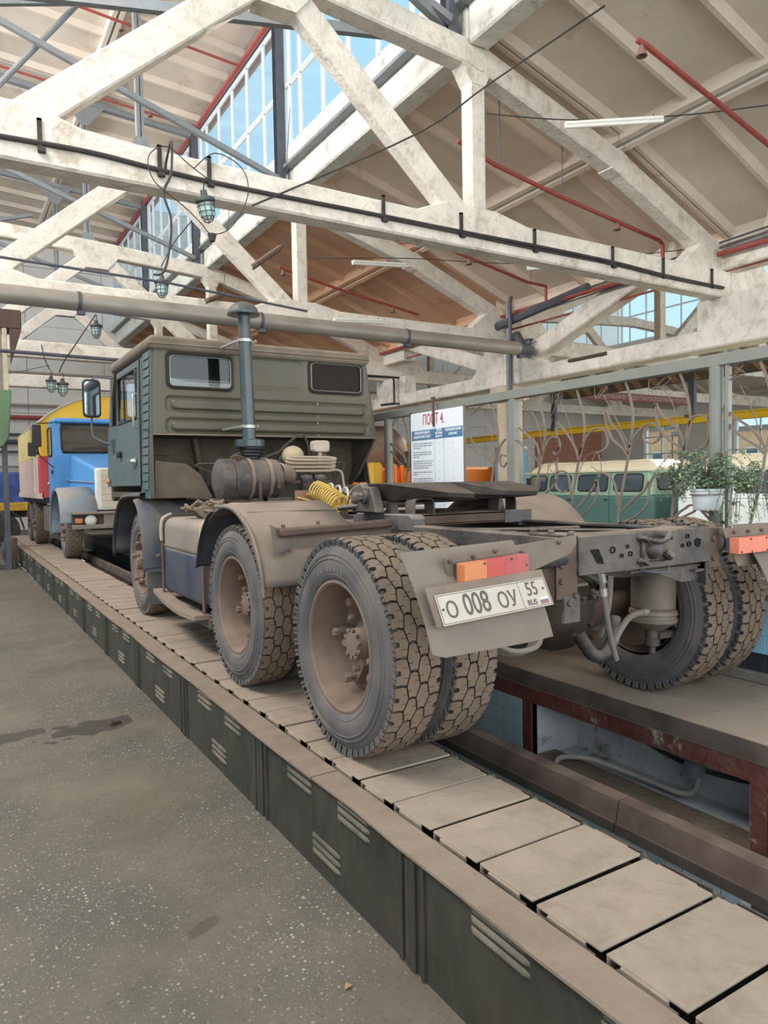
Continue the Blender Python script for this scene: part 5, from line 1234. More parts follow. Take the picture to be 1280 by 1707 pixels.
MB().box(2.55, 3.0, 5.66, 5.675, 1.50, 1.66).build('connector_board', mat('brown_board', (150, 108, 82), 0.8, var=0.2, dust=0.4), trk, smooth=False)
MB().lathe([(0.045, 0), (0.045, 0.02), (0.03, 0.03), (0.03, 0.07), (0.02, 0.08)], (2.71, 5.66, 1.61), (0, -1, 0.2), 14).build('air_coupling', M_clampm, trk)
MB().sphere((2.82, 6.3, 1.98), 0.11, 16, (1, 0.8, 0.9)).build('expansion_tank', mat('yellowed_plastic', (178, 160, 128), 0.6, dust=0.4), trk)
mb = MB()
for k, z in enumerate((1.95, 1.92, 1.885, 1.85)):
    w_ = 0.25
    mb.tube([(2.92+w_*math.copysign(abs(math.cos(a))**0.4, math.cos(a)), 6.1+0.05*math.sin(a)+0.01*k, z+0.015*math.sin(a)) for a in [2*PI*i/20 for i in range(20)]], 0.012, 6, closed=True)
mb.tube(spl([(3.15, 6.1, 1.85), (3.22, 6.08, 1.82), (3.24, 6.08, 1.72), (3.25, 6.06, 1.62)], 5), 0.011, 6)
mb.build('coiled_air_line', mat('dusty_tan_hose', (168, 150, 130), 0.8, var=0.1), trk)
for x in (2.84, 2.98): MB().lathe([(0.05, 0), (0.055, 0.01), (0.055, 0.13), (0.06, 0.14), (0.055, 0.17), (0.0, 0.18)], (x, 6.05, 1.62), (0, 0, 1), 16, close=False).build('fuel_filter', M_chass, trk)
MB().prism(rring(3.02, 3.19, 2.02, 2.13, 0.03), 0.10, 'y', 6.25).box(3.08, 3.12, 6.28, 6.31, 1.85, 2.02).build('brake_reservoir', mat('dirty_white_plastic', (186, 172, 158), 0.7, dust=0.4), trk, smooth=False, bevel=0.01)
M_yel = mat('yellow_air_hose', (206, 170, 78), 0.5, var=0.1, dust=0.25)
def coil(p0, p1, r, turns, th, m, nm, wob=0.0):
    p0 = Vector(p0); p1 = Vector(p1); ax = (p1-p0).normalized(); u = ax.orthogonal().normalized(); w = ax.cross(u); n_ = turns*12
    return MB().tube([p0+(p1-p0)*(i/n_)+(u*math.cos(2*PI*i/12)+w*math.sin(2*PI*i/12))*(r+wob*math.sin(i*0.5)) for i in range(n_+1)], th, 6).build(nm, m, trk)
coil((2.70, 5.62, 1.68), (2.74, 5.2, 1.52), 0.075, 11, 0.009, M_yel, 'yellow_air_coil', 0.022)
coil((2.72, 5.5, 1.60), (2.86, 5.2, 1.52), 0.06, 6, 0.008, M_yel, 'yellow_air_coil', 0.024)
coil((2.78, 5.50, 1.64), (3.15, 5.4, 1.54), 0.075, 6, 0.010, mat('white_air_hose', (196, 192, 184), 0.5, dust=0.3), 'white_air_coil', 0.006)
MB().tube(spl([(2.56, 5.65, 1.60), (2.66, 5.6, 1.57), (2.78, 5.55, 1.52), (2.9, 5.5, 1.5)], 5), 0.009, 6).build('yellow_hose', M_yel, trk)
MB().tube(spl([(2.71, 5.58, 1.62), (2.76, 5.55, 1.60), (2.8, 5.52, 1.54), (2.86, 5.58, 1.6)], 5), 0.010, 6).build('white_hose', mat('white_air_hose', (196, 192, 184)), trk)
eng = MB().box(2.5, 3.2, 6.2, 7.25, 1.2, 1.75).box(2.6, 3.1, 5.7, 6.2, 1.15, 1.5).lathe([(0.2, 0), (0.24, 0.06), (0.15, 0.3)], (2.85, 5.7, 1.3), (0, -1, 0), 16).build('engine_block', M_under, trk, bevel=0.03)
mb = MB(); rr = random.Random(9)
for k in range(26):
    x = rr.uniform(2.1, 3.7); z = rr.uniform(1.45, 2.05); y = rr.uniform(6.4, 7.2)
    mb.tube(spl([(x, y, z), (x+rr.uniform(-.3, .3), y+rr.uniform(-.1, .1), z+rr.uniform(-.2, .2)), (x+rr.uniform(-.5, .5), y, z-rr.uniform(0, .4))], 4), rr.uniform(0.008, 0.02), 6)
mb.build('wiring_and_pipes', M_under, trk, kind='stuff')
for (x, a, b_) in ((3.30, 6.5, 7.2), (3.5, 6.3, 7.1)): MB().box(x, x+0.14, a, b_, 1.45, 1.7).build('side_unit', M_under, trk, bevel=0.03)
MB().box(3.0, 3.5, 4.7, 5.3, 1.455, 1.48).box(3.0, 3.45, 4.75, 5.2, 1.48, 1.50).build('walkway_boards', M_dusty, trk, smooth=False)


# ================================================================ SERVICES: cables, lamps, pipes, duct
t = thing('truss_cable', (6.5, 8.18, 5.2), 'thick black cable clipped along the lower edge of the nearest truss', 'cable')
MB().tube(spl([(-4, 8.18, 5.22), (-1, 8.18, 5.16), (0.58, 8.18, 5.215), (1.42, 8.18, 5.24), (2.17, 8.18, 5.205), (3.0, 8.18, 5.19), (5.04, 8.18, 5.206), (6.33, 8.18, 5.213), (7.68, 8.18, 5.228), (9.38, 8.18, 5.228), (10.73, 8.18, 5.184), (12.34, 8.18, 5.178)], 6), 0.028, 8).build('cable', M_black, t)
MB().tube(spl([(5.0, 8.17, 5.18), (6.3, 8.17, 5.18), (7.7, 8.17, 5.175), (9.4, 8.17, 5.185), (10.7, 8.17, 5.15), (12.3, 8.17, 5.15)], 6), 0.015, 6).build('thin_cable', M_black, t)
for x in (-0.8, 0.94, 2.14, 2.70, 5.03, 6.31, 7.69, 9.39, 10.65, 12.0):
    MB().box(x-0.022, x+0.022, 8.165, 8.19, 5.14, 5.47).box(x-0.022, x+0.022, 8.165, 8.24, 5.45, 5.475).box(x-0.022, x+0.05, 8.13, 8.19, 5.13, 5.17).build('clip', M_black, t, smooth=False)
def rod(name, pts, r, m, label, cat, n=8, bells=(), sm=0):
    o = thing(name, pts[0], label, cat)
    MB().tube(spl(pts, sm) if sm else pts, r, n).build('pipe', m, o)
    return o
# fat grey duct across the hall
t = thing('duct', (0, 13.0, 4.8), 'fat grey metal duct running across the hall behind the truck cab', 'duct')
M_duct = mat('dull_duct_metal', (158, 152, 144), 0.42, 0.3, var=0.25, scale=3, dust=0.35, dustc=(172, 154, 136), stretch=(0.4, 1, 1))
xs_ = [-12, -6, -1.2, 2.0, 5.2, 8.5, 11.7]
for i in range(len(xs_)-1): MB().tube([(xs_[i]+0.01, 13.0, 4.815), (xs_[i+1]-0.01, 13.0, 4.815)], 0.155, 20).build('duct_length', M_duct, t)
for x in xs_[2:]:
    MB().lathe([(0.165, -0.03), (0.165, 0.03)], (x, 13.0, 4.815), (1, 0, 0), 20, close=False).box(x-0.03, x+0.09, 12.94, 13.06, 4.60, 4.67).build('duct_clamp', M_dark, t)
MB().tube(spl([(11.7, 13.0, 4.815), (12.1, 13.1, 4.82), (12.2, 13.4, 4.9), (12.2, 13.7, 5.3)], 5), 0.14, 14).build('duct_elbow', M_dark, t)
MB().lathe([(0.07, 0), (0.07, 0.08), (0.11, 0.09), (0.11, 0.12), (0, 0.12)], (12.2, 13.2, 5.0), (0, 0, 1), 12).build('valve', M_dark, t)
t = rod('steel_pipe', [(12.20, 13.95, 0.0), (12.20, 13.95, 6.1)], 0.06, M_steel, 'grey pipe riser in front of the beige column', 'pipe')
t = rod('steel_pipe', [(11.95, 13.6, 0.0), (11.95, 13.6, 6.0), (12.0, 13.62, 6.2)], 0.05, M_dark, 'dark pipe riser beside the beige column', 'pipe')
t = rod('steel_pipe', [(-2, 16.6, 4.55), (7, 16.6, 4.45)], 0.04, M_dark, 'thin dark pipe across the hall above the yellow truck body', 'pipe')
t = rod('steel_pipe', [(-2, 12.6, 5.35), (3.4, 12.6, 5.20), (6.0, 12.6, 5.0)], 0.022, M_dark, 'thin conduit strung above the fat duct', 'conduit')
for k, (z, r, m, c) in enumerate(((4.6, 0.09, M_red, 'maroon'), (3.6, 0.10, M_dark, 'dark grey'), (3.9, 0.06, M_dark, 'black'), (3.2, 0.05, M_dark, 'thin black'), (5.1, 0.06, M_duct, 'grey'), (2.6, 0.04, M_duct, 'thin grey'), (6.4, 0.08, M_duct, 'pale'))):
    rod('wall_pipe', [(-8, 32.8, z), (20, 32.8, z)], r, m, c+' pipe running along the end wall at height %d' % (k+1) if False else {0: 'maroon pipe along the pale end wall', 1: 'thickest dark grey pipe on the end wall', 2: 'black pipe just above the thickest dark one on the end wall', 3: 'thin black line on the end wall above the blue tarpaulin', 4: 'grey pipe above the maroon one on the end wall', 5: 'lowest thin grey pipe on the end wall', 6: 'topmost pale pipe on the end wall'}[k], 'pipe')
# red fire pipes
BELLM = None
def bell(parent, p, s=1.0):
    global BELLM
    if BELLM is None:
        o = MB().lathe([(0.0, 0.055), (0.03, 0.05), (0.045, 0.0), (0.062, -0.05), (0.070, -0.075), (0.055, -0.07), (0.0, -0.02)], (0, 0, 0), (0, 0, 1), 14, close=False).cyl((0, 0, 0.05), (0, 0, 0.10), 0.012, 8).build('sprinkler_bell', M_bell, None); BELLM = o.data; bpy.data.objects.remove(o)
    o = bpy.data.objects.new('sprinkler_bell', BELLM); COL.objects.link(o); o.parent = parent; o.location = Vector(p)-OFF[parent.name]; o.scale = (s, s, s)
M_bell = mat('bell_grey_red', (128, 92, 88), 0.6, var=0.3, dust=0.3)
def redpipe(pts, label, bells=(), r=0.035):
    o = rod('fire_pipe', pts, r, M_red, label, 'pipe', 8, sm=0)
    for b_ in bells: bell(o, b_)
    if pts[0][1] in (9.0, 12.2):
        for q in (1, 2):
            x, y, z = pts[q]; zt_ = 8.02-(x-6.7)*0.285 if x < 9.65 else 7.14-(x-9.68)*0.397; MB().tube([(x+0.1, y, z), (x+0.1, y, zt_+0.2)], 0.008, 5).build('hanger_rod', M_dark, o)
    return o
redpipe([(7.60, 6.22, 7.20), (7.72, 6.2, 7.17), (9.2, 6.2, 6.83), (12.0, 6.2, 6.15)], 'red fire pipe with a bell head, nearest one under the right-hand roof', [(7.66, 6.2, 7.08)])
redpipe([(6.9, 9.0, 6.93), (7.63, 9.0, 6.72), (9.0, 9.0, 6.5), (11.6, 9.0, 6.16), (11.7, 9.0, 6.1), (11.7, 9.0, 5.75)], 'red fire pipe with a down-turned end behind the nearest truss', [(10.45, 9.0, 6.24)])
redpipe([(7.9, 12.2, 6.72), (8.64, 12.2, 6.60), (11.24, 12.2, 6.12), (11.8, 12.2, 6.10), (11.8, 12.2, 5.75)], 'red fire pipe beyond the second truss, right side', [(9.6, 12.2, 6.35)])
redpipe([(7.0, 16.2, 6.9), (8.5, 16.2, 6.6), (11, 16.2, 6.2)], 'red fire pipe under the orange-tinted roof, left part', [(7.1, 16.2, 6.8), (10.2, 16.2, 6.25)])
redpipe([(12.2, -1, 5.62), (12.2, 7.26, 5.755), (12.2, 14.0, 5.86), (12.2, 26, 5.9)], 'long red pipe running along the row of columns', r=0.045)
redpipe([(12.45, -1, 5.45), (12.45, 26, 5.62)], 'thin red pipe beneath the long red pipe by the columns', r=0.025)
redpipe([(6.28, 1, 11.62), (6.28, 32, 11.62)], 'red pipe along the top edge of the lantern glazing', r=0.055)
for k, y in enumerate((10.0, 13.0, 16.5, 19.9, 23.2, 26.6)):
    redpipe([(0.2, y, 11.98), (6.2, y, 11.55)], ('red branch pipe under the lantern roof, %s from the camera' % ('first', 'second', 'third', 'fourth', 'fifth', 'sixth')[k]), [(5.0 if k % 2 else 3.6, y, 11.62)], r=0.03)
# caged lamps
M_lg = mat('lamp_jar', (176, 206, 200), 0.15, var=0.08, spec=0.6)
M_lc = mat('lamp_dark_green', (58, 74, 74), 0.5, var=0.2, dust=0.25)
M_wire = mat('wire', (60, 58, 58), 0.6)
lampsrc = None
def caged_lamp(p, label, rot=(0, 0, 0), sc=1.0):
    t = thing('caged_lamp', p, label, 'lamp', None)
    o = p
    P_ = Vector(p)
    MB().lathe([(0.0, 0.16), (0.035, 0.16), (0.04, 0.10), (0.085, 0.09), (0.11, 0.075), (0.112, 0.045), (0.09, 0.04), (0.085, 0.03)], P_, (0, 0, 1), 24).build('lamp_cap', M_lc, t)
    MB().lathe([(0.075, 0.04), (0.078, -0.02), (0.072, -0.09), (0.05, -0.14), (0.0, -0.155)], P_, (0, 0, 1), 20, close=False).build('glass_jar', M_lg, t)
    for z, r in ((0.0, 0.088), (-0.06, 0.085), (-0.115, 0.072)):
        MB().tube([P_+Vector((r*math.cos(a*PI/8), r*math.sin(a*PI/8), z)) for a in range(16)], 0.004, 5, closed=True).build('cage_ring', M_wire, t)
    for k in range(4):
        a = k*PI/4+0.3; c, s_ = math.cos(a), math.sin(a)
        MB().tube([P_+Vector((q*c, q*s_, z)) for q, z in ((0.10, 0.05), (0.090, -0.03), (0.082, -0.10), (0.045, -0.165), (0, -0.18), (-0.045, -0.165), (-0.082, -0.10), (-0.090, -0.03), (-0.10, 0.05))], 0.004, 5).build('cage_wire', M_wire, t)
    MB().tube([P_+Vector((0, 0, 0.16)), P_+Vector((0.02, 0, 0.22)), P_+Vector((0, 0, 0.28))], 0.008, 6).build('hook', M_wire, t)
    t.rotation_euler = rot; t.scale = (sc, sc, sc)
    return t
l1 = caged_lamp((2.56, 7.90, 4.80), 'caged lamp with glass jar hanging tangled under the nearest truss', (0.12, -0.2, 0))
caged_lamp((3.30, 12.70, 5.16), 'caged lamp just above the fat duct, dark green cap', sc=1.15)
caged_lamp((2.78, 16.0, 5.0), 'caged lamp hanging beyond the duct over the blue truck', sc=1.1)
caged_lamp((2.12, 18.0, 4.08), 'left one of the two caged lamps hung together by the far wall', sc=1.1)
caged_lamp((2.36, 18.0, 4.02), 'right one of the two caged lamps hung together by the far wall', sc=1.2)
def wire(pts, label, r=0.008, sm=5, m=None): 
    o = thing('wire', pts[0], label, 'wire'); MB().tube(spl(pts, sm), r, 6).build('strand', m or M_wire, o); return o
wire([(2.70, 8.0, 5.10), (2.4, 7.9, 5.2), (2.15, 7.9, 5.35), (1.95, 7.88, 5.2), (2.0, 7.88, 4.95), (2.3, 7.88, 4.75), (2.5, 7.9, 4.60), (2.62, 7.9, 4.50), (2.85, 7.9, 4.62), (3.05, 7.9, 5.0), (3.0, 7.92, 5.3), (2.7, 7.95, 5.42), (2.45, 7.95, 5.2)], 'loop of loose wire around the lamp under the nearest truss', 0.006)
wire([(2.2, 8.17, 5.22), (2.2, 8.12, 5.3), (2.22, 7.98, 5.45), (2.2, 7.95, 5.1), (2.1, 7.9, 4.85), (2.17, 7.9, 4.6), (2.15, 7.9, 4.3), (2.08, 7.9, 4.02), (2.0, 8.0, 4.0)], 'thick black cable end dangling left of the tangled lamp', 0.014)
t = thing('plug', (2.62, 7.9, 4.45), 'black cable plug hanging under the tangled lamp', 'plug'); MB().cyl((2.62, 7.9, 4.50), (2.62, 7.9, 4.42), 0.05, 12, 0.03).build('plug_body', M_black, t)
wire([(6.72, 8.1, 6.9), (8.0, 7.7, 6.95), (9.3, 6.9, 6.98), (10.1, 6.0, 6.93)], 'taut wire from the nearest truss post carrying the strip lamp', 0.009)
wire([(7.45, 6.6, 7.78), (6.72, 8.05, 7.28), (5.58, 8.1, 6.38), (3.2, 8.15, 5.0)], 'slanting cable crossing the nearest truss post', 0.012)
wire([(6.75, 14.1, 6.5), (7.3, 13.4, 6.40), (8.6, 12.9, 6.45), (10.5, 11.3, 6.19), (12.1, 8.5, 5.95)], 'taut wire at the second truss carrying strip lamps', 0.009)
wire([(2.78, 16.0, 5.3), (2.4, 16, 4.7), (2.25, 17, 4.4), (2.3, 18, 4.35)], 'dark cord swagged from the lamp beyond the duct to the pair of lamps', 0.012)
wire([(3.30, 12.7, 5.5), (3.5, 12.6, 5.9), (3.8, 12.5, 6.3)], 'cord holding the lamp above the duct', 0.010)
wire([(2.1, 18.0, 4.4), (2.0, 18, 4.65), (1.95, 18, 4.95)], 'cord holding the left lamp of the pair', 0.012)
wire([(-1, 18.5, 4.1), (0.8, 18.3, 4.2), (2.1, 18, 4.5)], 'thin sagging wire to the pair of lamps', 0.007)
# strip lamps
M_tube = mat('strip_lamp_white', (238, 236, 228), 0.4, var=0.03)
def strip_lamp(a, b_, label):
    t = thing('strip_lamp', a, label, 'lamp'); a = Vector(a); b_ = Vector(b_)
    MB().bar(a, b_, 0.09, 0.05).build('housing', M_tube, t, smooth=False, bevel=0.012)
    MB().tube([a+Vector((0, 0, -0.04)), b_+Vector((0, 0, -0.04))], 0.03, 10).build('diffuser', M_tube, t)
    for q in (0.1, 0.9):
        p = a+(b_-a)*q; MB().tube([p, p+Vector((0, 0, 0.07))], 0.006, 5).build('hanger', M_wire, t)
    return t
strip_lamp((7.88, 7.74, 6.88), (9.04, 6.94, 6.90), 'white strip lamp hung on the wire near the right-hand roof')
strip_lamp((7.23, 13.0, 6.22), (8.55, 13.0, 6.34), 'white strip lamp under the second roof bay, left one')
strip_lamp((10.45, 11.35, 6.12), (11.0, 10.7, 6.10), 'white strip lamp under the second roof bay, by the red pipe')
strip_lamp((7.3, 14.0, 5.26), (8.6, 14.1, 5.38), 'white strip lamp low beside the second truss node')
M_scrap = mat('stripped_fixture', (120, 102, 88), 0.7, 0.2, var=0.5, scale=30)
for (a, b_, lab) in (((4.28, 10.9, 5.18), (4.85, 11.1, 5.62), 'stripped lamp fixture hanging askew beside the second truss diagonal'), ((4.5, 14.0, 5.35), (4.95, 14.3, 5.6), 'second stripped lamp fixture, farther and lower, above the duct')):
    t = thing('stripped_fixture', a, lab, 'lamp'); MB().bar(a, b_, 0.12, 0.06).build('tray', M_scrap, t, smooth=False, bevel=0.01)
    MB().tube([Vector(b_), Vector(b_)+Vector((0.3, 0.2, 2.4))], 0.006, 5).build('hanging_wire', M_wire, t)
    MB().bar(Vector(a)+Vector((0, 0.05, -0.05)), Vector(b_)+Vector((0, 0.05, -0.05)), 0.03, 0.03).build('rail', M_scrap, t, smooth=False)
# conduits at the longitudinal frame
for k, (dx, lab) in enumerate(((0, 'black conduit bent down beside the longitudinal frame, left one'), (0.25, 'black conduit bent down beside the longitudinal frame, right one'))):
    rod('conduit', [(10.2, 19.3+dx, 5.0), (12.1+dx, 19.3, 5.0), (12.15+dx, 19.3, 4.9), (12.15+dx, 19.3, 4.2), (11.6, 19.2, 4.1)], 0.035, M_black, lab, 'conduit')
rod('rust_rod', [(12.3, 12.0, 4.42), (12.3, 10.9, 4.42)], 0.04, M_rust, 'rusty rod sticking out below the longitudinal frame', 'rod')
# bluish cylinder by the column
rod('steel_pipe', [(12.0, 15.0, 5.5), (12.3, 11.4, 5.95)], 0.11, M_dark, 'dark sloping pipe from the column up to the nearest truss seat', 'pipe')
for k, dz in enumerate((0.0, 0.08, 0.17)): rod('conduit', [(12.25, 1, 5.95+dz), (12.25, 14.2, 5.7+dz)], 0.018, M_dark, ('lowest', 'middle', 'top')[k]+' thin conduit alongside the long red pipe', 'conduit')

# ================================================================ THE WROUGHT FENCE (points are y, z in the fence plane x = 4.45)
FENCE_BARS = [
 [(4.75, 2.49), (4.69, 2.37), (4.64, 2.23), (4.63, 2.08), (4.68, 1.87), (4.73, 1.70)],
 [(4.96, 2.19), (4.84, 2.11), (4.74, 2.04), (4.70, 1.94), (4.71, 1.84)],
 [(4.97, 2.08), (4.87, 1.98), (4.76, 1.92), (4.71, 1.87)],
 [(4.70, 1.85), (4.62, 2.01), (4.54, 2.08), (4.47, 2.06), (4.45, 1.99), (4.49, 1.93), (4.53, 1.95)],
 [(4.27, 2.49), (4.22, 2.35), (4.18, 2.21), (4.18, 2.05), (4.24, 1.86), (4.29, 1.66), (4.33, 1.48)],
 [(4.47, 2.20), (4.41, 2.14), (4.32, 2.04), (4.26, 1.94), (4.24, 1.86)],
 [(4.48, 2.21), (4.49, 2.10), (4.45, 2.00), (4.48, 1.94)],
 [(4.32, 1.53), (4.35, 1.73), (4.40, 1.78), (4.47, 1.78), (4.50, 1.73), (4.50, 1.66), (4.44, 1.61), (4.38, 1.62)],
 [(4.62, 1.60), (4.53, 1.66), (4.48, 1.76), (4.50, 1.87)],
 [(4.24, 1.86), (4.18, 2.02), (4.10, 2.10), (4.00, 2.12), (3.94, 2.06), (3.94, 1.97), (4.01, 1.93), (4.05, 1.93)],
 [(3.78, 2.49), (3.72, 2.35), (3.69, 2.19), (3.70, 2.05), (3.73, 1.90), (3.78, 1.68), (3.82, 1.52), (3.84, 1.38)],
 [(3.96, 2.25), (3.95, 2.16), (3.89, 2.03), (3.79, 1.95), (3.74, 1.89)],
 [(3.95, 2.26), (3.90, 2.15), (3.81, 2.06), (3.74, 1.92)],
 [(3.83, 1.51), (3.87, 1.68), (3.95, 1.75), (4.01, 1.76), (4.04, 1.69), (4.03, 1.61)],
 [(4.24, 1.40), (4.13, 1.47), (4.06, 1.55), (4.04, 1.66), (4.06, 1.71)],
 [(4.26, 1.47), (4.17, 1.55), (4.07, 1.66), (4.01, 1.75)],
 [(3.73, 1.90), (3.70, 2.00), (3.61, 2.09), (3.52, 2.12), (3.45, 2.06), (3.46, 2.00), (3.52, 1.97), (3.58, 1.99), (3.59, 2.04), (3.55, 2.10)],
 [(3.81, 1.45), (3.68, 1.56), (3.59, 1.62), (3.55, 1.69)],
 [(3.76, 1.39), (3.65, 1.44), (3.56, 1.53), (3.54, 1.66), (3.50, 1.73), (3.44, 1.75)],
 [(3.30, 2.49), (3.24, 2.35), (3.21, 2.23), (3.20, 2.10), (3.22, 1.99), (3.26, 1.85), (3.30, 1.69), (3.34, 1.53), (3.35, 1.42)],
 [(3.48, 2.26), (3.47, 2.12), (3.40, 2.01), (3.30, 1.94), (3.25, 1.89)],
 [(3.48, 2.25), (3.43, 2.17), (3.33, 2.09), (3.27, 2.01), (3.25, 1.94)],
 [(3.25, 1.88), (3.22, 2.04), (3.18, 2.13), (3.10, 2.14), (3.06, 2.10), (3.06, 1.98), (3.09, 1.93), (3.12, 1.93)],
 [(3.33, 1.43), (3.25, 1.49), (3.14, 1.51)],
 [(3.29, 1.42), (3.18, 1.47), (3.12, 1.49)],
 [(2.95, 2.18), (2.91, 2.07), (2.84, 1.99), (2.72, 1.91), (2.67, 1.86)],
 [(2.94, 2.17), (2.83, 2.08), (2.75, 2.02), (2.69, 1.94), (2.65, 1.87)],
 [(2.71, 2.48), (2.65, 2.33), (2.62, 2.17), (2.62, 2.03), (2.66, 1.85), (2.69, 1.66), (2.74, 1.48)],
 [(5.36, 2.48), (5.29, 2.32), (5.25, 2.18), (5.25, 2.03), (5.30, 1.89), (5.33, 1.78)],
 [(5.66, 2.14), (5.56, 2.01), (5.42, 1.95), (5.32, 1.88)],
 [(5.14, 2.10), (5.22, 2.03), (5.27, 1.88)],
 [(5.14, 1.94), (5.21, 1.95), (5.22, 1.88), (5.18, 1.84), (5.13, 1.88)],
 [(6.90, 2.47), (6.82, 2.31), (6.77, 2.13), (6.78, 2.00), (6.82, 1.81)],
 [(7.16, 2.17), (7.02, 2.08), (6.88, 2.00), (6.84, 1.93)],
 [(7.15, 2.08), (7.04, 1.97), (6.91, 1.91)],
 [(6.64, 2.09), (6.72, 2.06), (6.75, 1.93), (6.80, 1.83)],
]
FENCE_WIRES = [
 [(4.83, 2.36), (4.74, 2.24), (4.67, 2.08), (4.66, 1.94)],
 [(4.45, 2.39), (4.36, 2.21), (4.28, 2.00), (4.24, 1.87)],
 [(3.98, 2.38), (3.90, 2.25), (3.81, 2.12), (3.73, 1.96)],
 [(3.43, 2.37), (3.35, 2.25), (3.29, 2.09), (3.25, 1.92)],
 [(2.83, 2.31), (2.75, 2.14), (2.68, 1.96), (2.66, 1.87)],
 [(4.91, 2.46), (4.89, 2.35), (4.79, 2.45), (4.92, 2.37), (4.81, 2.38), (4.79, 2.48)],
 [(4.52, 2.49), (4.57, 2.24), (4.43, 2.47), (4.55, 2.36), (4.40, 2.42), (4.50, 2.38)],
 [(4.58, 1.87), (4.60, 1.77), (4.50, 1.78), (4.48, 1.90), (4.58, 1.83), (4.53, 1.78)],
 [(4.06, 2.45), (4.07, 2.39), (4.02, 2.35), (3.93, 2.46), (4.04, 2.38), (3.92, 2.42), (4.06, 2.48)],
 [(4.10, 1.85), (4.05, 1.93), (4.00, 1.85), (4.01, 1.77), (4.11, 1.82)],
 [(3.54, 2.47), (3.55, 2.40), (3.52, 2.35), (3.38, 2.46), (3.50, 2.36), (3.35, 2.42), (3.52, 2.50)],
 [(2.93, 2.46), (2.94, 2.39), (2.90, 2.35), (2.79, 2.46), (2.92, 2.36), (2.79, 2.38), (2.90, 2.45)],
 [(3.03, 2.49), (3.05, 2.43)],
 [(4.54, 2.24), (4.58, 2.14), (4.62, 2.01)],
 [(4.07, 1.93), (4.17, 1.89), (4.26, 1.71), (4.30, 1.60)],
 [(3.00, 1.88), (3.24, 1.66), (3.33, 1.46)],
 [(5.50, 2.37), (5.37, 2.22), (5.32, 2.10), (5.29, 1.97)],
 [(5.66, 2.35), (5.48, 2.46), (5.64, 2.36), (5.43, 2.46), (5.60, 2.48)],
 [(7.04, 2.43), (6.94, 2.22), (6.85, 2.01)],
 [(7.12, 2.40), (7.03, 2.47), (7.11, 2.36), (6.98, 2.46)],
]
FX = 4.45
M_fence = mat('fence_grey_paint', (128, 130, 122), 0.45, 0.15, var=0.12, scale=4, dust=0.2)
M_iron = mat('wrought_iron_brown', (122, 108, 96), 0.6, 0.15, var=0.2, scale=8, dust=0.2)
fe = thing('wrought_fence', (FX, 5, 0.985), 'grey steel fence with scrolled wrought-iron plant motifs on the tiled wall', 'fence')
MB().box(FX-0.03, FX+0.05, 1.2, 12.2, 2.455, 2.535).build('top_rail', M_fence, fe, smooth=False, bevel=0.004)
MB().box(FX-0.02, FX+0.03, 1.2, 12.2, 1.02, 1.06).build('bottom_rail', M_fence, fe, smooth=False, bevel=0.004)
for (y, rr_) in ((3.0, 0.046), (7.21, 0.05), (0.8+0.6, 0.055), (11.4, 0.05)): MB().cyl((FX, y, 0.985), (FX, y, 2.455), rr_, 20).build('post', M_fence, fe)
MB().box(FX-0.03, FX+0.03, 4.985, 5.065, 0.985, 2.455).build('post', M_fence, fe, smooth=False, bevel=0.006)
MB().box(FX-0.02, FX+0.02, 2.90, 2.925, 0.985, 2.455).build('post_strip', M_fence, fe, smooth=False)
def ext(l):
    """carry a stem on down to the bottom rail"""
    return l
for l in FENCE_BARS:
    pts = [(FX, y, z) for y, z in l]
    if l[-1][1] < 1.56 or (l[0][1] > 2.4): 
        a, b_ = l[-2], l[-1]; dy = (b_[0]-a[0])/max(0.05, (a[1]-b_[1]))
        pts.append((FX, b_[0]+dy*0.15, b_[1]-0.2)); pts.append((FX, b_[0]+dy*0.2, 1.06))
    MB().ribbon(spl(pts, 5), 0.013, 0.016, (1, 0, 0)).build('scroll', M_iron, fe, ang=50)
for l in FENCE_WIRES:
    MB().tube(spl([(FX+0.01*math.sin(i*2.3), y, z) for i, (y, z) in enumerate(l)], 3 if len(l) > 4 else 5), 0.0035, 5).build('twisted_wire', M_iron, fe)
for ya in (7.9, 8.6, 9.4, 10.2):
    for l in FENCE_BARS[4:7]: MB().ribbon(spl([(FX, y-4.27+ya, z) for y, z in l], 4), 0.013, 0.016, (1, 0, 0)).build('scroll', M_iron, fe, ang=50)

# notice board
M_board = mat('notice_white', (226, 232, 238), 0.45, var=0.03, dust=0.05); M_bblue = mat('notice_blue', (84, 122, 156), 0.5, var=0.08); M_bred = mat('notice_red', (188, 62, 70), 0.5, var=0.1); M_btxt = mat('notice_text_grey', (152, 158, 168), 0.6)
nb = thing('notice_board', (FX-0.06, 6.15, 1.4), 'white notice board headed ПОСТ 4 hooked on the fence rail', 'sign')
BX = FX-0.075
MB().box(BX, BX+0.012, 5.68, 6.62, 1.30, 2.455).build('panel', M_board, nb, smooth=False)
MB().box(BX-0.003, BX+0.02, 5.665, 5.68, 1.30, 2.47).build('panel_edge', M_iron, nb, smooth=False)
MB().box(BX-0.003, BX+0.02, 6.62, 6.632, 1.30, 2.47).build('panel_edge', M_rubber, nb, smooth=False)
MB().box(BX-0.0012, BX, 5.69, 6.60, 2.16, 2.265).build('blue_band', M_bblue, nb, smooth=False)
for y in (6.04, 6.19): pass
for y in (6.17, 6.01): MB().box(BX-0.0012, BX, y-0.002, y+0.002, 1.31, 2.16).build('column_line', M_btxt, nb, smooth=False)
RB = (PI/2, 0, -PI/2)
textobj('heading', 'ПОСТ 4.', 0.155, M_bred, nb, (BX-0.003, 6.19, 2.365), RB, 0.0, sx=0.66)
textobj('column_heading', 'НАИМЕНОВАНИЕ И', 0.040, M_board, nb, (BX-0.003, 6.40, 2.235), RB, 0.001, sx=0.75)
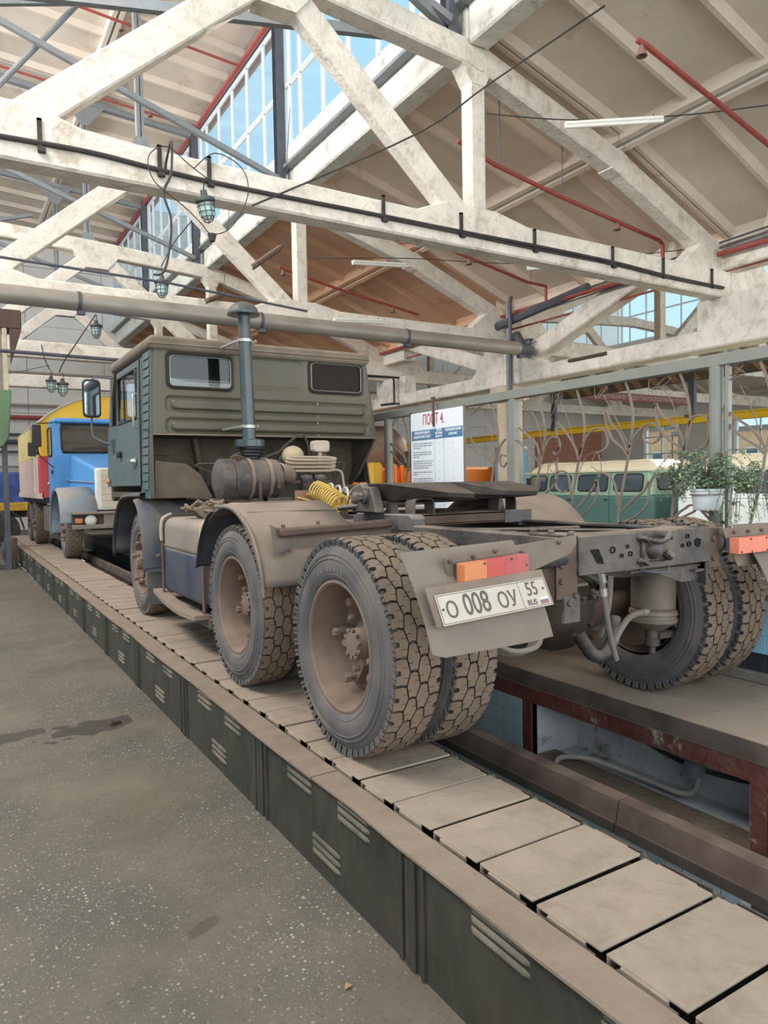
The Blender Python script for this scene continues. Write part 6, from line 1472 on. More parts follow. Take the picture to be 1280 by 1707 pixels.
textobj('column_heading', 'СОДЕРЖАНИЕ РАБОТ', 0.040, M_board, nb, (BX-0.003, 6.40, 2.192), RB, 0.001, sx=0.75)
for k, s_ in enumerate(('ПРИБОРЫ', 'ИНСТРУМЕНТ', 'ИНВЕНТАРЬ')): textobj('column_heading', s_, 0.032, M_board, nb, (BX-0.003, 6.09, 2.248-k*0.033), RB, 0.001, sx=0.6)
textobj('column_heading', 'ТЕХНИЧЕСКИЕ УСЛОВИЯ', 0.036, M_board, nb, (BX-0.003, 5.85, 2.238), RB, 0.001, sx=0.6)
textobj('column_heading', 'И УКАЗАНИЯ', 0.036, M_board, nb, (BX-0.003, 5.85, 2.195), RB, 0.001, sx=0.6)
# the small print is too blurred to read: grey broken strokes where the lines of type stand
rt = random.Random(4); z = 2.125
for n_ in (3, 3, 4, 2, 3, 2, 2, 2, 3):
    mb = MB()
    for q in range(n_):
        y = 6.575; ye = 6.20+rt.uniform(0, .14)*(q == n_-1)*2+rt.uniform(0, .03)
        while y > ye:
            w_ = rt.uniform(0.03, 0.075); mb.box(BX-0.0011, BX, max(ye, y-w_), y, z-0.008, z+0.004); y -= w_+0.010
        z -= 0.024
    mb.build('text_lines', M_btxt, nb, smooth=False, kind='stuff')
    z -= 0.022
for k in range(9):
    for y in (6.09, 5.85): MB().box(BX-0.0011, BX, y-0.004, y+0.004, 2.10-k*0.092, 2.112-k*0.092).build('mark', M_btxt, nb, smooth=False)
hk = thing('board_hook', (BX, 6.16, 2.4), 'rusty iron hook over the fence rail, holding the notice board', 'hook')
MB().ribbon([(BX-0.01, 6.17, 2.29), (BX-0.014, 6.17, 2.54), (BX-0.01, 6.17, 2.58)], 0.02, 0.02, (1, 0, 0)).bar((BX-0.015, 6.20, 2.585), (BX-0.015, 6.14, 2.585), 0.02, 0.015).build('hook_bar', M_rust, hk, smooth=False)

# plants
M_leaf = mat('leaf_green', (104, 128, 102), 0.5, var=0.35, scale=14); M_leafb = mat('leaf_bright', (140, 168, 104), 0.5, var=0.25, scale=14); M_stem = mat('plant_stem', (104, 96, 78), 0.7, var=0.2)
M_pot = mat('white_pot', (218, 222, 222), 0.45, var=0.04, dust=0.1)
def plant(name, base, label, nst, spread, length, seed, bright=0.1, droop=0.5, up=0.6, leaf=0.02, nl=11):
    t = thing(name, base, label, 'plant'); r_ = random.Random(seed); st = MB(); A = []
    B = Vector(base)
    L1 = MB(); L2 = MB()
    for k in range(nst):
        a = r_.uniform(0, 2*PI); ln = length*r_.uniform(.5, 1.1); sp = spread*r_.uniform(.3, 1.0); dz = up*r_.uniform(.3, 1.0)
        d = Vector((math.cos(a)*0.55, math.sin(a), 0))
        pts = spl([B+d*0.02, B+d*sp*0.4+Vector((0, 0, dz*ln)), B+d*sp*0.8+Vector((0, 0, dz*ln*1.1-droop*ln*0.1)), B+d*sp*1.15+Vector((r_.uniform(-.03, .03), r_.uniform(-.03, .03), dz*ln*0.8-droop*ln))], 4)
        st.tube(pts, [0.004*(1-0.6*i/len(pts)) for i in range(len(pts))], 4)
        for i in range(2, len(pts)):
            for q in range(nl//4+1):
                p = pts[i]+Vector((r_.uniform(-.012, .012), r_.uniform(-.012, .012), r_.uniform(-.012, .012)))
                u = Vector((r_.uniform(-1, 1), r_.uniform(-1, 1), r_.uniform(-.7, .8))).normalized(); v = u.orthogonal().normalized(); s_ = leaf*r_.uniform(.6, 1.3)
                m_ = L2 if r_.random() < bright else L1
                m_.add([p, p+u*s_*0.9+v*s_*0.38, p+u*s_*1.9+Vector((0, 0, -s_*0.3)), p+u*s_*0.9-v*s_*0.38+Vector((0, 0, s_*0.1))], [(0, 1, 2), (0, 2, 3)])
    st.build('stems', M_stem, t, kind='stuff'); L1.build('foliage', M_leaf, t, smooth=False, kind='stuff')
    if L2.v: L2.build('new_foliage', M_leafb, t, smooth=False, kind='stuff')
    return t
pt = thing('hanging_pot', (4.33, 2.985, 1.50), 'white plastic pot hung on the fence post', 'pot')
MB().lathe([(0.0, 0.0), (0.078, 0.0), (0.086, 0.01), (0.10, 0.125), (0.106, 0.13), (0.106, 0.142), (0.098, 0.142), (0.094, 0.12), (0.0, 0.12)], (4.33, 2.985, 1.495), (0, 0, 1), 32, close=False).build('pot_body', M_pot, pt)
MB().tube([(4.33+0.108*math.cos(a*PI/10), 2.985+0.108*math.sin(a*PI/10), 1.60) for a in range(20)], 0.004, 5, closed=True).bar((4.42, 3.0, 1.60), (4.45, 3.0, 1.60), 0.01, 0.01).build('wire_holder', M_iron, pt)
plant('spider_plant', (4.33, 2.985, 1.60), 'bushy green plant spilling out of the white pot', 44, 0.36, 0.34, 11, 0.06, 0.22, 0.80, 0.015, 12)
plant('trailing_plant', (4.30, 2.70, 1.62), 'trailing plant right of the white pot with bright new shoots', 22, 0.20, 0.40, 5, 0.3, 0.75, 0.45, 0.014, 10)
plant('climbing_plant', (4.40, 3.28, 1.60), 'thin leafy twigs left of the white pot', 14, 0.16, 0.28, 8, 0.05, 0.4, 0.7, 0.012, 8)

# ================================================================ OTHER VEHICLES AND FAR THINGS
M_vgrass = mat('dark_vehicle_glass', (70, 84, 92), 0.08, 0.0, var=0.2, spec=0.8)
M_blue = mat('blue_truck_paint', (70, 136, 196), 0.4, var=0.12, scale=2.5, dust=0.12, dustc=(160, 150, 136))
M_yellow = mat('yellow_body_paint', (228, 176, 40), 0.5, var=0.08, scale=2, dust=0.12)
M_redb = mat('red_body_paint', (190, 62, 62), 0.5, var=0.1, scale=2, dust=0.15)
M_pale = mat('faded_side_paint', (206, 176, 168), 0.7, var=0.12, scale=3, dust=0.2); M_paley = mat('faded_yellow_side', (214, 190, 128), 0.7, var=0.12, scale=3, dust=0.2)
M_blk = mat('black_underside', (38, 38, 40), 0.8, var=0.3, dust=0.25)
M_head = mat('headlamp_glass', (206, 204, 196), 0.15, var=0.05, spec=0.8)
zc = 2.95
zt = thing('bonneted_truck', (zc, 16, 0.43), 'blue bonneted truck with yellow and red van body, behind the tractor on the conveyor', 'truck')
def zb(x0, x1, y0, y1, z0, z1, nm, m, bev=0.0, par=None, seg=1): return MB().box(x0, x1, y0, y1, z0, z1).build(nm, m, par or zt, smooth=bev > 0.02, bevel=bev, seg=seg)
# wheels
for (x, y, fl) in ((1.79, 14.25, False), (2*zc-1.79, 14.25, True), (1.70, 18.35, False), (2*zc-1.70, 18.35, True), (1.70, 19.6, False)):
    wheel(zt, x, y, ZW, 'front', fl, 0.4)
# bumper with lamps
def hx(pts, nm, m, par=None, bev=0): return MB().hexa(pts).build(nm, m, par or zt, smooth=False, bevel=bev)
bp_ = zb(1.84, 4.06, 13.42, 13.55, 0.985, 1.06, 'bumper_lower', M_tankg, 0.01)
zb(1.84, 2.36, 13.50, 13.58, 0.99, 1.28, 'lamp_panel', M_blk); zb(3.54, 4.06, 13.50, 13.58, 0.99, 1.28, 'lamp_panel', M_blk)
zb(1.84, 4.06, 13.42, 13.58, 1.24, 1.285, 'bumper_upper', M_tankg, 0.01); zb(2.36, 3.54, 13.46, 13.58, 1.0, 1.28, 'bumper_middle', M_tankg)
for s_ in (-1, 1):
    x = zc+s_*(zc-2.145)
    MB().lathe([(0.0, 0.035), (0.06, 0.028), (0.088, 0.0), (0.095, 0.0), (0.095, -0.03)], (x, 13.47, 1.135), (0, -1, 0), 24).build('headlamp', M_head, zt)
    x = zc+s_*(zc-1.95); MB().prism(rring(x-0.06, x+0.06, 1.09, 1.18, 0.03), 0.04, 'y', 13.46).build('indicator', M_amber, zt, bevel=0.006)
# white winter cover on the grille
zb(2.26, 3.64, 13.62, 13.70, 1.30, 2.06, 'grille_cover', mat('white_grille', (222, 220, 212), 0.6, var=0.08, dust=0.2), 0.05, seg=3)
for k in range(6): zb(2.36, 3.54, 13.60, 13.625, 1.36+k*0.115, 1.465+k*0.115, 'grille_board', mat('cream_board', (196, 184, 166), 0.8, var=0.12, dust=0.2))
# bonnet
MB().hexa([(2.26, 13.68, 1.30), (3.64, 13.68, 1.30), (3.95, 15.0, 1.30), (1.95, 15.0, 1.30), (2.30, 13.68, 2.04), (3.60, 13.68, 2.04), (3.85, 15.0, 2.36), (2.05, 15.0, 2.36)]).build('bonnet', M_blue, zt, smooth=True, bevel=0.06, seg=3)
MB().tube([(2.255, 13.72, 1.80), (1.97, 14.95, 1.86)], 0.012, 6).build('bonnet_trim', M_clampm, zt)
def fendz(s_):
    x0, x1 = (1.66, 2.26) if s_ == 1 else (2*zc-1.66, 2*zc-2.26); rows = []
    for p in spl([(0, 13.52, 1.10), (0, 13.56, 1.35), (0, 13.75, 1.60), (0, 14.1, 1.71), (0, 14.55, 1.66), (0, 14.85, 1.45), (0, 14.98, 1.15), (0, 15.0, 0.85)], 4):
        rows.append([(x0+0.02*s_, p.y, p.z-0.06), (x0, p.y, p.z-0.03), (x0+0.06*s_, p.y, p.z), (x1, p.y, p.z+0.02)])
    mb = MB()
    for i in range(len(rows)-1): mb.strip(rows[i], rows[i+1])
    mb.build('wing', mat('dusty_blue_wing', (126, 146, 158), 0.7, var=0.2, scale=3, dust=0.55), zt, solid=0.01, fix=True)
fendz(1); fendz(-1)
# cab
cabz = [(14.95, 1.15), (15.85, 1.15), (15.85, 2.95), (15.25, 3.02), (15.12, 2.98), (14.98, 2.36)]
MB().prism(cabz, 0.03, 'x', 1.76).build('cab_side', M_blue, zt, smooth=False); MB().prism(cabz, 0.03, 'x', 2*zc-1.79).build('cab_side', M_blue, zt, smooth=False)
zb(1.78, 4.12, 15.05, 15.88, 2.96, 3.06, 'cab_roof', M_blue, 0.05, seg=3); zb(1.79, 4.11, 14.95, 15.0, 1.3, 2.37, 'scuttle', M_blue, 0.02)
zb(1.79, 4.11, 15.80, 15.86, 1.2, 2.98, 'cab_back', M_blk)
for s_ in (1, -1):
    x = 1.79 if s_ == 1 else 2*zc-1.92; MB().hexa([(x, 14.96, 2.34), (x+0.13, 14.96, 2.34), (x+0.13, 15.02, 2.34), (x, 15.02, 2.34), (x, 15.12, 3.0), (x+0.13, 15.12, 3.0), (x+0.13, 15.18, 3.0), (x, 15.18, 3.0)]).build('screen_pillar', M_blue, zt, smooth=False, bevel=0.01)
ws_ = MB().tube([(a, 14.955+(b_-2.36)*0.25, b_) for a, b_ in rring(1.91, 3.99, 2.40, 2.94, 0.08)], 0.022, 6, closed=True).build('windscreen_seal', M_rubber, zt)
MB().add([(1.91, 14.975, 2.40), (3.99, 14.975, 2.40), (3.99, 15.105, 2.94), (1.91, 15.105, 2.94)], [(0, 1, 2, 3)]).build('windscreen', glassmat('screen_glass', (0.7, 0.72, 0.72), 0.25), ws_, smooth=False)
MB().tube([(2.1, 14.94, 2.47), (2.6, 14.945, 2.50), (2.9, 14.93, 2.36)], 0.008, 5).tube([(3.0, 14.94, 2.36), (3.5, 14.945, 2.50)], 0.008, 5).build('wiper', M_rubber, zt)
MB().tube([(1.755, a, b_) for a, b_ in rring(15.16, 15.72, 2.34, 2.88, 0.06)], 0.018, 6, closed=True).build('door_window_seal', M_rubber, zt); zb(1.752, 1.758, 15.18, 15.70, 2.36, 2.86, 'door_window', M_vgrass)
zb(1.735, 1.757, 15.10, 15.20, 1.98, 2.06, 'hinge_lamp', M_rubber, 0.01); MB().sphere((1.745, 15.68, 1.80), 0.035, 10).build('door_handle', M_clampm, zt)
zb(1.80, 1.95, 15.05, 15.6, 0.80, 1.15, 'cab_step', M_blk)
mz = zb(1.36, 1.52, 14.58, 14.61, 2.47, 2.88, 'mirror', M_rubber, 0.03); MB().tube([(1.44, 14.62, 2.9), (1.76, 14.95, 2.95)], 0.01, 5).tube([(1.44, 14.62, 2.47), (1.50, 14.7, 2.3), (1.76, 15.0, 2.1)], 0.01, 5).split('mirror_arm', M_rubber, mz)
m2 = zb(1.29, 1.42, 14.60, 14.62, 2.30, 2.55, 'small_mirror', M_rubber, 0.02)
# van body
prof = [(1.62, 1.52), (1.62, 3.02)]
def arc(y): return [(1.62, 3.03), (1.75, 3.16), (2.0, 3.34), (2.35, 3.50), (2.7, 3.59), (2.95, 3.62), (3.2, 3.59), (3.55, 3.50), (3.9, 3.34), (4.15, 3.16), (4.28, 3.03)]
MB().prism([(1.64, 1.52), (4.26, 1.52), (4.26, 2.36), (1.64, 2.36)], 0.02, 'y', 15.90).build('body_front_lower', M_redb, zt, smooth=False)
MB().prism([(1.64, 2.36), (4.26, 2.36)]+arc(0)[::-1], 0.02, 'y', 15.90).build('body_front_upper', M_yellow, zt, smooth=False)
MB().strip([(x, 15.86, z) for x, z in arc(0)], [(x, 20.9, z) for x, z in arc(0)]).build('body_roof', mat('canvas_roof', (176, 170, 158), 0.85, var=0.15, dust=0.4), zt, solid=0.03, ang=60)
for k in range(11):
    y = 15.93+k*0.45
    zb(1.622, 1.645, y, y+0.44, 1.60, 2.36, 'side_plank', M_pale if k > 0 else M_redb); zb(1.622, 1.645, y, y+0.44, 2.365, 3.03, 'side_plank', M_paley if k > 0 else M_yellow)
zb(1.60, 1.66, 15.9, 20.9, 1.50, 1.61, 'body_sill', M_pale); zb(1.60, 1.64, 17.0, 17.06, 1.62, 2.4, 'door_edge', mat('door_edge_white', (208, 200, 190)))
zb(4.24, 4.28, 15.9, 20.9, 1.5, 3.03, 'body_far_side', M_pale); zb(1.7, 4.2, 15.95, 20.85, 1.40, 1.52, 'body_floor', M_blk); zb(1.7, 4.2, 20.85, 20.9, 1.5, 3.03, 'body_rear', M_pale)
for (a, b_) in ((16.15, 16.55), (16.65, 17.0)):
    MB().tube([(1.615, y, z) for y, z in rring(a, b_, 2.42, 2.92, 0.08)], 0.02, 6, closed=True).build('side_window_seal', M_rubber, zt); zb(1.612, 1.618, a, b_, 2.43, 2.91, 'side_window', M_vgrass)
zb(2.2, 3.7, 13.6, 20.8, 0.95, 1.25, 'chassis', M_blk); zb(1.72, 2.3, 15.3, 16.6, 0.85, 1.35, 'tool_box', mat('tool_box_grey', (84, 84, 82), 0.7, dust=0.3)); zb(1.9, 4.0, 18.9, 19.3, 0.9, 1.3, 'rear_crossbar', M_blk)
zb(1.64, 1.66, 19.0, 19.02, 0.8, 1.4, 'mud_flap', M_blk)

# trailer with blue tarpaulin
tr = thing('tarpaulin_trailer', (0.3, 24.5, 0), 'yellow-sided trailer under a blue tarpaulin at the far left', 'trailer')
M_tarp = mat('blue_tarpaulin', (58, 84, 142), 0.6, var=0.15, scale=2, bump=0.4, bscale=5)
rows = []
for z, dy in ((1.28, 0.0), (1.5, 0.02), (1.8, -0.01), (2.1, 0.01), (2.20, 0.04)):
    rows.append([(x/10.0, 24.0+dy+0.02*math.sin(x*1.7+z*3), z+(0.03*math.sin(x*0.9) if z < 1.4 else 0)) for x in range(-30, 22)])
mb = MB()
for i in range(len(rows)-1): mb.strip(rows[i], rows[i+1])
mb.strip(rows[-1], [(p[0], 26.3, 2.20) for p in rows[-1]]); mb.strip([(2.1, 24.0, z) for z in (1.28, 2.2)], [(2.1, 26.3, z) for z in (1.28, 2.2)])
mb.build('tarpaulin', M_tarp, tr, ang=60)
MB().box(-3, 2.12, 23.98, 26.3, 1.06, 1.30).build('side_boards', M_yellow, tr, smooth=False); 
for k in range(8): MB().box(-2.9+k*0.62, -2.35+k*0.62, 23.965, 23.98, 1.09, 1.27).build('board_panel', mat('worn_yellow', (206, 160, 56), 0.6, var=0.3, scale=9, patch=0.6, patchc=(110, 80, 60), pscale=6), tr, smooth=False)
MB().box(-3, 2.1, 24.2, 26.1, 0.85, 1.06).build('trailer_frame', M_blk, tr, smooth=False)
for x in (0.2, 1.35): MB().lathe([(0.12, 0), (0.30, 0.01), (0.46, 0.0), (0.5, 0.05), (0.5, 0.22), (0.46, 0.26)], (x, 24.1, 0.5), (0, 1, 0), 28).build('trailer_wheel', M_blk, tr)
MB().tube([(x, 24.05, z) for x, z in ((0.75, 0.5), (0.85, 0.85), (1.1, 1.05), (1.6, 1.05), (1.85, 0.85), (1.95, 0.5))], 0.03, 6).build('mudguard', M_blk, tr)

# hoist at the far left
ho = thing('lifting_hoist', (1.1, 17.2, 0), 'tall green and brown screw hoist at the left edge, cream upper post', 'hoist')
M_hg = mat('hoist_green', (104, 134, 100), 0.6, var=0.15, scale=3, dust=0.15)
MB().prism([(0.3, 5.06), (1.47, 5.06), (1.47, 5.46), (0.3, 5.46)], 0.7, 'y', 17.0).prism([(1.24, 4.3), (1.47, 5.06), (1.24, 5.06)], 0.1, 'y', 17.0).build('head_beam', mat('hoist_brown', (96, 78, 68), 0.7, var=0.2), ho, smooth=False, bevel=0.02)
MB().box(1.10, 1.19, 17.0, 17.12, 3.75, 5.06).build('cream_post', mat('hoist_cream', (206, 194, 166), 0.6, var=0.15), ho, smooth=False, bevel=0.01); MB().box(0.7, 1.09, 17.05, 17.1, 3.75, 5.06).build('back_sheet', mat('hoist_grey_sheet', (140, 136, 126), 0.7), ho, smooth=False)
MB().prism([(0.4, 2.45), (1.05, 2.60), (1.16, 2.80), (1.235, 3.72), (1.235, 3.79), (0.4, 3.79)], 0.55, 'y', 17.0).build('green_hopper', M_hg, ho, smooth=False, bevel=0.02)
MB().box(1.03, 1.13, 17.2, 17.35, 0, 2.75).build('lower_post', M_dark, ho, smooth=False); MB().box(0.82, 0.86, 17.2, 17.3, 0, 2.6).build('lower_post', M_dark, ho, smooth=False)
MB().box(0.6, 1.22, 17.3, 17.8, 0.0, 0.10).build('base_plate', M_dark, ho, smooth=False, bevel=0.01); MB().box(1.16, 1.30, 17.9, 18.1, 0.0, 0.62).build('stop_block', mat('brown_block', (120, 100, 84), 0.8, var=0.2), ho, smooth=False, bevel=0.01)
MB().tube(spl([(0.8, 17.4, 1.3), (1.05, 17.4, 1.1), (1.08, 17.4, 0.7), (1.0, 17.4, 0.35), (1.1, 17.4, 0.1)], 5), 0.05, 8).lathe([(0, 0), (0.09, 0), (0.09, 0.2), (0, 0.2)], (1.05, 17.6, 0.35), (0, 0, 1), 12).build('gear_unit', M_dark, ho)

# vans beyond the fence
def van(x, y, label, mbody, mroof, mlow=None, length=4.35, w=1.94):
    t = thing('van', (x+w/2, y+length/2, 0), label, 'van')
    x1 = x+w; y1 = y+length; mlow = mlow or mbody
    MB().hexa([(x, y+0.05, 0.42), (x1, y+0.05, 0.42), (x1, y1, 0.42), (x, y1, 0.42), (x, y, 1.36), (x1, y, 1.36), (x1, y1+0.02, 1.36), (x, y1+0.02, 1.36)]).build('lower_body', mlow, t, smooth=True, bevel=0.10, seg=4)
    MB().hexa([(x+0.01, y+0.02, 1.20), (x1-0.01, y+0.02, 1.20), (x1-0.01, y1, 1.20), (x+0.01, y1, 1.20), (x+0.13, y+0.16, 1.97), (x1-0.13, y+0.16, 1.97), (x1-0.13, y1-0.35, 1.97), (x+0.13, y1-0.35, 1.97)]).build('upper_body', mbody, t, smooth=True, bevel=0.12, seg=4)
    MB().hexa([(x+0.06, y+0.08, 1.86), (x1-0.06, y+0.08, 1.86), (x1-0.06, y1-0.25, 1.86), (x+0.06, y1-0.25, 1.86), (x+0.26, y+0.3, 2.13), (x1-0.26, y+0.3, 2.13), (x1-0.26, y1-0.55, 2.13), (x+0.26, y1-0.55, 2.13)]).build('roof', mroof, t, smooth=True, bevel=0.12, seg=4)
    MB().tube([(x+0.045, y+0.1, 1.875), (x+0.045, y1-0.2, 1.875)], 0.012, 6).build('roof_gutter', mroof, t)
    for (a, b_) in ((0.35, 1.15), (1.35, 2.25), (2.5, 3.2), (3.35, 3.95)):
        ring = rring(y+a, y+b_, 1.42, 1.80, 0.08)
        def px(z, k=0.0): return x+0.012+(z-1.2)*0.155-0.012-k
        s_ = MB().tube([(px(z), q, z) for q, z in ring], 0.018, 6, closed=True).build('window_seal', M_rubber, t)
        n_ = len(ring); MB().add([(px(z, 0.006), q, z) for q, z in ring], [tuple(range(n_))]).build('side_window', M_vgrass, s_, smooth=False)
    for a in (1.25, 2.38, 3.28): MB().tube([(x-0.003, y+a, 0.6), (x-0.003, y+a, 1.36), (x+0.08, y+a, 1.86)], 0.006, 5).build('door_gap', M_rubber, t)
    for a in (1.36, 2.5, 3.2): MB().bar((x-0.02, y+a-0.05, 1.22), (x-0.02, y+a+0.06, 1.22), 0.03, 0.03).cyl((x, y+a, 1.22), (x-0.03, y+a, 1.22), 0.035, 10).build('door_handle', M_dark, t)
    MB().tube([(x-0.004, y+0.1, 1.32), (x-0.004, y1-0.1, 1.32)], 0.010, 6).build('waist_crease', mbody, t)
    # end face facing the camera: two rear windows
    for (a, b_) in ((0.22, 0.90), (1.04, 1.72)):
        ring = rring(x+a, x+b_, 1.45, 1.80, 0.07); n_ = len(ring)
        def py(z): return y+0.02+(z-1.2)*0.182-0.012
        s_ = MB().tube([(q, py(z), z) for q, z in ring], 0.018, 6, closed=True).build('window_seal', M_rubber, t); MB().add([(q, py(z)-0.004, z) for q, z in ring], [tuple(range(n_))]).build('rear_window', M_vgrass, s_, smooth=False)
    MB().tube([(x+w/2, y+0.0, 0.6), (x+w/2, y-0.004, 1.3), (x+w/2, y+0.13, 1.86)], 0.007, 5).build('rear_door_gap', M_rubber, t)
    for yy in (y+0.85, y+3.3):
        for xx, ax in ((x+0.02, 1), (x1-0.02, -1)):
            MB().lathe([(0.0, 0.03), (0.10, 0.02), (0.20, 0.03), (0.30, 0.0), (0.37, 0.02), (0.38, 0.06), (0.38, 0.20)], (xx, yy, 0.38), (ax, 0, 0), 24).build('wheel', M_blk, t)
    MB().tube([(x-0.02, y1-0.7, 1.5), (x-0.16, y1-0.6, 1.5), (x-0.18, y1-0.6, 1.7)], 0.012, 5).build('mirror_stalk', M_blk, t); MB().box(x-0.26, x-0.12, y1-0.62, y1-0.60, 1.45, 1.75).build('mirror', M_blk, t, smooth=False, bevel=0.02)
    return t
M_vgl = mat('van_lower_green', (84, 118, 112), 0.4, var=0.08)
M_vg = mat('van_green', (146, 174, 150), 0.4, var=0.08, scale=2); M_vc = mat('van_cream', (232, 220, 190), 0.4, var=0.05); M_vw = mat('van_white', (232, 236, 232), 0.35, var=0.04); M_vlg = mat('van_pale_green', (196, 212, 184), 0.4, var=0.05)
van(13.1, 10.3, 'green van with a cream roof beyond the fence, nearest the beige column', M_vg, M_vc, M_vgl)
van(12.3, 4.75, 'white van beyond the fence behind the white flower pot', M_vw, M_vc, length=4.4)
van(15.4, 6.2, 'pale green van with cream roof farther back, right of the fence post', M_vlg, M_vc)
van(15.6, 12.6, 'pale green van half hidden behind the green one, by the column', M_vlg, M_vc)

# orange and yellow machines far behind the notice board
om = thing('orange_machine', (13.5, 21, 0), 'bright orange road machine far behind the notice board', 'machine')
M_or = mat('orange_machine_paint', (240, 130, 40), 0.5, var=0.08)
MB().box(12.1, 18.5, 20.6, 22.2, 1.1, 2.2).build('orange_body', M_or, om, smooth=False, bevel=0.08); MB().box(12.0, 18.5, 20.7, 22.2, 0.7, 1.1).build('chassis', M_blk, om, smooth=False)
MB().hexa([(13.8, 20.8, 2.2), (14.9, 20.8, 2.2), (14.9, 22, 2.2), (13.8, 22, 2.2), (14.2, 20.8, 2.8), (15.4, 20.8, 2.95), (15.4, 22, 2.95), (14.2, 22, 2.8)]).build('hood', M_blk, om, smooth=False, bevel=0.03)
for k in range(4): MB().box(12.3+k*0.28, 12.42+k*0.28, 20.5, 20.6, 1.5, 2.28).build('marker_post', M_or, om, smooth=False, bevel=0.02)
for x in (13, 14.8, 16.6): MB().lathe([(0, 0), (0.5, 0), (0.5, 0.25), (0, 0.25)], (x, 20.5, 0.5), (0, 1, 0), 20).build('wheel', M_blk, om)
br = thing('mixer_drum', (13.4, 22.5, 2), 'brown dusty drum above the orange machine, left of the notice board', 'drum')
MB().lathe([(0.35, 0), (0.75, 0.4), (0.95, 1.0), (0.9, 1.6), (0.5, 2.1), (0, 2.1)], (13.0, 23.6, 2.75), (1, 0, 0.1), 20).build('drum_shell', mat('drum_brown', (128, 108, 90), 0.85, var=0.25, scale=5, dust=0.3), br); MB().box(12.8, 16.0, 23.2, 24.2, 0, 1.9).build('drum_base', M_dark, br, smooth=False, bevel=0.05)
yc = thing('yellow_flag_machine', (12.2, 19.5, 0), 'yellow machine just right of the cab corner, far behind', 'machine')
MB().box(11.6, 12.1, 19.9, 20.3, 0.6, 2.35).build('yellow_panel', M_yellow, yc, smooth=False, bevel=0.1); MB().box(12.35, 12.6, 19.9, 20.3, 0.6, 2.32).build('yellow_panel', M_or, yc, smooth=False, bevel=0.06); MB().box(11.5, 12.9, 20.0, 20.4, 0.0, 0.7).build('base', M_dark, yc, smooth=False)
bm_ = thing('blue_machine', (18, 20, 0), 'small blue and white machine beside the fence, left of the beige column', 'machine')
MB().box(16.9, 17.9, 19.4, 20.2, 1.3, 2.9).build('blue_case', mat('machine_blue', (120, 170, 200), 0.5), bm_, smooth=False, bevel=0.08); MB().box(16.9, 17.9, 19.5, 20.2, 0, 1.3).build('white_case', M_vw, bm_, smooth=False)

# crane girders, slogan board, brick infill, houses outside
cr_ = thing('crane_girder', (20, 10, 3.4), 'bright yellow crane rail girder in the neighbouring nave', 'girder')
M_cy = mat('crane_yellow', (236, 198, 40), 0.5, var=0.06)
MB().box(19.85, 20.15, -2, 33, 3.38, 3.41).box(19.96, 20.04, -2, 33, 3.41, 3.59).box(19.85, 20.15, -2, 33, 3.59, 3.62).build('i_beam', M_cy, cr_, smooth=False)
for y in (8.3, 14.3, 20.3, 26.3): MB().box(19.93, 20.07, y-0.1, y+0.1, 3.57, 5.05).box(19.8, 20.2, y-0.15, y+0.15, 3.57, 3.66).build('hanger', M_cy if y < 9 else M_dark, cr_, smooth=False)
hz = thing('hazard_girder', (20, 14, 4.7), 'dark travelling crane bridge with yellow hazard stripes', 'crane')
M_hzd = mat('hazard_dark', (86, 76, 66), 0.6, dust=0.2); M_hzy = mat('hazard_yellow', (150, 124, 82), 0.6, dust=0.2)
MB().box(19.95, 20.2, 8.0, 19.8, 4.72, 4.98).build('bridge_beam', M_hzd, hz, smooth=False)
for k in range(16):
    y = 8.2+k*0.72; MB().prism([(y, 4.72), (y+0.3, 4.72), (y+0.55, 4.98), (y+0.25, 4.98)], 0.006, 'x', 19.944).build('stripe', M_hzy, hz, smooth=False)
MB().cyl((20.1, 9, 4.65), (20.1, 12, 4.65), 0.08, 10).build('drive_shaft', M_red, hz)
sb = thing('slogan_board', (25.2, 19.9, 4.9), 'long maroon slogan board with pale lettering on the far truss', 'sign')
MB().prism([(20.2, 5.20), (28.4, 5.155), (28.4, 4.83), (20.2, 4.86)], 0.05, 'y', 20.15).build('board', mat('slogan_maroon', (140, 88, 82), 0.6, var=0.12), sb, smooth=False)
textobj('slogan', 'ПРОИЗВОДИТЕЛЬНОСТЬ НЕВОЗМОЖНА БЕЗ ТВЕРДОЙ ПЛАНОВОЙ ДИСЦИПЛИНЫ НА ПРОИЗВОДСТВЕ', 0.24, mat('slogan_letters', (206, 180, 166), 0.6), sb, (24.4, 20.13, 5.0), (PI/2, 0, 0), 0.004, sx=0.60)
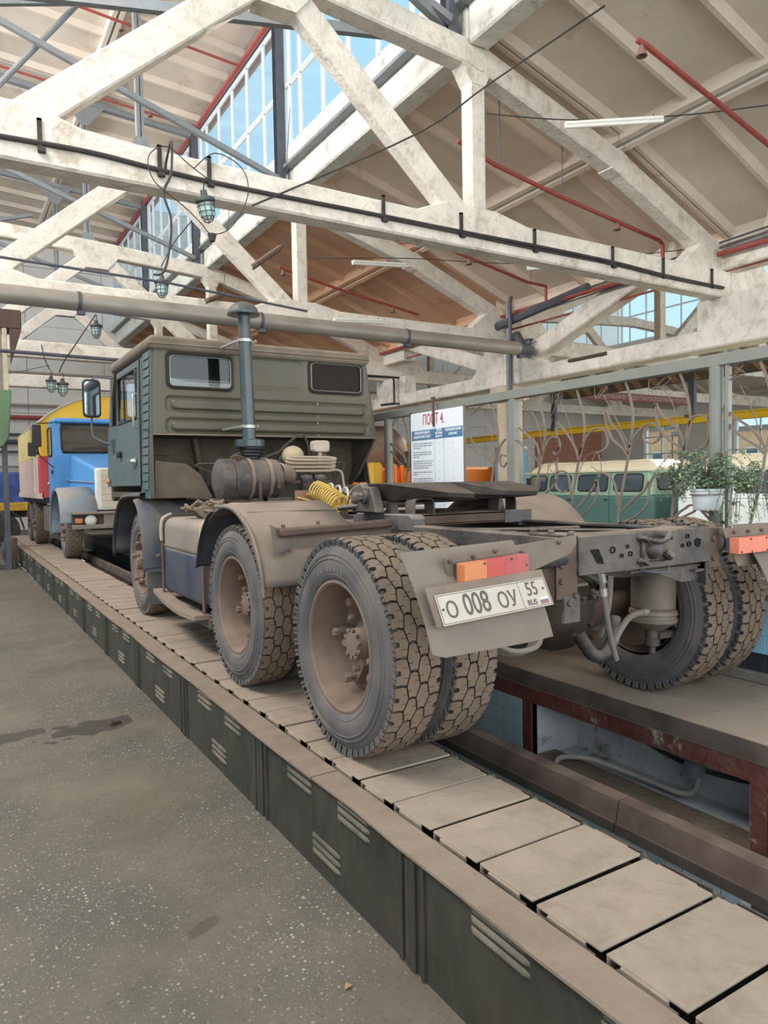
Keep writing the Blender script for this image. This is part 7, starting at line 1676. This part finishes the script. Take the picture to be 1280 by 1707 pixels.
# brick infill in the end wall and side
def brickmat():
    m = bpy.data.materials.new('brickwork'); m.use_nodes = True; N = m.node_tree.nodes; L = m.node_tree.links; b = N['Principled BSDF']; b.inputs['Roughness'].default_value = 0.9
    g = N.new('ShaderNodeNewGeometry'); s = N.new('ShaderNodeSeparateXYZ'); c = N.new('ShaderNodeCombineXYZ'); a = N.new('ShaderNodeMath'); L.new(g.outputs['Position'], s.inputs[0])
    L.new(s.outputs[0], a.inputs[0]); L.new(s.outputs[1], a.inputs[1]); L.new(a.outputs[0], c.inputs[0]); L.new(s.outputs[2], c.inputs[1])
    t = N.new('ShaderNodeTexBrick'); t.inputs['Scale'].default_value = 1.0; t.inputs['Brick Width'].default_value = 0.26; t.inputs['Row Height'].default_value = 0.085; t.inputs['Mortar Size'].default_value = 0.012
    t.inputs['Color1'].default_value = srgb(178, 104, 78); t.inputs['Color2'].default_value = srgb(150, 84, 64); t.inputs['Mortar'].default_value = srgb(190, 170, 150); L.new(c.outputs[0], t.inputs['Vector']); L.new(t.outputs['Color'], b.inputs['Base Color']); return m
M_bw = brickmat()
MB().box(30.9, 36.6, 32.86, 33.0, 0, 4.7).build('wall_infill', M_bw, None, smooth=False, kind='structure')
M_house = mat('house_tan_brick', (222, 176, 136), 0.9, var=0.12, scale=2)
for k, (y0, y1, h_, lab) in enumerate(((30, 45, 5.7, 'tan brick building outside the right-hand windows, nearer part'), (45.2, 62, 6.3, 'tan brick building outside the right-hand windows, farther part'), (62.2, 80, 6.0, 'low brick building outside, beyond the other two'))):
    hs = thing('brick_building', (60, (y0+y1)/2, 0), lab, 'building')
    MB().box(60, 70, y0, y1, 0, h_).build('wall', M_house, hs, smooth=False); MB().box(59.7, 70, y0, y1, h_, h_+0.35).build('roof', M_tankg, hs, smooth=False)
    y = y0+1
    while y < y1-1.5:
        w_ = MB().box(59.93, 60.02, y, y+1.2, 2.2, 4.2).build('house_window', M_frame, hs, smooth=False); MB().box(59.92, 59.93, y+0.1, y+1.1, 2.3, 4.1).build('pane', M_vgrass, w_, smooth=False); y += 2.7
slab('ground', 37.2, 90, -20, 90, -0.2, -0.05, mat('yard_dust', (190, 176, 156), 0.9))

# small things lying on the floor
sc_ = thing('oily_rag', (0.98, 5.42, 0.0), 'small dark red scrap lying in the oil stain on the floor', 'rag')
mb = MB(); rq = random.Random(2)
for k in range(7): mb.sphere((0.98+rq.uniform(-.035, .035), 5.42+rq.uniform(-.03, .03), 0.010+rq.uniform(0, .008)), rq.uniform(.008, .016), 7, (1.3, 1, 0.6))
mb.build('crumpled_cloth', mat('dark_red_scrap', (62, 34, 34), 0.8, var=0.3), sc_)
lf = thing('dry_leaf', (1.10, 2.12, 0.0), 'tiny dry leaf on the floor by the conveyor casing', 'leaf')
MB().add([(1.09, 2.11, 0.004), (1.105, 2.105, 0.010), (1.125, 2.115, 0.004), (1.105, 2.13, 0.012)], [(0, 1, 2, 3)]).build('leaf_blade', mat('dry_leaf', (168, 132, 88), 0.8), lf, smooth=False, solid=0.001)
